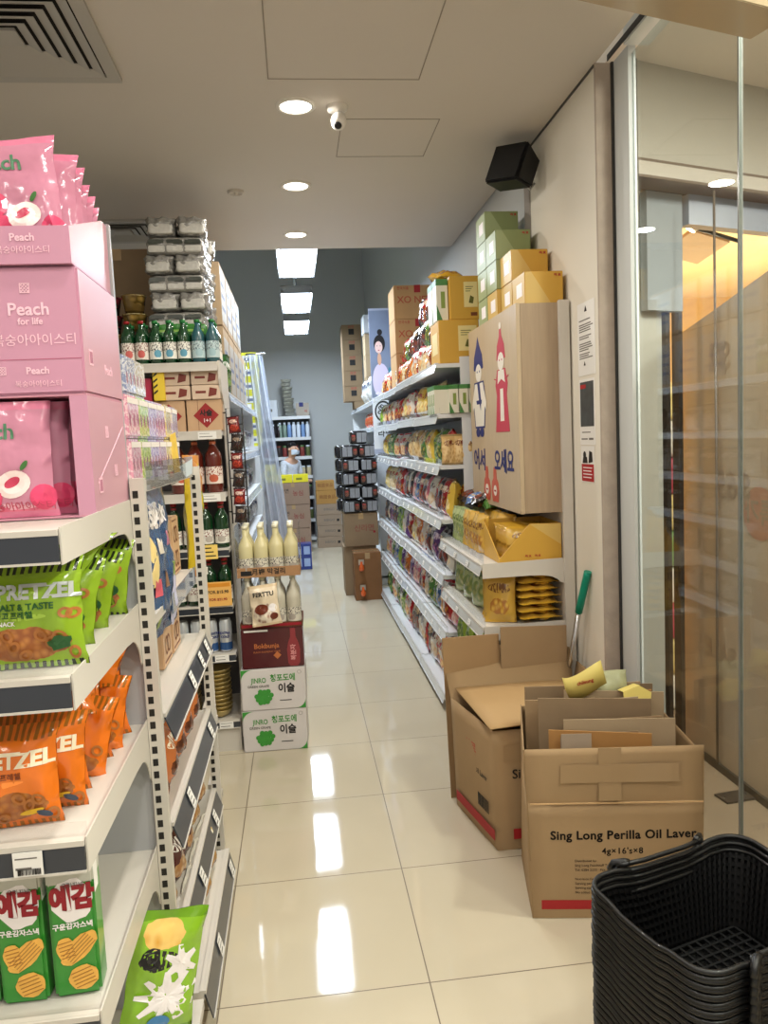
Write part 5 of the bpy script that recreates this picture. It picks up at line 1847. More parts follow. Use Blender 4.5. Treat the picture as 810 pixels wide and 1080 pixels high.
# carton stack in front of the person
RCART = carton_mat('far_carton', (150, 126, 108))
sizes = [(0.0, 0.345), (0.347, 0.34), (0.689, 0.315)]
for i, (z, h) in enumerate(sizes):
    carton('goods_carton', f'brown carton with red print, {["bottom", "middle", "top"][i]} of the stack in front of the masked person', 'carton', (-0.09 + 0.004 * i, 11.2, z), (0.47, 0.36, h - 0.002), 0, 'red printed cartons by the person', RCART, 'front',
           [('농심', 0.085, mat('ink_dull_red', (140, 64, 58), rough=0.6), 0.07, h * 0.5, 0.001), ('라면', 0.07, INK, -0.12, h * 0.62, 0.0)])
YB_ = mat('yellow_box_board', (226, 214, 40), rough=0.45)
def yellow_box(label, loc, size, g='yellow boxes by the person'):
    t = thing('yellow_box', label, 'box', loc, 0, g)
    part('body', box_mesh(*size, 0.003), YB_, t)
    mb = MB(); mb.box(-size[0] * 0.3, size[0] * 0.1, -size[1] / 2 - 0.001, -size[1] / 2, size[2] * 0.3, size[2] * 0.6)
    part('print', mb, mat('print_olive_green', (130, 130, 40), rough=0.5), t)
    return t
yellow_box('flat yellow box on top of the brown stack, left of two', (-0.2, 11.16, 1.005), (0.235, 0.24, 0.11))
yellow_box('flat yellow box on top of the brown stack, right of two', (0.035, 11.16, 1.005), (0.215, 0.24, 0.11))
yellow_box('upright yellow box behind the flat yellow boxes at the far left', (-0.40, 11.46, 1.006), (0.16, 0.16, 0.26))
carton('goods_carton', 'brown carton supporting the upright yellow box, mostly hidden', 'carton', (-0.40, 11.52, 0.0), (0.15, 0.26, 1.004), 0, None, RCART)
# second stack to the right
z = 0.0
for i, h in enumerate((0.165, 0.165, 0.16, 0.16)):
    carton('goods_carton', f'grey-brown carton with dark print, {ORD[i]} from the floor in the low far stack', 'carton', (0.425 + (0.006 if i % 2 else 0), 11.48, z), (0.37, 0.34, h - 0.002), 0, 'cartons of the low far stack', carton_mat('far_carton_grey', (158, 138, 118)), None, [('BIBIGO', 0.05, GREY_INK, 0.0, h * 0.5), ('■', 0.05, INK, 0.13, h * 0.45)])
    z += h
for i, (h, w, dx) in enumerate(((0.2, 0.33, -0.01), (0.145, 0.27, -0.035))):
    carton('goods_carton', f'ochre carton, {["wider lower", "narrow top"][i]} one crowning the low far stack', 'carton', (0.425 + dx, 11.48, z), (w, 0.3, h - 0.002), 0, 'cartons of the low far stack', carton_mat('far_carton_ochre', (176, 134, 76)), None, [('韓國食品', 0.06, DKBR, 0.0, h * 0.5)])
    z += h

# ---- the masked person
def skin_mesh(verts, edges, radii, levels=2, root=0):
    me = bpy.data.meshes.new('figure_cage')
    me.from_pydata(verts, edges, [])
    ob = bpy.data.objects.new('figure_cage', me)
    COL.objects.link(ob)
    ob.modifiers.new('skin', 'SKIN')
    sv = me.skin_vertices[0].data
    for i, r in enumerate(radii):
        sv[i].radius = r if isinstance(r, tuple) else (r, r)
        sv[i].use_root = (i == root)
    ss = ob.modifiers.new('sub', 'SUBSURF')
    ss.levels = levels
    ss.render_levels = levels
    bpy.context.view_layer.update()
    dg = bpy.context.evaluated_depsgraph_get()
    out = bpy.data.meshes.new_from_object(ob.evaluated_get(dg))
    bpy.data.objects.remove(ob)
    for p in out.polygons:
        p.use_smooth = True
    out.materials.clear()
    return out
SKIN = mat('skin_tone', (206, 162, 136), rough=0.5, spec=0.3)
pe = thing('person', 'person with dark hair, face mask and pale patterned shirt standing behind the brown cartons', 'person', (-0.08, 11.72, 0.0), radians(48))
# local: faces -y
V = [(0, 0.02, 0.90), (0, 0.03, 1.02), (0, 0.03, 1.16), (0, 0.03, 1.27), (0, 0.01, 1.34), (0, -0.025, 1.41), (0, -0.045, 1.475), (0, -0.04, 1.525),
     (0.15, 0.03, 1.27), (0.20, 0.0, 1.03), (0.15, -0.20, 0.98), (0.12, -0.27, 0.99),
     (-0.15, 0.03, 1.27), (-0.20, 0.0, 1.03), (-0.15, -0.20, 0.98), (-0.12, -0.27, 0.99),
     (0.085, 0.02, 0.84), (0.09, 0.0, 0.47), (0.09, 0.03, 0.09), (0.095, -0.11, 0.035),
     (-0.085, 0.02, 0.84), (-0.09, 0.0, 0.47), (-0.09, 0.03, 0.09), (-0.095, -0.11, 0.035)]
E_ = [(0, 1), (1, 2), (2, 3), (3, 4), (4, 5), (5, 6), (6, 7), (3, 8), (8, 9), (9, 10), (10, 11), (3, 12), (12, 13), (13, 14), (14, 15), (0, 16), (16, 17), (17, 18), (18, 19), (0, 20), (20, 21), (21, 22), (22, 23)]
Rr = [(0.12, 0.09), (0.105, 0.08), (0.12, 0.085), (0.11, 0.075), 0.045, (0.06, 0.07), (0.074, 0.088), (0.062, 0.07),
      0.05, 0.04, 0.03, 0.026, 0.05, 0.04, 0.03, 0.026, 0.08, 0.055, 0.04, 0.035, 0.08, 0.055, 0.04, 0.035]
part('body', skin_mesh(V, E_, Rr), SKIN, pe)
sh_v = V[0:4] + [V[8], (0.195, 0.005, 1.06), V[12], (-0.195, 0.005, 1.06)]
sh_e = [(0, 1), (1, 2), (2, 3), (3, 4), (4, 5), (3, 6), (6, 7)]
part('shirt', skin_mesh(sh_v, sh_e, [(0.135, 0.105), (0.12, 0.095), (0.135, 0.1), (0.12, 0.085), 0.062, 0.052, 0.062, 0.052]), mat('shirt_pale', (206, 212, 226), rough=0.8, var=0.35, vscale=45), pe)
tr_v = [V[0], V[16], V[17], (0.09, 0.025, 0.13), V[20], V[21], (-0.09, 0.025, 0.13)]
part('trousers', skin_mesh(tr_v, [(0, 1), (1, 2), (2, 3), (0, 4), (4, 5), (5, 6)], [(0.13, 0.10), 0.092, 0.068, 0.058, 0.092, 0.068, 0.058]), mat('trousers_dark', (50, 52, 62), rough=0.8), pe)
hv = [(0, 0.01, 1.44), (0, 0.02, 1.49), (0, 0.0, 1.545), (0, -0.055, 1.565), (0.055, -0.01, 1.52), (-0.055, -0.01, 1.52)]
part('hair', skin_mesh(hv, [(0, 1), (1, 2), (2, 3), (2, 4), (2, 5)], [0.045, (0.075, 0.06), (0.08, 0.065), (0.06, 0.04), 0.04, 0.04]), mat('hair_black', (28, 26, 28), rough=0.45), pe)
mb = MB()
for j in range(5):
    for i in range(10):
        def mp(i, j):
            a = -1.25 + 2.5 * i / 10
            zz = 1.395 + 0.075 * j / 5
            r = 0.092 - 0.012 * abs(j - 2.5) / 2.5
            return (0.085 * sin(a), -0.045 - r * cos(a) * 1.02, zz)
        mb.face([mp(i, j), mp(i + 1, j), mp(i + 1, j + 1), mp(i, j + 1)], None, 0, True)
part('face_mask', mb, mat('mask_pale_blue', (196, 208, 224), rough=0.8), pe)
for s in (-1, 1):
    mb = MB(); mb.lathe([(0.0, -0.006), (0.009, -0.003), (0.009, 0.003), (0, 0.006)], 8, axis='y', cap=False)
    part('eye', mb, mat('eye_dark', (24, 20, 20), rough=0.3), pe, (s * 0.03, -0.122, 1.492))
    mb = MB(); mb.lathe([(0.0, -0.012), (0.02, -0.008), (0.024, 0.0), (0.018, 0.01), (0, 0.014)], 10, axis='x', cap=False)
    part('ear', mb, SKIN, pe, (s * 0.078, -0.03, 1.47))
mb = MB(); mb.prism([(-0.012, 1.455), (0.012, 1.455), (0.004, 1.49), (-0.004, 1.49)], 'y', -0.15, -0.115)
part('nose', mb, SKIN, pe, bevel=0.003)

# ---- yellow cases, high on the left
cab = thing('storage_cabinet', 'white storage cabinet on the left behind the plastic sheet, mostly hidden', 'cabinet', (-0.72, 8.9, 0))
part('body', box_mesh(0.62, 0.8, 1.55, 0.005), WHITE_METAL2, cab)
for s in (-1, 1):
    mb = MB(); mb.box(s * 0.155 - 0.15, s * 0.155 + 0.15, -0.41, -0.401, 0.05, 1.5)
    d = part('door', mb, WHITE_METAL2, cab, bevel=0.003)
    mb = MB(); mb.tube([(s * 0.03, -0.42, 0.75), (s * 0.03, -0.42, 0.9)], 0.006, 6)
    part('handle', mb, CHROME, d)
for i in range(7):
    t = thing('yellow_case', f'yellow drink case with white window, {ORD[i]} from the bottom of the high left stack', 'drink case', (-0.475 + 0.01 * (i % 2), 8.72, 1.552 + i * 0.146), 0, 'yellow cases high on the left')
    part('body', box_mesh(0.19, 0.28, 0.144, 0.004), mat('case_yellow', (222, 220, 60), rough=0.4), t)
    mb = MB(); mb.box(-0.055, 0.065, -0.1412, -0.14, 0.035, 0.11)
    w = part('window_panel', mb, mat('case_pale', (226, 228, 222), rough=0.5), t)
    mb = MB(); mb.box(-0.035, 0.045, -0.1418, -0.1412, 0.055, 0.085)
    part('print', mb, mat('print_slate', (110, 120, 150), rough=0.6), w)

# ================================================================ right rear corner beyond the long shelving
ru = thing('rear_shelf_run', 'distant white shelving along the right wall past the portrait standee', 'shelf unit', (0.84, 11.2, 0), -pi / 2)
RL = 3.1
mb = MB(); mb.box(0, RL, 0.33, 0.345, 0.05, 1.99)
part('back_panel', mb, MATS['unit_back_grey'], ru)
for z in (1.98, 1.70, 1.40, 1.05, 0.7, 0.35, 0.1):
    shelf_level(ru, RL, 0.33, z, 0.33, RAIL_ICE, rail_h=0.04, tilt=0.01, m=WHITE_METAL2, brackets=False)
for lx in (0.0, RL - 0.015):
    mb = MB(); mb.box(lx, lx + 0.015, 0.0, 0.33, 0.0, 1.99)
    part('end_panel', mb, WHITE_METAL2, ru)
z = 1.982
for i in range(6):
    h = 0.10 if i == 0 else 0.2
    carton('goods_carton', f'brown carton, {ORD[i]} from the bottom of the column by the far right wall', 'carton', (0.80 if i else 0.92, 10.4, z), (0.25, 0.34, h - 0.002), 0, 'carton column on the rear shelving', CARD_DULL, None, [('■', 0.1, INK, 0.0, h * 0.5), ('라면', 0.045, RED_INK, 0.0, h * 0.82)] if i else ())
    z += h
z = 1.982
for i, h in enumerate((0.30, 0.245, 0.24)):
    carton('goods_carton', f'pale tan carton, {ORD[i]} from the bottom of the pile left of the portrait standee', 'carton', (0.96, 8.95, z), (0.24, 0.3, h - 0.002), 0, 'tan pile by the standee', CARD_PALE, 'front')
    z += h
carton('white_carton', 'white carton with purple print crowning the tan pile left of the portrait standee', 'carton', (0.945, 8.9, z), (0.23, 0.32, 0.2), 0, None, carton_mat('white_carton_card', (206, 210, 216)), None, [('LAVER', 0.05, mat('ink_purple', (110, 80, 150), rough=0.5), 0, 0.13), ('■', 0.05, MATS['ink_purple'], 0.05, 0.05)])
for i in range(3):
    solo('paper_pack', bag_mesh(0.16, 0.27, 0.10, 77), EP[3][1], f'white paper pack on the rear right shelving, {ORD[i]} from the near end', 'food pouch', (0.86 - 0.002 * i, 8.62 + 0.0 + 0.22 * i if i else 8.45, 1.982), -pi / 2 + 0.3, 'white packs on the rear shelving')
RP = pack_mat('rear_red_film', (206, 90, 50), (240, 230, 220), (230, 160, 90), (190, 60, 40), rough=0.2)
for i in range(8):
    solo('snack_pouch', bag_mesh(0.16, 0.19, 0.07, 79), RP, f'orange-red snack pouch on the rear right shelving, {ORD[i]} from the near end', 'snack bag', (0.89, 8.25 + 0.17 * i, 1.702), (radians(-6), 0, -pi / 2 + RND.uniform(-0.2, 0.2)), 'orange-red pouches on the rear shelving')

# ---- portrait standee at the end of the long shelving
t = thing('portrait_standee', 'tall pale advertising board with a woman portrait at the far end of the right shelves', 'poster', (0.885, 7.60, 1.42))
mb = MB(); mb.box(-0.115, 0.115, 0, 0.012, 0, 1.42)
part('board', mb, mat('poster_lilac', (170, 178, 200), rough=0.35, var=0.08, vscale=6), t)
PF = -0.0008
def pdisc(nm, rx, rz, x, z, m, dy=0.0, ro=0.0, sq=None):
    return part(nm, disc_mesh(rx, rz, 22, 2, 0, sq), m, t, (x, PF - dy, z), (0, ro, 0))
mb = MB(); mb.box(-0.114, 0.114, PF, 0, 0.56, 1.40)
part('photo_ground', mb, mat('poster_blue', (120, 132, 156), rough=0.35, var=0.2, vscale=5), t)
pdisc('portrait_shoulders', 0.085, 0.17, -0.015, 0.72, mat('poster_lavender', (206, 196, 226), rough=0.4), 0.0006)
pdisc('portrait_neck', 0.02, 0.06, -0.025, 0.93, SKIN, 0.0010)
pdisc('portrait_hair', 0.056, 0.085, -0.02, 1.08, MATS['hair_black'], 0.0014)
pdisc('portrait_hair_bun', 0.025, 0.03, -0.012, 1.19, MATS['hair_black'], 0.0014)
pdisc('portrait_face', 0.038, 0.058, -0.028, 1.045, mat('poster_skin', (228, 196, 190), rough=0.4), 0.0018)
for s in (-1, 1):
    pdisc('portrait_eye', 0.006, 0.003, -0.028 + s * 0.016, 1.058, INK, 0.0022)
pdisc('portrait_mouth', 0.009, 0.004, -0.028, 1.016, RED_INK, 0.0022)
pdisc('held_bottle_picture', 0.018, 0.05, 0.075, 0.80, mat('poster_teal', (70, 130, 150), rough=0.4), 0.0014)
letter(t, 'chamisul', 0.045, WHITE_INK, (0.0, PF - 0.001, 0.6), weight=0.0005)
mb = MB(); mb.box(-0.114, 0.114, PF, 0, 0.05, 0.55)
part('white_ground', mb, mat('poster_white', (226, 228, 232), rough=0.4), t)
part('round_emblem', disc_mesh(0.085, 0.105, 24, 1, 0.82), INK, t, (-0.01, PF - 0.0006, 0.42))
for q in range(7):
    part('emblem_scribble', disc_mesh(0.028, 0.02, 14, 1, 0.6), INK, t, (-0.01 + 0.03 * cos(q * 2.4), PF - 0.0008, 0.42 + 0.045 * sin(q * 2.4)), (0, q * 0.7, 0))
letter(t, '라면', 0.08, INK, (0.0, PF - 0.0006, 0.2), weight=0.001)

# ---- noodle tower on cartons at the end of the aisle
c1 = carton('goods_carton', 'plain brown carton with two orange danglers, lowest and frontmost at the aisle end', 'carton', (0.63, 7.52, 0.0), (0.265, 0.27, 0.47), 0, None, carton_mat('brown_carton_dark', (134, 96, 64)), 'front')
carton('goods_carton', 'brown carton just behind and left of the lowest front carton', 'carton', (0.585, 7.84, 0.0), (0.33, 0.34, 0.5), 0, None, CARD_DULL)
carton('goods_carton', 'brown taped carton with red scrawl under the black noodle packs', 'carton', (0.605, 7.82, 0.502), (0.34, 0.35, 0.335), 0, None, CARD_DULL, 'front', [('신라면', 0.075, MATS['ink_dull_red'], 0.03, 0.18, 0.0), ('■', 0.03, MAROON, 0.13, 0.14)])
ORG = mat('dangler_orange', (222, 96, 40), rough=0.25, coat=0.5)
CLR = mat('dangler_clear', (190, 178, 160), rough=0.1, coat=0.6)
for i, z in enumerate((0.05, 0.30)):
    t = thing('orange_dangler', f'small orange and clear dangler on the front carton, {["lower", "upper"][i]} of two', 'hanger', (0.565 + 0.006 * (1 - i), 7.372, z), 0, 'orange danglers on the front carton')
    mb = MB(); mb.box(-0.028, 0.028, -0.004, 0.0, 0.055, 0.11)
    part('clear_plate', mb, CLR, t, bevel=0.002)
    mb = MB(); mb.lathe([(0.0, -0.035), (0.018, -0.03), (0.026, -0.01), (0.022, 0.015), (0.012, 0.04), (0.010, 0.06)], 14, cap=False)
    part('orange_bulb', mb, ORG, t, (0, -0.026, 0.03))
NB_ = mat('noodle_black_wrap', (34, 32, 34), rough=0.25, coat=0.4, var=0.5, vscale=30)
NG = mat('noodle_grey_panel', (140, 142, 146), rough=0.35, var=0.25, vscale=25)
NF = pack_mat('noodle_food_panel', (44, 34, 34), (190, 60, 60), (176, 110, 80), (90, 50, 40), art_c=(0.5, 0.45), art_r=(0.4, 0.35), rough=0.25)
LMK = lump_mesh(0.175, 0.22, 0.134, 5, 0.005)
def noodle_pack(label, loc, rot, mirror):
    t = thing('noodle_multipack', label, 'noodle pack', loc, rot, 'black noodle packs at the aisle end')
    part('wrap', LMK, NB_, t)
    a, b_ = (-0.075, 0.02) if not mirror else (-0.02, 0.075)
    mb = MB(); mb.box(a, a + 0.045, -0.1125, -0.1095, 0.02, 0.115); mb.box(a + 0.05, b_, -0.1125, -0.1095, 0.02, 0.115)
    part('grey_panel', mb, NG, t)
    mb = MB()
    q0, q1 = (0.028, 0.078) if not mirror else (-0.078, -0.028)
    mb.face([(q0, -0.1128, 0.025), (q1, -0.1128, 0.025), (q1, -0.1128, 0.11), (q0, -0.1128, 0.11)])
    part('food_panel', mb, NF, t)
    return t
nA = nB = None
for r in range(6):
    for c_ in range(2 if r < 5 else 1):
        lb = f'black noodle multipack, {ORD[r]} layer up, {["left", "right"][c_]} side of the tower at the aisle end' if r < 5 else 'topmost black noodle multipack of the tower at the aisle end'
        loc = (0.525 + 0.177 * c_ + (0.006 if r % 2 else -0.004) + (0.09 if r == 5 else 0), 7.74, 0.839 + r * 0.1375)
        if r == 0 and c_ == 0:
            nA = noodle_pack(lb, loc, 0, False)
        elif r == 0:
            nB = noodle_pack(lb, loc, 0, True)
        else:
            clone(nA if (r + c_) % 2 == 0 else nB, loc, RND.uniform(-0.05, 0.05), lb, 'black noodle packs at the aisle end')
for r in range(5):
    clone(nA, (0.50, 7.965 - 0.0, 0.839 + r * 0.1375), -pi / 2, f'black noodle multipack, {ORD[r]} layer up in the rear column of the tower', 'black noodle packs at the aisle end')
# ================================================================ long shelving on the right
RXF = 0.80
RY0, RY1 = 4.20, 7.50
R_L = [0.10, 0.455, 0.785, 1.10, 1.405, 1.69, 1.965]
rr = thing('snack_shelf_run', 'long white snack shelving of seven tiers along the right wall', 'shelf unit', (RXF, RY1, 0), -pi / 2)
RL_ = RY1 - RY0
RDp = XW - 0.02 - RXF
mb = MB(); mb.box(0, RL_, RDp - 0.02, RDp, 0.02, 2.3)
part('back_panel', mb, WHITE_METAL2, rr)
RAIL_W = mat('price_rail_white', (214, 216, 216), rough=0.18, coat=0.5)
nb = 4
bl = RL_ / nb
for li, z in enumerate(R_L):
    for b_ in range(nb):
        dz = [0.0, -0.006, 0.004, 0.0][b_]
        d = RDp - 0.02 + (0.02 if li == 0 else 0.0)
        sh = shelf_level(rr, (b_ + 1) * bl - 0.002, RDp - 0.02, z + dz, d, RAIL_W, rail_h=0.042, tilt=0.014, m=WHITE_METAL2, brackets=False, x0=b_ * bl + 0.002)
        if 0 < li < 6:
            mb = MB()
            mb.box(b_ * bl + 0.004, (b_ + 1) * bl - 0.004, -0.004, -0.0025, z + dz, z + dz + 0.035)
            part('clear_stop', mb, glass_mat('clear_acrylic'), sh)
        if li < 5:
            for q in range(3):
                price_card(sh, (b_ + 0.2 + 0.3 * q) * bl, -0.0245, z + dz - 0.028, 0.05, 0.026, rot=(radians(-17), 0, 0), lines=2)
mb = MB(); mb.box(0, RL_, -0.005, 0.01, 0.0, 0.075)
part('kick_plate', mb, WHITE_METAL2, rr)
for lx in (0.0, RL_ - 0.012):
    mb = MB(); mb.box(lx, lx + 0.012, 0.12, RDp - 0.02, 0.02, 2.0)
    part('end_panel', mb, WHITE_METAL2, rr)

def PMk(key, *a, **k2):
    return pack_mat('r_' + key, *a, **k2)
DS = {
 'red': ('red', PMk('red', (176, 34, 34), (246, 226, 200), (220, 150, 60), (120, 30, 20), rough=0.2)),
 'redwhite': ('red and white', PMk('redwhite', (220, 212, 200), (190, 30, 40), (190, 60, 44), (240, 200, 140), seal=(190, 40, 40), rough=0.2)),
 'yellow': ('yellow', PMk('yellow', (222, 186, 70), (170, 50, 30), (206, 150, 60), (240, 220, 150), rough=0.2)),
 'cream': ('cream', PMk('cream', (226, 206, 160), (150, 60, 40), (190, 130, 60), (236, 216, 170), rough=0.22)),
 'green': ('green', PMk('green', (86, 134, 60), (240, 236, 200), (206, 190, 90), (60, 90, 40), rough=0.2)),
 'purple': ('purple', PMk('purple', (96, 60, 120), (240, 220, 240), (190, 120, 150), (70, 40, 90), rough=0.2)),
 'dark': ('dark', PMk('dark', (46, 36, 36), (230, 200, 160), (150, 60, 40), (90, 50, 40), rough=0.2)),
 'pink': ('pink', PMk('pink', (206, 110, 130), (250, 230, 230), (190, 60, 80), (236, 180, 160), rough=0.2)),
 'blue': ('blue', PMk('blue', (60, 96, 150), (236, 236, 236), (220, 190, 120), (90, 120, 170), rough=0.2)),
 'orange': ('orange', PMk('orange', (214, 116, 40), (250, 236, 210), (230, 170, 80), (150, 70, 30), rough=0.2)),
 'twist': ('clear nut-filled', PMk('twist', (206, 170, 110), (120, 60, 40), (190, 140, 70), (236, 206, 150), art_c=(0.5, 0.45), art_r=(0.5, 0.38), rough=0.18)),
 'lime': ('lime', PMk('lime', (150, 180, 60), (60, 90, 40), (200, 206, 120), (96, 130, 50), rough=0.2)),
 'white': ('white', PMk('white', (226, 222, 214), (90, 60, 60), (196, 150, 100), (220, 200, 170), rough=0.2)),
}
SEQ = {
 0: 'green green green redwhite redwhite green white white lime redwhite red red dark dark white white red dark white red redwhite red white',
 1: 'redwhite pink white green blue blue lime purple purple orange purple purple pink pink dark red white green green blue redwhite red pink',
 2: 'dark white purple purple dark dark lime lime white white purple red yellow yellow orange redwhite orange dark white purple dark dark white',
 3: 'yellow yellow yellow cream cream redwhite red red red pink dark white dark pink blue red dark pink white red dark red yellow',
 4: 'yellow yellow yellow green green green lime redwhite redwhite red redwhite dark dark twist twist twist twist green yellow yellow lime green red',
 5: 'yellow lime cream redwhite red redwhite cream red redwhite red red red cream yellow redwhite redwhite red cream yellow yellow red yellow cream',
}
TIERW = {0: 'bottom tier', 1: 'second tier', 2: 'third tier', 3: 'fourth tier', 4: 'fifth tier', 5: 'sixth tier', 6: 'top tier'}
HT = {0: 0.265, 1: 0.24, 2: 0.23, 3: 0.22, 4: 0.205, 5: 0.20}
BG = {(li, v): bag_mesh(0.15, HT[li], 0.085, 90 + li * 3 + v, 8, 10) for li in range(6) for v in range(2)}
for li in range(6):
    seq = SEQ[li].split()[::-1]
    n = len(seq)
    y = RY0 + (0.31 if li == 5 else 0.135 if li == 4 else 0.085)
    i = 0
    stepy = 0.138
    while y < RY1 - 0.06:
        nm, mm = DS[seq[i % n]]
        lb = f'{nm} pouch, {ORD[i]} from the near end, {TIERW[li]} of the right shelving'
        z = R_L[li] + 0.002 + [0.0, -0.006, 0.004, 0.0][min(3, int((RY1 - y) / bl))]
        solo('snack_pouch', BG[(li, i % 2)], mm, lb, 'snack bag', (RXF + 0.062 + RND.uniform(-0.006, 0.01) + (0.0 if li else -0.02), y, z), (radians(RND.uniform(-10, -2)), radians(RND.uniform(-5, 5)), -pi / 2 + RND.uniform(-0.28, 0.28)), f'snack pouches on the {TIERW[li]} of the right shelving')
        y += stepy
        i += 1
    # a second row stands behind at the near end, where the open end lets it show
    for j in range(2 if li < 4 else 0):
        nm, mm = DS[seq[0] if j == 0 else seq[1]]
        solo('snack_pouch', BG[(li, 1)], mm, f'{nm} pouch, {["second", "third"][j]} from the aisle at the near end, {TIERW[li]}, right shelving', 'snack bag',
             (RXF + 0.155 + 0.09 * j, RY0 + 0.10 + 0.02 * j, R_L[li] + 0.002), (radians(-4), 0, -pi / 2 + RND.uniform(-0.3, 0.3)), f'snack pouches on the {TIERW[li]} of the right shelving')
# nut-twist bags facing the camera at the open end of the fifth tier; tissue-like green boxes on the sixth
for j in range(3):
    solo('nut_bag', bag_mesh(0.085, 0.17, 0.06, 130 + j), DS['twist'][1], f'clear bag of twisted snacks at the fifth tier end, {ORD[j]} from the aisle', 'snack bag', (0.845 + 0.062 * j, RY0 + 0.028, R_L[4] + 0.002), (radians(-3), 0, RND.uniform(-0.2, 0.2)), 'clear nut-twist bags on the fifth tier')
WG = mat('milk_box_white', (222, 218, 200), rough=0.4)
GGc = mat('milk_box_green', (70, 128, 66), rough=0.4, var=0.15, vscale=30)
def drink_box(label, loc, size=(0.052, 0.10, 0.155)):
    t = thing('drink_carton', label, 'drink carton', loc, 0, 'slim white and green cartons')
    w, d, h = size
    part('body', box_mesh(w, d, h, 0.002), WG, t)
    mb = MB(); mb.box(-w / 2 - 0.0006, w / 2 + 0.0006, -d / 2 - 0.0006, d / 2 + 0.0006, h * 0.85, h + 0.0006)
    part('green_top', mb, GGc, t)
    mb = MB(); mb.box(-w * 0.1, w * 0.25, -d / 2 - 0.001, -d / 2, h * 0.3, h * 0.7)
    part('print', mb, mat('print_olive', (130, 150, 70)), t)
    mb = MB(); mb.prism([(-w / 2, 0.0), (0, 0.0), (-w / 2, h * 0.4)], 'y', -d / 2 - 0.0012, -d / 2)
    part('leaf_print', mb, GGc, t)
    return t
d0 = None
for i in range(3):
    lb = f'slim white and green carton at the sixth tier end, {ORD[i]} from the aisle'
    if d0 is None:
        d0 = drink_box(lb, (0.857, RY0 + 0.03, R_L[5] + 0.002))
        d0.location.x = 0.875
    else:
        clone(d0, (0.875 + 0.056 * i, RY0 + 0.03, R_L[5] + 0.002), 0, lb, 'slim white and green cartons')
for i in range(4):
    clone(d0, (RXF + 0.022, RY0 + 0.035 + 0.058 * i, R_L[5] + 0.002), -pi / 2, f'slim white-green carton along the sixth tier aisle edge, {ORD[i]} from the near end', 'slim white and green cartons')

# ---- top of the long shelving
YEL = mat('mustard_board', (206, 160, 62), rough=0.5)
YEL_LT = mat('mustard_pale', (212, 178, 100), rough=0.42)
OLV = mat('green_board', (136, 148, 98), rough=0.45)
OLV_LT = mat('green_board_pale', (158, 170, 124), rough=0.45)
def gift_box(label, loc, size, base, light, tri=True, group=None, rot=0.0):
    """two-tone biscuit carton: paler lower-left triangle on the end, small red mark in the corner"""
    w, d, h = size
    t = thing('biscuit_carton', label, 'carton', loc, rot, group)
    part('body', box_mesh(w, d, h, 0.002), base, t)
    mb = MB(); mb.face([(-w / 2 + 0.002, -d / 2 - 0.0006, 0.002), (w / 2 * 0.35, -d / 2 - 0.0006, 0.002), (-w / 2 + 0.03, -d / 2 - 0.0006, h - 0.002), (-w / 2 + 0.002, -d / 2 - 0.0006, h - 0.002)])
    part('pale_triangle', mb, light, t)
    mb = MB(); mb.box(-w / 2 - 0.0008, -w / 2, -d / 2 + 0.002, d / 2 - 0.002, 0.002, h - 0.002)
    sp = part('aisle_face', mb, light, t)
    mb = MB(); mb.box(-w / 2 - 0.0014, -w / 2 - 0.0008, -d * 0.3, d * 0.15, h * 0.3, h * 0.72)
    part('label_reflection', mb, WHITE_INK, sp)  # whitish reflection on the aisle face, painted as a flat white area
    letter(t, 'ㅋㅊ', 0.02, RED_INK, (w / 2 - 0.025, -d / 2 - 0.001, h - 0.018), weight=0.0006, name='corner_mark')
    return t
CBX0, CBX1, CBY0, CBY1, CBZ0, CBZ1 = 0.980, 1.152, 3.25, 4.155, 1.215, 2.115
gs = (0.17, 0.185, 0.137)
stacks = [(3.36, ['y']), (3.55, ['y', 'y']), (3.74, ['y', 'g', 'g']), (3.93, ['g', 'g', 'g', 'g'])]
for si, (yy, cols_) in enumerate(stacks):
    for j, c_ in enumerate(cols_):
        top = j == len(cols_) - 1
        lb = f'{"mustard" if c_ == "y" else "green"} carton, {"topmost" if top else ORD[j] + " up"} in the {["nearest", "second", "third", "farthest"][si]} column on the wooden sign'
        gift_box(lb, (CBX0 + gs[0] / 2 + 0.012 + (0.018 if si < 2 else 0.0), yy, CBZ1 + 0.001 + j * 0.138), gs, YEL if c_ == 'y' else OLV, YEL_LT if c_ == 'y' else OLV_LT, group='stepped cartons on the wooden sign')
# big mustard cartons at the near end of the top tier
ZT7 = R_L[6] + 0.002
KRA = mat('label_ivory', (232, 214, 150), rough=0.45)
def mustard_big(label, loc, size):
    t = thing('snack_carton', label, 'carton', loc, 0, 'big mustard snack cartons')
    w, d, h = size
    part('body', box_mesh(w, d, h, 0.003), YEL, t)
    mb = MB(); mb.box(-w * 0.02, w * 0.44, -d / 2 - 0.001, -d / 2, h * 0.28, h * 0.86)
    c = part('ivory_label', mb, KRA, t)
    mb = MB()
    for q in range(3):
        mb.box(w * 0.04, w * (0.30 - 0.05 * q), -d / 2 - 0.0016, -d / 2 - 0.001, h * (0.74 - 0.05 * q), h * (0.755 - 0.05 * q))
    mb.prism([(w * 0.14, h * 0.38), (w * 0.28, h * 0.36), (w * 0.32, h * 0.5), (w * 0.2, h * 0.55)], 'y', -d / 2 - 0.0016, -d / 2 - 0.001)
    part('print', mb, mat('print_olive_dark', (96, 96, 40), rough=0.5), c)
    mb = MB(); mb.box(w * 0.2, w * 0.42, -d / 2 - 0.001, -d / 2, h * 0.08, h * 0.16)
    part('small_print', mb, DKBR, t)
    mb = MB(); mb.box(-w / 2 - 0.001, -w / 2, -d * 0.3, d * 0.3, h * 0.25, h * 0.75)
    part('aisle_label', mb, KRA, t)
    return t
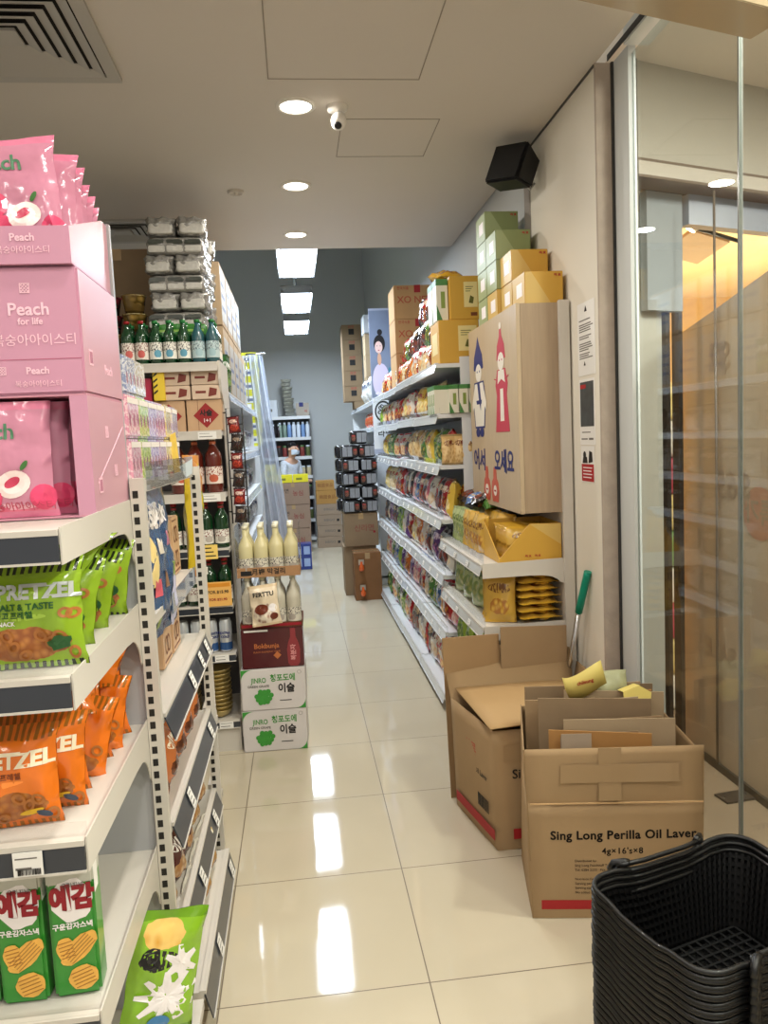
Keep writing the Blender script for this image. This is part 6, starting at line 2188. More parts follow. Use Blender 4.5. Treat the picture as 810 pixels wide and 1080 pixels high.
mustard_big('big mustard carton with ivory label, lower of two on the top tier', (0.925, RY0 + 0.15, ZT7), (0.225, 0.26, 0.235))
mustard_big('big mustard carton with ivory label, upper of two on the top tier', (0.965, RY0 + 0.15, ZT7 + 0.237), (0.165, 0.24, 0.235))
YF = pack_mat('mustard_film', (216, 166, 40), (120, 60, 30), (226, 186, 80), (180, 120, 30), rough=0.2)
solo('snack_pouch', bag_mesh(0.20, 0.19, 0.07, 140), YF, 'crumpled mustard bag lying on top of the big mustard cartons', 'snack bag', (0.955, RY0 + 0.24, ZT7 + 0.505), (radians(-78), 0, radians(12)))
for i in range(2):
    t = drink_box(f'white and green carton pack beside the upper mustard carton, {["nearer", "farther"][i]} of two', (0.845, RY0 + 0.12 + 0.14 * i, ZT7 + 0.237), (0.065, 0.125, 0.225))
# brown cartons farther back on top
BCT = carton_mat('top_carton', (186, 148, 104))
z = ZT7
for i, h in enumerate((0.275, 0.27, 0.265)):
    t = carton('goods_carton', f'brown carton with red tape mark, {["bottom", "middle", "top"][i]} of the pile on the top tier', 'carton', (1.0, 6.35, z), (0.33, 0.36, h - 0.002), 0, 'brown cartons on the top tier', BCT, None, [('XO NET', 0.075, mat('ink_faded_red', (176, 86, 60), rough=0.6), 0.0, h * 0.56, 0.001), ('한국식품', 0.026, RED_INK, -0.09, h * 0.9)])
    mb = MB(); mb.box(0.0, 0.05, -0.1815, -0.18, h - 0.06, h - 0.001)
    part('red_tape', mb, mat('tape_red', (170, 40, 46), rough=0.4), t)
    z += h
# heap of pouches on the top tier rising towards the near end
i = 0
HP = [('red', 'redwhite', 'cream', 'orange'), ('red', 'dark', 'dark', 'green'), ('dark', 'dark', 'red', 'dark')]
BT = [bag_mesh(0.155, 0.20, 0.08, 150 + v, 8, 10) for v in range(3)]
HT_K = {}
for lay in range(3):
    y = RY0 + 0.50 + lay * 0.0
    y1 = [7.3, 6.05, 5.35][lay]
    i = 0
    while y < y1:
        key = HP[lay][(i * 5 + lay) % 4] if (i % 3) else HP[lay][i // 3 % 4]
        nm, mm = DS[key]
        zz = ZT7 + lay * 0.175
        lb = f'{nm} pouch, {ORD[i]} from the near end, {["bottom", "middle", "top"][lay]} layer of the top tier heap'
        solo('snack_pouch', BT[i % 3], mm, lb, 'snack bag', (RXF + 0.065 + lay * 0.03, y, zz), (radians(RND.uniform(-14, -4)), radians(RND.uniform(-8, 8)), -pi / 2 + RND.uniform(-0.35, 0.35)), 'heaped pouches on the top tier')
        y += 0.118
        i += 1

# ================================================================ near bay with the wooden welcome sign
NX, NY0, NY1 = 0.79, 3.25, 4.19
nbay = thing('end_snack_shelf', 'white snack shelf bay under the wooden welcome sign, nearest on the right', 'shelf unit', (NX, NY1, 0), -pi / 2)
NL = NY1 - NY0
ND = 1.150 - NX
mb = MB(); mb.box(0, NL, ND, ND + 0.02, 0.02, 2.12)
part('back_panel', mb, WHITE_METAL, nbay)
mb = MB(); mb.box(NL - 0.002, NL + 0.02, ND - 0.004, ND + 0.042, 0.0, 2.125)
part('post', mb, WHITE_METAL, nbay, bevel=0.002)
RAIL_S = mat('price_rail_silver', (206, 206, 200), rough=0.15, coat=0.6)
for z in (0.995, 0.715, 0.42, 0.12):
    sh = shelf_level(nbay, NL, ND, z, ND, RAIL_S, rail_h=0.035, tilt=0.012, brackets=(z > 0.5), rear=0.10)
    if z > 0.3:
        mb = MB(); mb.box(0.004, NL - 0.004, -0.004, -0.0025, z, z + 0.045)
        part('clear_stop', mb, glass_mat('clear_acrylic'), sh)
    if z > 0.6:
        for q in range(3):
            price_card(sh, NL * (0.15 + 0.3 * q), -0.027, z - 0.024, 0.05, 0.024, rot=(radians(-17), 0, 0), lines=2)
mb = MB(); mb.box(0, NL, 0.0, 0.012, 0, 0.1)
part('kick_plate', mb, WHITE_METAL, nbay)
# wooden sign box
WOOD = None
m, nt, b = new_mat('pale_oak_laminate')
k = NB(nt)
tc = nt.nodes.new('ShaderNodeTexCoord')
ox, oy, oz = k.sep(tc.outputs['Object'])
g = k.noise(k.comb(k.math('MULTIPLY', ox, 34.0), k.math('MULTIPLY', oy, 34.0), k.math('MULTIPLY', oz, 2.2)), 1.6, 6.0)
g2 = k.noise(k.comb(k.math('MULTIPLY', ox, 4.0), k.math('MULTIPLY', oy, 4.0), k.math('MULTIPLY', oz, 0.7)), 2.0, 3.0)
cc_ = k.mix(g, lin((178, 156, 126)), lin((204, 184, 154)))
cc_ = k.mix(k.math('MULTIPLY', g2, 0.4), cc_, lin((188, 164, 130)))
nt.links.new(cc_, b.inputs['Base Color'])
b.inputs['Roughness'].default_value = 0.42
WOOD = m
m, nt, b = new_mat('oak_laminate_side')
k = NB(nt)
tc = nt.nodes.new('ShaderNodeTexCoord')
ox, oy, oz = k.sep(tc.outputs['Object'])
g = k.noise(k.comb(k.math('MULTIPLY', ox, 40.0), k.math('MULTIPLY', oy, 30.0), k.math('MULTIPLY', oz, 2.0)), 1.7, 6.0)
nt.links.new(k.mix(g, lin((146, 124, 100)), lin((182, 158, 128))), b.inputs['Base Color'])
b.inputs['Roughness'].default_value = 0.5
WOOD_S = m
sg_ = thing('welcome_sign_box', 'pale wooden welcome sign box with blue and red figures above the near snack bay', 'sign', (CBX0, (CBY0 + CBY1) / 2, CBZ0), -pi / 2)
SWd = CBY1 - CBY0
SHt = CBZ1 - CBZ0
mb = MB(); mb.box(-SWd / 2 + 0.001, SWd / 2 - 0.018, 0.001, CBX1 - CBX0, 0.0, SHt)
part('carcass', mb, WOOD_S, sg_)
mb = MB(); mb.box(-SWd / 2, SWd / 2 - 0.0, -0.018, 0.0, -0.004, SHt + 0.004)
part('front_board', mb, WOOD, sg_, bevel=0.0015)
mb = MB(); mb.box(SWd / 2 - 0.018, SWd / 2, 0.0005, CBX1 - CBX0, -0.002, SHt + 0.002)
part('end_board', mb, WOOD_S, sg_, bevel=0.001)
FF = -0.0188
def sx(y):   # world y -> local x of the sign
    return (CBY0 + CBY1) / 2 - y
def sz(z):
    return z - CBZ0
def sign_poly(nm, pts, mm, dy=0.0, cx=0.0, cz=0.0):
    mb = MB(); mb.prism([(cx + p[0], cz + p[1]) for p in pts], 'y', FF - 0.0006 - dy, FF - dy + 0.0004)
    return part(nm, mb, mm, sg_)
def ell_pts(rx, rz, n=20, cx=0, cz=0, a0=0, a1=2 * pi):
    return [(cx + rx * cos(a0 + (a1 - a0) * i / n), cz + rz * sin(a0 + (a1 - a0) * i / n)) for i in range(n + (0 if abs(a1 - a0 - 2 * pi) < 1e-6 else 1))]
PALE = mat('sign_paper_white', (232, 224, 210), rough=0.5)
# boy: tall blue hat, face, white coat outlined in blue, shoes
cx = sx(3.95); zb = sz(1.57)
sign_poly('boy_hat', [(-0.10, 0.335), (-0.085, 0.40), (-0.03, 0.455), (0.0, 0.50), (0.03, 0.455), (0.085, 0.40), (0.10, 0.335), (0.07, 0.33), (0.0, 0.365), (-0.07, 0.33)], BLUE_INK, 0, cx, zb)
sign_poly('boy_face', ell_pts(0.062, 0.045, 18, 0, 0.315), PALE, 0.0003, cx, zb)
sign_poly('boy_coat_edge', [(-0.10, 0.27), (0.10, 0.27), (0.135, 0.17), (0.10, 0.03), (-0.10, 0.03), (-0.135, 0.17)], BLUE_INK, 0, cx, zb)
sign_poly('boy_coat', [(-0.088, 0.262), (0.088, 0.262), (0.121, 0.17), (0.088, 0.04), (-0.088, 0.04), (-0.121, 0.17)], PALE, 0.0006, cx, zb)
sign_poly('boy_sash', [(-0.03, 0.262), (0.02, 0.262), (0.045, 0.17), (0.03, 0.12), (0.0, 0.17)], BLUE_INK, 0.0009, cx, zb)
sign_poly('boy_belt', [(-0.06, 0.175), (0.06, 0.175), (0.05, 0.155), (-0.05, 0.155)], BLUE_INK, 0.0010, cx, zb)
for s in (-1, 1):
    sign_poly('boy_eye', ell_pts(0.008, 0.006, 10, s * 0.025, 0.322), BLUE_INK, 0.0007, cx, zb)
    sign_poly('boy_shoe', ell_pts(0.042, 0.024, 14, s * 0.042, 0.008), BLUE_INK, 0.0012, cx, zb)
    sign_poly('boy_sleeve', [(s * 0.088, 0.25), (s * 0.15, 0.16), (s * 0.14, 0.12), (s * 0.085, 0.17)], PALE, 0.0012, cx, zb)
# girl: rose cap, face, long rose coat with pale panel
cx = sx(3.51); zb = sz(1.575)
sign_poly('girl_cap', [(-0.075, 0.335), (-0.06, 0.40), (-0.02, 0.44), (-0.012, 0.475), (0.0, 0.495), (0.012, 0.475), (0.02, 0.44), (0.06, 0.40), (0.075, 0.335)], ROSE_INK, 0, cx, zb)
sign_poly('girl_cap_top', ell_pts(0.018, 0.016, 12, 0.0, 0.487), PALE, 0.0004, cx, zb)
sign_poly('girl_face', ell_pts(0.052, 0.042, 18, 0, 0.325), PALE, 0.0005, cx, zb)
sign_poly('girl_coat', [(-0.07, 0.29), (0.07, 0.29), (0.105, 0.22), (0.085, 0.17), (0.12, 0.0), (-0.12, 0.0), (-0.085, 0.17), (-0.105, 0.22)], ROSE_INK, 0, cx, zb)
sign_poly('girl_panel', [(-0.022, 0.20), (0.028, 0.20), (0.036, 0.05), (-0.03, 0.05)], PALE, 0.0006, cx, zb)
sign_poly('girl_collar', [(-0.05, 0.285), (0.05, 0.285), (0.065, 0.225), (0.0, 0.245), (-0.065, 0.225)], PALE, 0.0006, cx, zb)
for s in (-1, 1):
    sign_poly('girl_eye', ell_pts(0.007, 0.005, 10, s * 0.02, 0.332), ROSE_INK, 0.0009, cx, zb)
    sign_poly('girl_whisker', [(s * 0.06, 0.245), (s * 0.125, 0.255), (s * 0.125, 0.250), (s * 0.06, 0.239)], ROSE_INK, 0.0009, cx, zb)
# greeting lettering
for s_, yy, zz, sz_ in (('어서', 3.98, 1.43, 0.118), ('오세요', 3.51, 1.43, 0.118)):
    letter(sg_, s_, sz_, BLUE_INK, (sx(yy), FF - 0.001, sz(zz)), weight=0.003, sx=1.2 if len(s_) == 2 else 1.05, name='greeting_lettering')
# two stickers shaped like orange-red bottles on the lower edge
STK = mat('sticker_brick_red', (196, 84, 56), rough=0.4, var=0.25, vscale=40)
for i, yy in enumerate((3.84, 3.68)):
    cx = sx(yy); zb = sz(1.235)
    sign_poly('bottle_sticker', [(-0.055, 0.0), (0.055, 0.0), (0.07, 0.05), (0.055, 0.10), (0.03, 0.115), (0.028, 0.145), (0.02, 0.17), (-0.02, 0.17), (-0.028, 0.145), (-0.03, 0.115), (-0.055, 0.10), (-0.07, 0.05)], STK, 0, cx, zb)
    sign_poly('sticker_label', ell_pts(0.03, 0.026, 14, 0, 0.055), PALE, 0.0006, cx, zb)
    sign_poly('sticker_text', [(-0.018, 0.05), (0.018, 0.05), (0.018, 0.058), (-0.018, 0.058)], RED_INK, 0.0010, cx, zb)

# ---- products on the near bay
GP_ = pack_mat('pale_green_film', (172, 184, 120), (90, 110, 50), (200, 190, 110), (130, 150, 80), seal=(150, 164, 100), rough=0.22)
YP_ = pack_mat('golden_film', (204, 162, 66), (120, 76, 30), (236, 200, 90), (170, 110, 40), seal=(206, 160, 50), art_r=(0.34, 0.16), rough=0.2)
BN = bag_mesh(0.13, 0.185, 0.045, 160, 8, 12)
BN2 = bag_mesh(0.15, 0.21, 0.05, 161, 8, 12)
for i in range(9):
    mm = GP_ if i < 4 else YP_
    nm = 'pale green' if i < 4 else 'golden'
    for r in range(2):
        solo('seaweed_pouch', BN, mm, f'{nm} pouch under the wooden sign, {ORD[i]} from the far end, {["aisle", "inner"][r]} row', 'snack bag',
             (NX + 0.07 + 0.115 * r, NY1 - 0.075 - i * 0.066, 0.998), (radians(-5), radians(RND.uniform(-3, 3)), -pi / 2 + RND.uniform(0.15, 0.55)), 'pouches on the upper shelf of the near right bay')
# mustard display box with the cut-away front
t = thing('display_carton', 'mustard display box with a peaked cut front under the wooden sign', 'box', (1.003, NY0 + 0.155, 0.997), 0)
w, d = 0.142, 0.14
mb = MB(); mb.box(-w, w, -d, d, 0, 0.004)
part('base', mb, YEL, t)
mb = MB(); mb.prism([(-w, 0.004), (w, 0.004), (w, 0.165), (0.0, 0.17), (-w, 0.02)], 'y', -d, -d + 0.004)
part('front_panel', mb, YEL, t)
mb = MB(); mb.prism([(-0.001, 0.168), (w - 0.002, 0.163), (w - 0.002, 0.07)], 'y', -d - 0.0008, -d)
part('pale_corner', mb, YEL_LT, t)
mb = MB(); mb.prism([(-d + 0.004, 0.004), (d, 0.004), (d, 0.17), (-d + 0.004, 0.165)], 'x', w - 0.004, w)
part('side_panel', mb, YEL, t)
mb = MB(); mb.prism([(-d + 0.004, 0.004), (d, 0.004), (d, 0.17), (-d + 0.004, 0.02)], 'x', -w, -w + 0.004)
part('side_panel', mb, YEL, t)
mb = MB(); mb.box(-w + 0.004, w - 0.004, d - 0.004, d, 0.004, 0.17)
part('rear_panel', mb, YEL, t)
letter(t, 'ㅋㅊ  ㅋㅊ', 0.018, RED_INK, (0.01, -d - 0.0012, 0.025), weight=0.0004, name='corner_mark')
for i in range(5):
    solo('seaweed_pouch', bag_mesh(0.2, 0.15, 0.03, 165), YP_, f'golden pouch in the mustard display box, {ORD[i]} from the front', 'snack bag', (1.003, NY0 + 0.06 + 0.045 * i, 1.0025), (radians(-10), 0, RND.uniform(-0.1, 0.1)), 'golden pouches in the display box')
# lower shelf
for i in range(3):
    solo('seaweed_pouch', bag_mesh(0.21, 0.235, 0.06, 170 + i), GP_, f'large pale green pouch on the lower near right shelf, {ORD[i]} from the far end', 'snack bag', (NX + 0.075, NY1 - 0.14 - 0.2 * i, 0.718), (radians(-5), 0, -pi / 2 + 0.25), 'pouches on the lower shelf of the near right bay')
for i in range(3):
    solo('seaweed_pouch', bag_mesh(0.15, 0.225, 0.055, 174), YP_, f'upright golden pouch beside the flat pouch pile, {ORD[i]} from the near end', 'snack bag', (NX + 0.085 + 0.012 * i, NY0 + 0.085 + i * 0.065, 0.718), (radians(-4), 0, radians(-22)), 'pouches on the lower shelf of the near right bay')
# flat stack
FB = bag_mesh(0.20, 0.20, 0.035, 180, 10, 10)
for i in range(7):
    solo('flat_pouch', FB, YP_, f'golden pouch lying flat, {ORD[i]} from the bottom of the flat pile', 'snack bag', (1.043 + RND.uniform(-0.006, 0.004), NY0 + 0.02, 0.738 + i * 0.0325), (radians(-90), 0, RND.uniform(-0.04, 0.04)), 'flat pile of golden pouches')
for i in range(4):
    solo('seaweed_pouch', BN2, DS['lime'][1], f'lime pouch low on the near right bay, {ORD[i]} from the far end', 'snack bag', (NX + 0.06, NY1 - 0.12 - 0.19 * i, 0.423), (radians(-5), 0, -pi / 2 + RND.uniform(-0.1, 0.3)), 'lime pouches on the near right bay')
# jumble of red and dark bags filling the far corner under the sign
for i in range(6):
    key = ['dark', 'red', 'blue', 'redwhite', 'dark', 'green'][i]
    solo('snack_pouch', bag_mesh(0.13, 0.15, 0.06, 190 + i % 2), DS[key][1], f'{DS[key][0]} pouch lying on others under the wooden sign, {ORD[i]} from far end', 'snack bag',
         (NX + 0.10 + 0.05 * (i % 2), NY1 - 0.02 - 0.06 * i, 1.185 + 0.02), (radians(-70), radians(RND.uniform(-20, 20)), -pi / 2 + RND.uniform(-0.5, 0.5)), 'jumbled pouches under the wooden sign')
# ================================================================ foreground cartons of flattened card
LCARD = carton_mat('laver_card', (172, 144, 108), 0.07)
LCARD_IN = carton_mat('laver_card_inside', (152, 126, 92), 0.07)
def wall_quad(pts, th=0.004):
    """pts: 4 corners of a thin panel (quad); thickness along its normal"""
    a, b_, c, d = [Vector(p) for p in pts]
    n = (b_ - a).cross(d - a).normalized() * th
    mb = MB()
    mb.hexa([a, b_, b_ + n, a + n, d, c, c + n, d + n])
    return mb
# --- printed carton (open, filled)
P0 = Vector((0.675, 2.285, 0.0)); P1 = Vector((1.205, 2.195, 0.0)); P2 = Vector((1.235, 2.58, 0.0)); P3 = Vector((0.715, 2.655, 0.0))
ctr = (P0 + P1 + P2 + P3) / 4
ang = math.atan2((P1 - P0).y, (P1 - P0).x)
bx = thing('printed_carton', 'open brown carton lettered Sing Long Perilla Oil Laver, filled with flattened card', 'carton', (P0.x, P0.y, 0), ang)
Wc = (P1 - P0).length
Dc = 0.37
ZF = 0.395   # fold line
def bulge_wall(parent, nm, p0, p1, q0, q1, z0, z1, m, bul=0.008, th=0.004, inner=None, n=8):
    """wall from ground edge p0-p1 to top edge q0-q1, slightly bowed"""
    mb = MB()
    nrm = Vector((p1[1] - p0[1], -(p1[0] - p0[0]))).normalized()
    def P(i, j, o):
        u = i / n; v = j / n
        x = (p0[0] * (1 - u) + p1[0] * u) * (1 - v) + (q0[0] * (1 - u) + q1[0] * u) * v
        y = (p0[1] * (1 - u) + p1[1] * u) * (1 - v) + (q0[1] * (1 - u) + q1[1] * u) * v
        b2 = bul * sin(pi * u) * sin(pi * min(1, v * 0.9 + 0.05))
        return (x + nrm.x * (b2 - o), y + nrm.y * (b2 - o), z0 + (z1 - z0) * v)
    for j in range(n):
        for i in range(n):
            mb.face([P(i, j, 0), P(i + 1, j, 0), P(i + 1, j + 1, 0), P(i, j + 1, 0)], None, 0, True)
            mb.face([P(i + 1, j, th), P(i, j, th), P(i, j + 1, th), P(i + 1, j + 1, th)], None, 1, True)
    for i in range(n):
        mb.face([P(i, n, 0), P(i + 1, n, 0), P(i + 1, n, th), P(i, n, th)], None, 1)
    for j in range(n):
        mb.face([P(0, j, 0), P(0, j + 1, 0), P(0, j + 1, th), P(0, j, th)], None, 1)
        mb.face([P(n, j, th), P(n, j + 1, th), P(n, j + 1, 0), P(n, j, 0)], None, 1)
    mb.weld = 1e-5
    return part(nm, mb, [m, inner or m], parent)
c00, c10, c11, c01 = (0, 0), (Wc, 0), (Wc - 0.01, Dc), (0.01, Dc)
e00, e10, e11, e01 = (-0.01, -0.012), (Wc + 0.006, -0.006), (Wc - 0.01, Dc + 0.004), (0.02, Dc + 0.01)
mb = MB(); mb.prism([c00, c10, c11, c01], 'z', 0.001, 0.006)
part('bottom_panel', mb, LCARD_IN, bx)
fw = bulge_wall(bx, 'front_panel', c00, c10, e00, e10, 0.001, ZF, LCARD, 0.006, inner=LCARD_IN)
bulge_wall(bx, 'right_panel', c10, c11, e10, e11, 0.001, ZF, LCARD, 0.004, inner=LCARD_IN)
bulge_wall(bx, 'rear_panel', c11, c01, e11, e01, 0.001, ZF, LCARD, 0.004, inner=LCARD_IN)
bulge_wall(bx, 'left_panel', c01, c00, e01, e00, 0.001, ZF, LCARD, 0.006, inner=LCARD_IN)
# raised flaps
ZFl = 0.575
g00, g10, g11, g01 = (-0.018, -0.022), (Wc + 0.004, -0.014), (Wc - 0.006, Dc + 0.012), (0.024, Dc + 0.02)
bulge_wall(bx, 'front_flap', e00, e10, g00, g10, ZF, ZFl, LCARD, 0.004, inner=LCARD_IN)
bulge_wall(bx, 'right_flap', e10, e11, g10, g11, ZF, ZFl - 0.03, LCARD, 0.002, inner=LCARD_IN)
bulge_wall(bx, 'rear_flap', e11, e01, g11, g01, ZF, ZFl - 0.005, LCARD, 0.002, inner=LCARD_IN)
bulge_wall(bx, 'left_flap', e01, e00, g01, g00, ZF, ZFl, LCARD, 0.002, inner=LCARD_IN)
mb = MB(); mb.box(0.0, Wc, -0.0235, -0.0205, ZF - 0.002, ZF + 0.002)
part('fold_line', mb, carton_mat('card_edge_pale', (206, 170, 124)), bx, (0, 0.004, 0))
tape2 = mat('clear_tape_sheen', (170, 142, 106), rough=0.4, coat=0.6)
mb = MB(); mb.box(Wc * 0.40, Wc * 0.53, -0.0262, -0.0255, ZF + 0.01, ZFl + 0.002); 
part('tape_strip', mb, tape2, bx, (0, 0.003, 0))
mb = MB(); mb.box(Wc * 0.18, Wc * 0.86, -0.0262, -0.0257, ZF + 0.07, ZF + 0.13)
part('tape_strip', mb, tape2, bx, (0, 0.0015, 0))
FR = bpy.data.meshes  # alias
fv = BVHTree.FromPolygons([v.co.copy() for v in fw.data.vertices], [tuple(p.vertices) for p in fw.data.polygons])
def on_front(src, x, z, lift=0.0012):
    me = src.copy()
    for v in me.vertices:
        h = fv.ray_cast(Vector((x + v.co.x, -1, z + v.co.z)), Vector((0, 1, 0)))
        v.co = Vector((x + v.co.x, (h[0].y if h[0] else 0) - lift, z + v.co.z))
    me.materials.clear()
    return me
part('lettering', on_front(text_mesh('Sing Long Perilla Oil Laver', 0.040, 0.0011, 0.0003, 1.06), Wc * 0.54, 0.285), INK, bx)
part('lettering', on_front(text_mesh("4g×16's×8", 0.029, 0.0004, 0.0003, 1.08), Wc * 0.535, 0.232), INK, bx)
for i, s_ in enumerate(('Distributed by:', 'Sing Long Foodstuff Trading Co Pte Ltd', 'Tel: 6284 2233   Fax: 6284 9622', '', 'Nutrition Facts:', 'Serving per package 16', 'Serving size 4 g', 'No added preservative')):
    if s_:
        part('small_print', on_front(text_mesh(s_, 0.0115, 0.0, 0.0003, 1.0, 'LEFT'), Wc * 0.255, 0.200 - i * 0.0155), INK, bx)
def grid_rect(w, h, n=12):
    mb = MB()
    for i in range(n):
        mb.face([(w * i / n, 0, 0), (w * (i + 1) / n, 0, 0), (w * (i + 1) / n, 0, h), (w * i / n, 0, h)])
    return mb.mesh('band')
part('red_band', on_front(grid_rect(Wc * 0.88, 0.032), 0.03, 0.033), RED_INK, bx)
# contents: folded cards standing in the carton (local coordinates of the carton -> world)
MX = Matrix.Translation((P0.x, P0.y, 0)) @ Matrix.Rotation(ang, 4, 'Z')
def in_box(p):
    return tuple(MX @ Vector(p))
CARDS = [(0.05, 0.44, 0.065, 0.585, -8, 'front left', CARD_PALE), (0.14, 0.47, 0.105, 0.615, -5, 'second', CARD), (0.02, 0.40, 0.165, 0.66, -4, 'third', CARD_PALE), (0.20, 0.50, 0.215, 0.63, -6, 'fourth', CARD_DULL),
         (0.04, 0.34, 0.265, 0.675, -3, 'fifth', CARD), (0.16, 0.49, 0.315, 0.66, -4, 'rearmost', CARD_PALE)]
CARDC = [(0.075, 0.40, 0.055, 0.60, 'frontmost'), (0.13, 0.49, 0.10, 0.63, 'second'), (0.055, 0.43, 0.155, 0.675, 'third'), (0.02, 0.30, 0.205, 0.66, 'fourth'), (0.16, 0.50, 0.255, 0.665, 'fifth'), (0.03, 0.48, 0.31, 0.675, 'rearmost')]
mts = [carton_mat('sheet_brown', (176, 130, 78)), CARD_PALE, CARD_DULL, CARD, CARD_PALE, CARD_DULL]
for i, (x0, x1, y, zt, w_) in enumerate(CARDC):
    t = thing('flattened_card', f'folded brown card sheet standing in the printed carton, {w_} of six', 'cardboard', in_box(((x0 + x1) / 2, y, 0.008)), ang + RND.uniform(-0.05, 0.05), 'card sheets in the printed carton')
    w = x1 - x0
    mb = MB()
    mb.hexa([(-w / 2, 0, 0), (w / 2, 0, 0), (w / 2, 0.004, 0), (-w / 2, 0.004, 0), (-w / 2, -0.008, zt - 0.012 * (i % 2)), (w / 2, -0.008 + 0.006, zt - 0.016), (w / 2, -0.004 + 0.006, zt - 0.016), (-w / 2, -0.004, zt - 0.012 * (i % 2))])
    part('sheet', mb, mts[i], t)
    mb = MB()
    mb.hexa([(-w / 2 + 0.02, 0.009, 0), (w / 2 - 0.04, 0.009, 0), (w / 2 - 0.04, 0.013, 0), (-w / 2 + 0.02, 0.013, 0), (-w / 2 + 0.02, 0.004, zt - 0.025), (w / 2 - 0.04, 0.006, zt - 0.01), (w / 2 - 0.04, 0.010, zt - 0.01), (-w / 2 + 0.02, 0.008, zt - 0.025)])
    part('folded_leaf', mb, mts[(i + 2) % 6], t)
t = thing('card_bundle', 'bundle of thin grey card edges at the front left of the printed carton', 'cardboard', in_box((0.155, 0.035, 0.45)), ang)
for q in range(7):
    mb = MB(); mb.box(-0.045, 0.05, q * 0.0032 - 0.01, q * 0.0032 - 0.0085, 0, 0.155 - 0.004 * q)
    part('sheet', mb, carton_mat('card_edge_grey', (170, 152, 132)), t)
# yellow tub and paper on top
YT = mat('yellow_paper', (226, 206, 116), rough=0.5, var=0.06, vscale=10)
t = thing('yellow_paper_sleeve', 'curled yellow paper sleeve with red print on top of the card sheets', 'paper', in_box((0.24, 0.235, 0.66)), (radians(8), radians(-14), ang))
mb = MB()
n = 14
for i in range(n):
    def yp(i, z):
        a = -1.2 + 2.6 * i / n
        return (0.075 * sin(a), -0.03 * cos(a) + 0.03 + 0.2 * (z - 0.045) * 0.1, z + 0.014 * sin(a * 1.7))
    mb.face([yp(i, 0.0), yp(i + 1, 0.0), yp(i + 1, 0.088), yp(i, 0.088)], None, 0, True)
mb.weld = 1e-4
me = mb.mesh('sleeve')
o = part('sleeve', me, YT, t)
sd = o.modifiers.new('thickness', 'SOLIDIFY'); sd.thickness = 0.0015
letter(t, 'chilsung', 0.018, RED_INK, (0.0, -0.0035, 0.05), weight=0.0004)
t = thing('yellow_card', 'bent yellow card at the right end of the card sheets', 'paper', in_box((0.40, 0.20, 0.62)), (radians(-20), radians(10), ang + 0.3))
mb = MB(); mb.prism([(-0.05, 0.0), (0.045, 0.0), (0.055, 0.055), (0.01, 0.075), (-0.055, 0.05)], 'y', 0, 0.0015)
part('upright_leaf', mb, YT, t)
mb = MB(); mb.hexa([(-0.055, 0.0, 0.0505), (0.01, 0.0, 0.0755), (0.01, 0.0015, 0.077), (-0.055, 0.0015, 0.052), (-0.045, 0.05, 0.06), (0.02, 0.05, 0.085), (0.02, 0.0515, 0.0865), (-0.045, 0.0515, 0.0615)])
part('bent_leaf', mb, YT, t)
t = thing('folded_bag', 'crumpled grey-green bag between the yellow papers', 'paper', in_box((0.335, 0.27, 0.64)), (radians(-30), 0, ang + 0.1))
part('bag', bag_mesh(0.12, 0.09, 0.03, 200), mat('bag_grey_green', (170, 172, 134), rough=0.4, var=0.2, vscale=20), t)

# --- second carton behind, flaps up, big sheet lying across
b2 = thing('open_carton', 'open brown carton with raised flaps, behind and left of the lettered carton', 'carton', (0.672, 2.70, 0), 0)
W2, D2, Z2 = 0.44, 0.415, 0.47
A0, A1, A2, A3 = (0.0, 0.0), (W2, 0.0), (W2 + 0.02, D2), (-0.075, D2 - 0.02)
T0, T1, T2, T3 = (-0.005, -0.006), (W2, -0.004), (W2 + 0.02, D2 + 0.004), (-0.085, D2 - 0.015)
mb = MB(); mb.prism([A0, A1, A2, A3], 'z', 0.001, 0.006)
part('bottom_panel', mb, LCARD_IN, b2)
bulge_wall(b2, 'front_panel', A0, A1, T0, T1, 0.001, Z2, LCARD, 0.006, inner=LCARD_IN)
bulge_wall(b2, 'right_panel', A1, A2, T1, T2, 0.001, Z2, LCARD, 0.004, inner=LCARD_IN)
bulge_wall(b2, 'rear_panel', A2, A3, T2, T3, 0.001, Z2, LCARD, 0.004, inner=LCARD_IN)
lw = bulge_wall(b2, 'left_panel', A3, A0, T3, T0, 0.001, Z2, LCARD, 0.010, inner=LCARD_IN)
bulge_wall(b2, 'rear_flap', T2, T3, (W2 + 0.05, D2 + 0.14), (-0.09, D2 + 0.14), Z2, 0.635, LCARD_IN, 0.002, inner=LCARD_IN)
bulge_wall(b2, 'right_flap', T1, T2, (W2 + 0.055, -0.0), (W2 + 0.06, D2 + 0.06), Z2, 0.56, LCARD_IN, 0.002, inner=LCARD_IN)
# front-lip strips and red bands, text
mb = MB(); mb.box(0.06, W2 - 0.02, -0.0125, -0.0115, 0.045, 0.085)
part('red_band', mb, RED_INK, b2, (0, 0.004, 0))
lc = Vector((A3[0] - A0[0], A3[1] - A0[1], 0)); la = math.atan2(lc.y, lc.x)
lt_ = Vector((A0[0], A0[1], 0))
Ll = lc.length
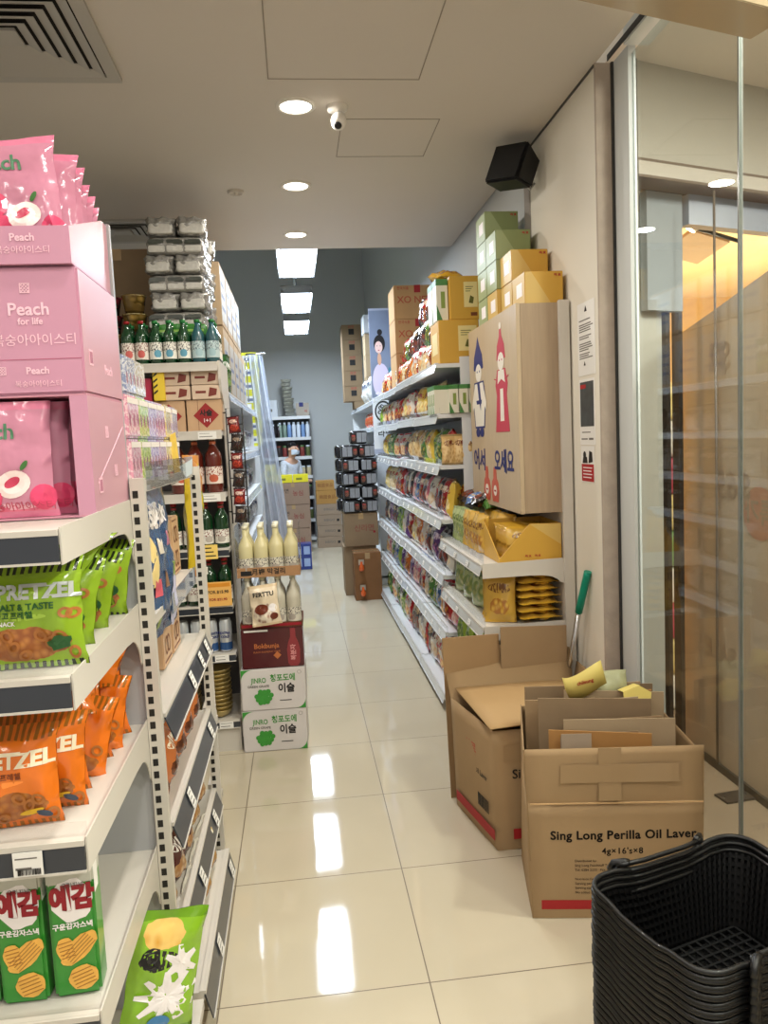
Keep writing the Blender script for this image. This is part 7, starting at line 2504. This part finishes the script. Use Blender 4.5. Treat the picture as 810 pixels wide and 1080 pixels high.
# left wall faces the aisle: local frame x runs from the far corner to the near one
def leftmark(nm, me, x, z, m):
    u = x / Ll
    px = A3[0] * (1 - u) + A0[0] * u - 0.0125
    py = A3[1] * (1 - u) + A0[1] * u - 0.002
    return part(nm, me, m, b2, (px, py, z), (0, 0, la + pi))
mb = MB(); mb.box(-0.2, 0.17, -0.001, 0, -0.02, 0.02)
leftmark('red_band', mb.mesh('band'), 0.235, 0.065, RED_INK)
leftmark('print', text_mesh('싱롱', 0.06, 0.001), 0.20, 0.33, mat('ink_faded_red', (176, 86, 60)))
leftmark('print', text_mesh('Perilla Oil Laver', 0.03, 0.0), 0.25, 0.26, INK)
mb = MB()
for q in range(16):
    mb.box(-0.05 + q * 0.0062, -0.05 + q * 0.0062 + RND.uniform(0.0015, 0.004), -0.001, 0, -0.025, 0.025)
leftmark('barcode', mb.mesh('code'), 0.31, 0.15, INK)
letter(b2, 'Sing Long', 0.05, INK, (0.155, -0.0135, 0.30), weight=0.0006)
mb = MB(); mb.box(0.03, W2, -0.012, -0.0115, Z2 - 0.12, Z2 - 0.06)
part('tape_strip', mb, tape2, b2, (0, 0.003, 0))
# sheet of card laid over the top
t = thing('card_sheet', 'large tan card sheet lying across the mouth of the rear open carton', 'cardboard', (0.67, 2.69, 0.0), 0)
mb = MB()
def shp(i, j):
    u = i / 8; v = j / 8
    x = (-0.02 * (1 - v) - 0.06 * v) * (1 - u) + (W2 + 0.01) * u
    y = -0.02 + (D2 + 0.02) * v
    z = 0.478 + 0.030 * v + 0.014 * sin(pi * u) * (1 - v) - 0.03 * max(0, u - 0.75) * v + 0.012 * (1 - u) * (1 - v)
    return (x, y, z)
for j in range(8):
    for i in range(8):
        mb.face([shp(i, j), shp(i + 1, j), shp(i + 1, j + 1), shp(i, j + 1)], None, 0, True)
mb.weld = 1e-4
o = part('sheet', mb.mesh('sheet'), carton_mat('sheet_tan', (180, 148, 104), 0.05), t)
sd = o.modifiers.new('thickness', 'SOLIDIFY'); sd.thickness = 0.004
# tall flattened carton leaning against the left and behind
t = thing('flattened_carton', 'tall flattened brown carton standing behind and left of the open carton', 'cardboard', (0.63, 3.155, 0.0), radians(0))
mb = MB()
mb.hexa([(-0.045, -0.0, 0), (0.20, 0.04, 0), (0.20, 0.047, 0), (-0.045, 0.007, 0), (-0.055, 0.02, 0.705), (0.20, 0.045, 0.70), (0.20, 0.052, 0.70), (-0.055, 0.027, 0.705)])
part('left_leaf', mb, carton_mat('sheet_grey_brown', (160, 130, 94)), t)
mb = MB()
mb.hexa([(0.202, 0.03, 0.0), (0.50, 0.035, 0.0), (0.50, 0.042, 0), (0.202, 0.037, 0), (0.202, 0.02, 0.735), (0.50, 0.03, 0.72), (0.50, 0.037, 0.72), (0.202, 0.027, 0.735)])
part('right_leaf', mb, CARD, t)
mb = MB(); mb.box(0.05, 0.09, -0.0, 0.001, 0.3, 0.34)
# mop handle leaning on the column
t = thing('mop_handle', 'steel mop handle with green grip leaning against the column beside the cartons', 'mop', (1.135, 3.20, 0.0))
mb = MB(); mb.tube([(-0.02, 0.02, 0.05), (0.0, -0.02, 0.52), (0.031, -0.092, 0.83)], 0.011, 10)
part('steel_shaft', mb, CHROME, t)
mb = MB()
a_ = Vector((0.027, -0.082, 0.79)); b__ = Vector((0.05, -0.138, 0.975))
mb.tube([a_, a_.lerp(b__, 0.3), a_.lerp(b__, 0.9), b__], 0.016, 12)
part('green_grip', mb, mat('grip_green', (0, 138, 112), rough=0.35), t)
mb = MB(); mb.box(-0.12, 0.03, 0.0, 0.05, 0, 0.05)
part('mop_head', mb, mat('mop_grey', (120, 120, 124), rough=0.8), t)

# ================================================================ stack of black shopping baskets
def basket_mesh():
    mb = MB()
    W, D, H = 0.45, 0.345, 0.20
    tp = 0.80           # bottom is narrower
    rr_ = 0.055
    def ring(w, d, z, r, n=6):
        pts = []
        for (cx, cy, a0) in ((w / 2 - r, d / 2 - r, 0), (-w / 2 + r, d / 2 - r, pi / 2), (-w / 2 + r, -d / 2 + r, pi), (w / 2 - r, -d / 2 + r, 1.5 * pi)):
            for i in range(n + 1):
                a = a0 + pi / 2 * i / n
                pts.append(Vector((cx + r * cos(a), cy + r * sin(a), z)))
        return pts
    def dense(pts, per=0.012):
        out = []
        for i in range(len(pts)):
            a, b_ = pts[i], pts[(i + 1) % len(pts)]
            k_ = max(1, int((b_ - a).length / per))
            for q in range(k_):
                out.append(a.lerp(b_, q / k_))
        return out
    # rim: rounded channel with a gentle dip where the handles sit
    top = dense(ring(W, D, H, rr_), 0.03)
    def dip(p):
        return p.z - 0.012 * max(0, 1 - (abs(p.x) / 0.13) ** 4) * (1 if abs(p.y) > D * 0.4 else 0) - 0.012 * max(0, 1 - (abs(p.y) / 0.09) ** 4) * (1 if abs(p.x) > W * 0.4 else 0)
    top = [Vector((p.x, p.y, dip(p))) for p in top]
    mb.tube(top, 0.0058, 6, 0, True)
    low = [Vector((p.x * 1.012, p.y * 1.012, p.z - 0.010)) for p in top]
    mb.tube(low, 0.0042, 5, 0, True)
    # solid collar
    n = len(top)
    for i in range(n):
        a, b_ = top[i], top[(i + 1) % n]
        a2 = Vector((a.x * 0.985, a.y * 0.985, a.z - 0.03)); b2_ = Vector((b_.x * 0.985, b_.y * 0.985, b_.z - 0.03))
        mb.face([a, b_, b2_, a2], None, 0, True)
    # lattice walls: horizontal bands and vertical ribs
    m = 9
    per = ring(1, 1, 0, rr_ / 0.4, 4)
    def wallpt(p, v):   # p on top ring, v 0..1 downwards
        s = 0.985 - (0.985 - tp) * v
        return Vector((p.x * s, p.y * s, (p.z - 0.03) * (1 - v) + 0.004 * v))
    for j in range(1, m + 1):
        v = j / m
        vw = 0.040
        for i in range(n):
            a, b_ = top[i], top[(i + 1) % n]
            mb.face([wallpt(a, v - vw), wallpt(b_, v - vw), wallpt(b_, v), wallpt(a, v)], None, 0, True)
    ribs = dense(ring(W, D, H, rr_), 0.0155)
    for p in ribs:
        q = Vector((p.x, p.y, dip(p)))
        t_ = Vector((-p.y, p.x, 0)).normalized() * 0.0032
        mb.face([wallpt(q, 0.0) - t_, wallpt(q, 0.0) + t_, wallpt(q, 1.0) + t_ * 0.9, wallpt(q, 1.0) - t_ * 0.9])
    # floor grid
    hw, hd = W / 2 * tp - 0.012, D / 2 * tp - 0.012
    for i in range(15):
        x = -hw + 2 * hw * i / 14
        mb.box(x - 0.003, x + 0.003, -hd, hd, 0.0, 0.004)
    for i in range(11):
        y = -hd + 2 * hd * i / 10
        mb.box(-hw, hw, y - 0.003, y + 0.003, 0.0, 0.0045)
    return mb.mesh('basket')
BKM = basket_mesh()
BKC = mat('basket_black', (13, 13, 14), rough=0.42, spec=0.5, coat=0.15)
def handle_mesh(side):
    mb = MB()
    y = side * 0.186
    pts = [(-0.125, y, 0.205), (-0.115, y - side * 0.012, 0.208), (-0.06, y - side * 0.016, 0.206), (0.06, y - side * 0.016, 0.206), (0.115, y - side * 0.012, 0.208), (0.125, y, 0.205)]
    mb.tube(pts, 0.0055, 6)
    for s in (-1, 1):
        mb.tube([(s * 0.135, y + side * 0.010, 0.190), (s * 0.128, y + side * 0.006, 0.206), (s * 0.108, y - side * 0.006, 0.210), (s * 0.098, y - side * 0.012, 0.208)], 0.008, 6)
    return mb.mesh('handle')
HM = [handle_mesh(1), handle_mesh(-1)]
BA = radians(16.5)
BCx, BCy = 0.836, 1.438
NBK = 24
bk0 = None
for i in range(NBK):
    z = 0.002 + i * 0.0166
    lb = 'topmost black shopping basket of the tall stack in the right foreground' if i == NBK - 1 else f'black shopping basket, {ORD[NBK - 1 - i]} from the top of the stack in the right foreground'
    loc = (BCx + RND.uniform(-0.0015, 0.0015), BCy + RND.uniform(-0.0015, 0.0015), z)
    if bk0 is None:
        bk0 = thing('shopping_basket', lb, 'basket', loc, BA, 'stacked black shopping baskets')
        part('body', BKM, BKC, bk0)
        part('handle', HM[0], BKC, bk0)
        part('handle', HM[1], BKC, bk0)
    else:
        clone(bk0, loc, BA, lb, 'stacked black shopping baskets')

# ================================================================ glass front and the corridor beyond
GLASS = glass_mat('shop_glass', tint=(236, 240, 238), refl=1.15)
FRM = mat('frame_pale_grey', (206, 210, 208), rough=0.4)
FRD = mat('gasket_dark', (52, 52, 50), rough=0.6)
mb = MB()
mb.box(XG + 0.018, XG + 0.026, 2.108, 2.78, 0.03, HC - 0.03)
g1 = struct('window_1', mb, GLASS)
mb = MB()
mb.box(XG + 0.018, XG + 0.026, -1.0, 2.100, 0.03, HC - 0.03)
struct('window_2', mb, GLASS)
mb = MB()
mb.box(XG + 0.016, XG + 0.028, 2.1005, 2.1075, 0.03, HC - 0.03)
struct('trim_6', mb, mat('glass_edge_grey', (120, 122, 118), rough=0.2, coat=0.5))
mb = MB()
mb.box(XG + 0.005, XG + 0.034, 2.78, 2.905, 0, HC)
struct('trim_7', mb, FRM)
mb = MB()
mb.box(XG - 0.004, XG + 0.012, 2.905, 2.916, 0, HC)
struct('trim_8', mb, FRD)
mb = MB()
mb.box(XG - 0.02, XG + 0.075, -1.0, 2.76, HC - 0.012, HC + 0.05)
struct('trim_9', mb, FRM)
mb = MB()
mb.box(XG - 0.023, XG - 0.02, -1.0, 2.9, HC - 0.002, HC + 0.02)
struct('trim_10', mb, FRD)
mb = MB()
mb.box(XG - 0.01, XG + 0.05, -1.0, 2.76, 0, 0.03)
struct('trim_11', mb, mat('sill_bronze', (110, 98, 84), rough=0.35, metal=0.4))

# corridor shell
MC = mat('corridor_ceiling', (236, 229, 216), rough=0.85)
BULK = mat('corridor_bulkhead_taupe', (178, 172, 158), rough=0.4, coat=0.2)
mb = MB(); mb.box(XG + 0.075, 7.0, -2.0, 8.0, 3.05, 3.1)
struct('ceiling_corridor', mb, MC)
# shop across: local frame, x along its front (direction 71 deg from +y), front faces -y
th = radians(90 - 71)
sc_ = bpy.data.objects.new('shop_front_across', None); COL.objects.link(sc_)
sc_.location = (1.45, 3.12, 0); sc_.rotation_euler = (0, 0, th)
tag(sc_, 'lit shop front across the corridor with taupe bulkhead and warm ceiling', 'shop front')
sc = sc_
mb = MB(); mb.box(0.0, 4.5, 0.0, 0.10, 2.67, 3.05)
part('bulkhead', mb, BULK, sc)
mb = MB(); mb.box(0.0, 4.5, -0.012, 0.11, 2.60, 2.655)
part('pale_cornice', mb, mat('cornice_pale', (190, 182, 168), rough=0.4), sc)
mb = MB(); mb.box(0.0, 4.5, -0.004, 0.10, 2.655, 2.67); mb.box(0.0, 4.5, -0.014, 0.11, 2.59, 2.60)
part('shadow_line', mb, mat('cornice_brown', (110, 92, 76), rough=0.5), sc)
mb = MB(); mb.box(-0.03, 0.0, -0.01, 0.25, 2.45, 3.05)
part('bulkhead_end', mb, mat('bulkhead_end_brown', (98, 88, 74), rough=0.35, coat=0.3), sc)
mb = MB(); mb.box(0.17, 0.38, 0.12, 0.16, 2.08, 2.59)
part('hanging_panel', mb, mat('panel_blue_grey', (146, 151, 152), rough=0.55), sc)
mb = MB(); mb.box(0.13, 0.30, 0.17, 0.22, 0.0, 2.6)
part('pilaster', mb, mat('pilaster_grey', (176, 176, 166), rough=0.35, coat=0.3), sc)
for x in (0.315, 0.392):
    mb = MB(); mb.box(x, x + 0.026, 0.16, 0.2, 0.0, 2.55)
    part('dark_mullion', mb, mat('mullion_dark', (48, 42, 36), rough=0.4), sc)
mb = MB(); mb.box(0.40, 4.5, 0.10, 0.16, 2.46, 2.59)
part('door_header', mb, mat('header_blue_grey', (150, 156, 168), rough=0.3, coat=0.3), sc)
_sl = Matrix.Rotation(-th, 3, 'Z') @ Vector((-1.45, -3.12, 0))
mb = MB(); mb.prism([(1.44, 3.30), (6.5, 5.04), (6.5, 7.6), (1.44, 7.6)], 'z', 2.86, 2.9)
part('warm_ceiling', mb, mat('shop_ceiling_cream', (240, 214, 168), rough=0.9), sc, tuple(_sl), (0, 0, -th))
mb = MB(); mb.box(1.44, 6.5, 7.6, 7.65, 0.0, 2.9)
part('rear_wall', mb, mat('shop_wall_amber', (226, 190, 130), rough=0.9), sc, tuple(_sl), (0, 0, -th))
mb = MB(); mb.box(1.41, 1.44, 3.35, 7.65, 0.0, 2.9)
part('side_wall', mb, mat('shop_wall_amber', (226, 190, 130), rough=0.9), sc, tuple(_sl), (0, 0, -th))
# shop shelves glimpsed through the gap
gm = [mat('goods_yellow', (226, 204, 130), rough=0.5), mat('goods_red', (186, 70, 84), rough=0.5), mat('goods_white', (232, 226, 212), rough=0.5), mat('goods_green', (120, 160, 90), rough=0.5)]
for i in range(9):
    t = solo('shop_parcel', lump_mesh(0.34, 0.24, 0.2, 30 + i, 0.01), gm[[2, 0, 1, 2, 3, 0, 1, 2, 0][i]], f'{["white", "yellow", "red", "white", "green", "yellow", "red", "white", "yellow"][i]} parcel in the gap across the corridor, {ORD[i]} from the floor', 'parcel', (2.06, 4.05, 0.0 + 0.2 * i), th, 'parcels in the shop across')
# track with spotlight
tk = thing('track_spotlight', 'spotlight on a black ceiling track in the shop across the corridor', 'spotlight', (2.22, 4.15, 2.84), th)
mb = MB(); mb.box(-0.5, 1.4, -0.02, 0.02, -0.03, 0.0)
part('track', mb, BLACK_PLASTIC, tk)
mb = MB(); mb.tube([(0.02, 0, -0.03), (0.02, 0, -0.10)], 0.008, 8)
part('stem', mb, mat('spot_grey', (150, 140, 128), rough=0.4), tk)
mb = MB(); mb.lathe([(0.035, 0.0), (0.045, 0.015), (0.045, 0.12), (0.03, 0.135)], 18)
o = part('lamp_head', mb, MATS['spot_grey'], tk, (-0.02, -0.03, -0.20), (radians(28), radians(25), 0))
mb = MB(); mb.lathe([(0.0345, -0.004), (0.0345, -0.001)], 18)
part('lamp_lens', mb, mat('spot_on', (255, 240, 210), emit=(255, 226, 180), estr=60.0), o)
t = thing('ceiling_panel', 'tilted beige ceiling hatch below the spotlight in the shop across', 'panel', (2.36, 4.35, 2.60), (radians(-18), radians(8), th))
mb = MB(); mb.box(-0.14, 0.16, -0.12, 0.12, -0.01, 0.01)
part('hatch', mb, mat('hatch_beige', (190, 160, 124), rough=0.6), t)
mb = MB(); mb.tube([(-0.2, -0.16, -0.02), (0.2, -0.16, -0.02)], 0.012, 6)
part('black_rail', mb, BLACK_PLASTIC, t)

# tall film-covered partition in the corridor, its notices seen from behind
tp_ = thing('film_partition', 'brown film-covered glass partition with faint reversed lettering in the corridor', 'partition', (1.83, 3.49, 0.0), -pi / 2)
m, nt, b = new_mat('crinkled_brown_film')
k = NB(nt)
tc = nt.nodes.new('ShaderNodeTexCoord')
ox, oy, oz = k.sep(tc.outputs['Object'])
nz = k.noise(k.comb(k.math('MULTIPLY', ox, 1.4), 0.0, k.math('MULTIPLY', oz, 1.2)), 2.0, 3.0)
nt.links.new(k.mix(nz, lin((176, 154, 132)), lin((204, 184, 160))), b.inputs['Base Color'])
b.inputs['Roughness'].default_value = 0.25
b.inputs['Coat Weight'].default_value = 0.6
b.inputs['Coat Roughness'].default_value = 0.08
bpn = nt.nodes.new('ShaderNodeBump'); bpn.inputs['Strength'].default_value = 0.35; bpn.inputs['Distance'].default_value = 0.02
hh = k.noise(k.comb(k.math('MULTIPLY', ox, 2.0), 0.0, k.math('MULTIPLY', oz, 9.0)), 2.2, 3.0)
nt.links.new(hh, bpn.inputs['Height']); nt.links.new(bpn.outputs['Normal'], b.inputs['Coat Normal'])
PL = 4.6
mb = MB(); mb.prism([(0.0, 0.02), (PL, 0.02), (PL, 2.6), (1.4, 2.30), (0.62, 2.13), (0.3, 2.06), (0.0, 2.0)], 'y', 0.0, 0.008)
part('film_panel', mb, m, tp_)
mb = MB(); mb.box(0.0, PL, -0.012, 0.02, 0.0, 0.035)
part('floor_channel', mb, mat('channel_dark', (70, 64, 56), rough=0.4), tp_)
mb = MB(); mb.tube([(0.32, -0.012, 0.03), (0.325, -0.012, 1.2), (0.312, -0.012, 2.55)], 0.006, 6)
part('joint_strip', mb, mat('joint_grey_brown', (110, 98, 86), rough=0.3), tp_)
FADE = mat('faded_print_brown', (164, 142, 120), rough=0.3)
FADER = mat('faded_print_red', (186, 140, 116), rough=0.3)
def mirrored(s_, size, x, z, mm):
    o = letter(tp_, s_, size, mm, (x, -0.0012, z), weight=0.003)
    o.scale = (-1, 1, 1)
mirrored('$65', 0.17, 0.43, 1.30, FADE)
mirrored('$2', 0.17, 0.33, 1.85, FADE)
mirrored('SALE', 0.12, 0.33, 0.55, FADE)
part('round_print', disc_mesh(0.11, 0.11, 24, 2), FADER, tp_, (0.62, -0.001, 1.2))
mirrored('특가', 0.11, 0.62, 1.2, FADE)
for q, zz in enumerate((1.9, 1.83, 1.75, 1.68)):
    pass
t = thing('floor_plate', 'dark metal floor plate beside the partition foot outside the glass', 'floor plate', (1.75, 2.915, 0.0), radians(6))
mb = MB(); mb.box(-0.07, 0.07, -0.045, 0.045, 0, 0.008)
part('plate', mb, mat('plate_dark', (66, 58, 50), rough=0.4), t, bevel=0.003)
mb = MB()
for sx_ in (-0.05, 0.05):
    mb.lathe([(0.006, 0.008), (0.005, 0.0095)], 8, cx=sx_)
part('screws', mb, CHROME, t)
# glossy beige beam overhead, at the right
t = thing('overhead_sign_panel', 'glossy beige panel hanging at the top right corner of the picture', 'panel', (1.16, 1.86, 2.50), math.atan2(1.86 - 1.70, 1.16 - 0.64))
mb = MB(); mb.box(-1.2, 0.0, -0.12, 0.0, 0.0, 0.44)
part('panel_body', mb, mat('beam_beige_gloss', (176, 158, 128), rough=0.18, coat=0.4), t, bevel=0.002)
mb = MB(); mb.box(-1.2, 0.0, -0.118, -0.002, 0.38, 0.442)
part('hanger_strip', mb, FRM, t)

# ================================================================ lights
def area(name, loc, size, power, col, rot=(0, 0, 0), sy=None, shape='DISK'):
    L = bpy.data.lights.new(name, 'AREA')
    L.shape = shape
    L.size = size
    if sy:
        L.size_y = sy
    L.energy = power
    L.color = col
    o = bpy.data.objects.new(name, L)
    COL.objects.link(o)
    o.location = loc
    o.rotation_euler = rot
    return o
WARM = (1.0, 0.945, 0.865)
COOL = (0.76, 0.88, 1.0)
for yy in DL_Y:
    area('downlight_lamp', (0.075, yy, HC - 0.012), 0.12, P_DL, WARM)
for yy in (2.31, 1.33, 0.35, -0.63):
    area('downlight_lamp', (0.075, yy, HC - 0.012), 0.12, P_DL, WARM)
for xx in (-1.3,):
    for yy in (2.0, 0.6, -0.8):
        area('downlight_lamp', (xx, yy, HC - 0.012), 0.12, P_DL, WARM)
for (y0, y1) in ((6.14, 7.3), (8.05, 9.25), (9.85, 11.05)):
    area('panel_lamp', (0.09, (y0 + y1) / 2, 3.112), 0.25, P_HB, COOL, sy=y1 - y0 - 0.03, shape='RECTANGLE')
# unseen fill lights added to brighten the film partition and corridor
for (x, y, f_) in ((1.56, 1.75, 0.5), (1.56, 0.5, 0.5), (1.56, -0.8, 0.5), (2.7, 1.6, 0.6), (4.2, 2.2, 0.6)):
    area('corridor_fill', (x, y, 3.04), 0.2, P_CO * f_, WARM)
for (x, y) in ((2.6, 5.2), (3.6, 5.2), (2.2, 6.4)):  # added upward lights, no fixture, to warm the ceiling of the shop across
    area('shop_ceiling_fill', (x, y, 0.9), 0.6, P_SH, (1.0, 0.80, 0.52), rot=(pi, 0, 0))

w = bpy.data.worlds.new('mall_ambient')
S.world = w
w.use_nodes = True
bg = w.node_tree.nodes['Background']
bg.inputs[0].default_value = (1.0, 0.94, 0.86, 1)
bg.inputs[1].default_value = P_AMB

# ================================================================ camera
cam = bpy.data.cameras.new('camera')
cam.sensor_fit = 'VERTICAL'
cam.sensor_height = 24.0
cam.lens = 808.16 * 24.0 / 1080.0
cam.clip_start = 0.02
co = bpy.data.objects.new('camera', cam)
COL.objects.link(co)
pt_, yw_, rl_ = 0.0950331254, 0.109595499, -0.0456896284
fwv = Vector((sin(yw_) * cos(pt_), cos(yw_) * cos(pt_), -sin(pt_)))
r_ = Vector((cos(yw_), -sin(yw_), 0))
u_ = r_.cross(fwv)
r2 = r_ * cos(rl_) + u_ * sin(rl_)
u2 = -r_ * sin(rl_) + u_ * cos(rl_)
M = Matrix(((r2.x, u2.x, -fwv.x, 0.0), (r2.y, u2.y, -fwv.y, 0.0), (r2.z, u2.z, -fwv.z, 1.56777), (0, 0, 0, 1)))
co.matrix_world = M
S.camera = co

S.view_settings.view_transform = 'Standard'
S.view_settings.look = 'None'
S.view_settings.gamma = 1.0
S.view_settings.use_curve_mapping = False
S.view_settings.exposure = EXPO
S.cycles.use_denoising = True
S.cycles.max_bounces = 8
S.cycles.diffuse_bounces = 4
S.cycles.glossy_bounces = 4
S.cycles.transparent_max_bounces = 12
S.cycles.sample_clamp_indirect = 8.0
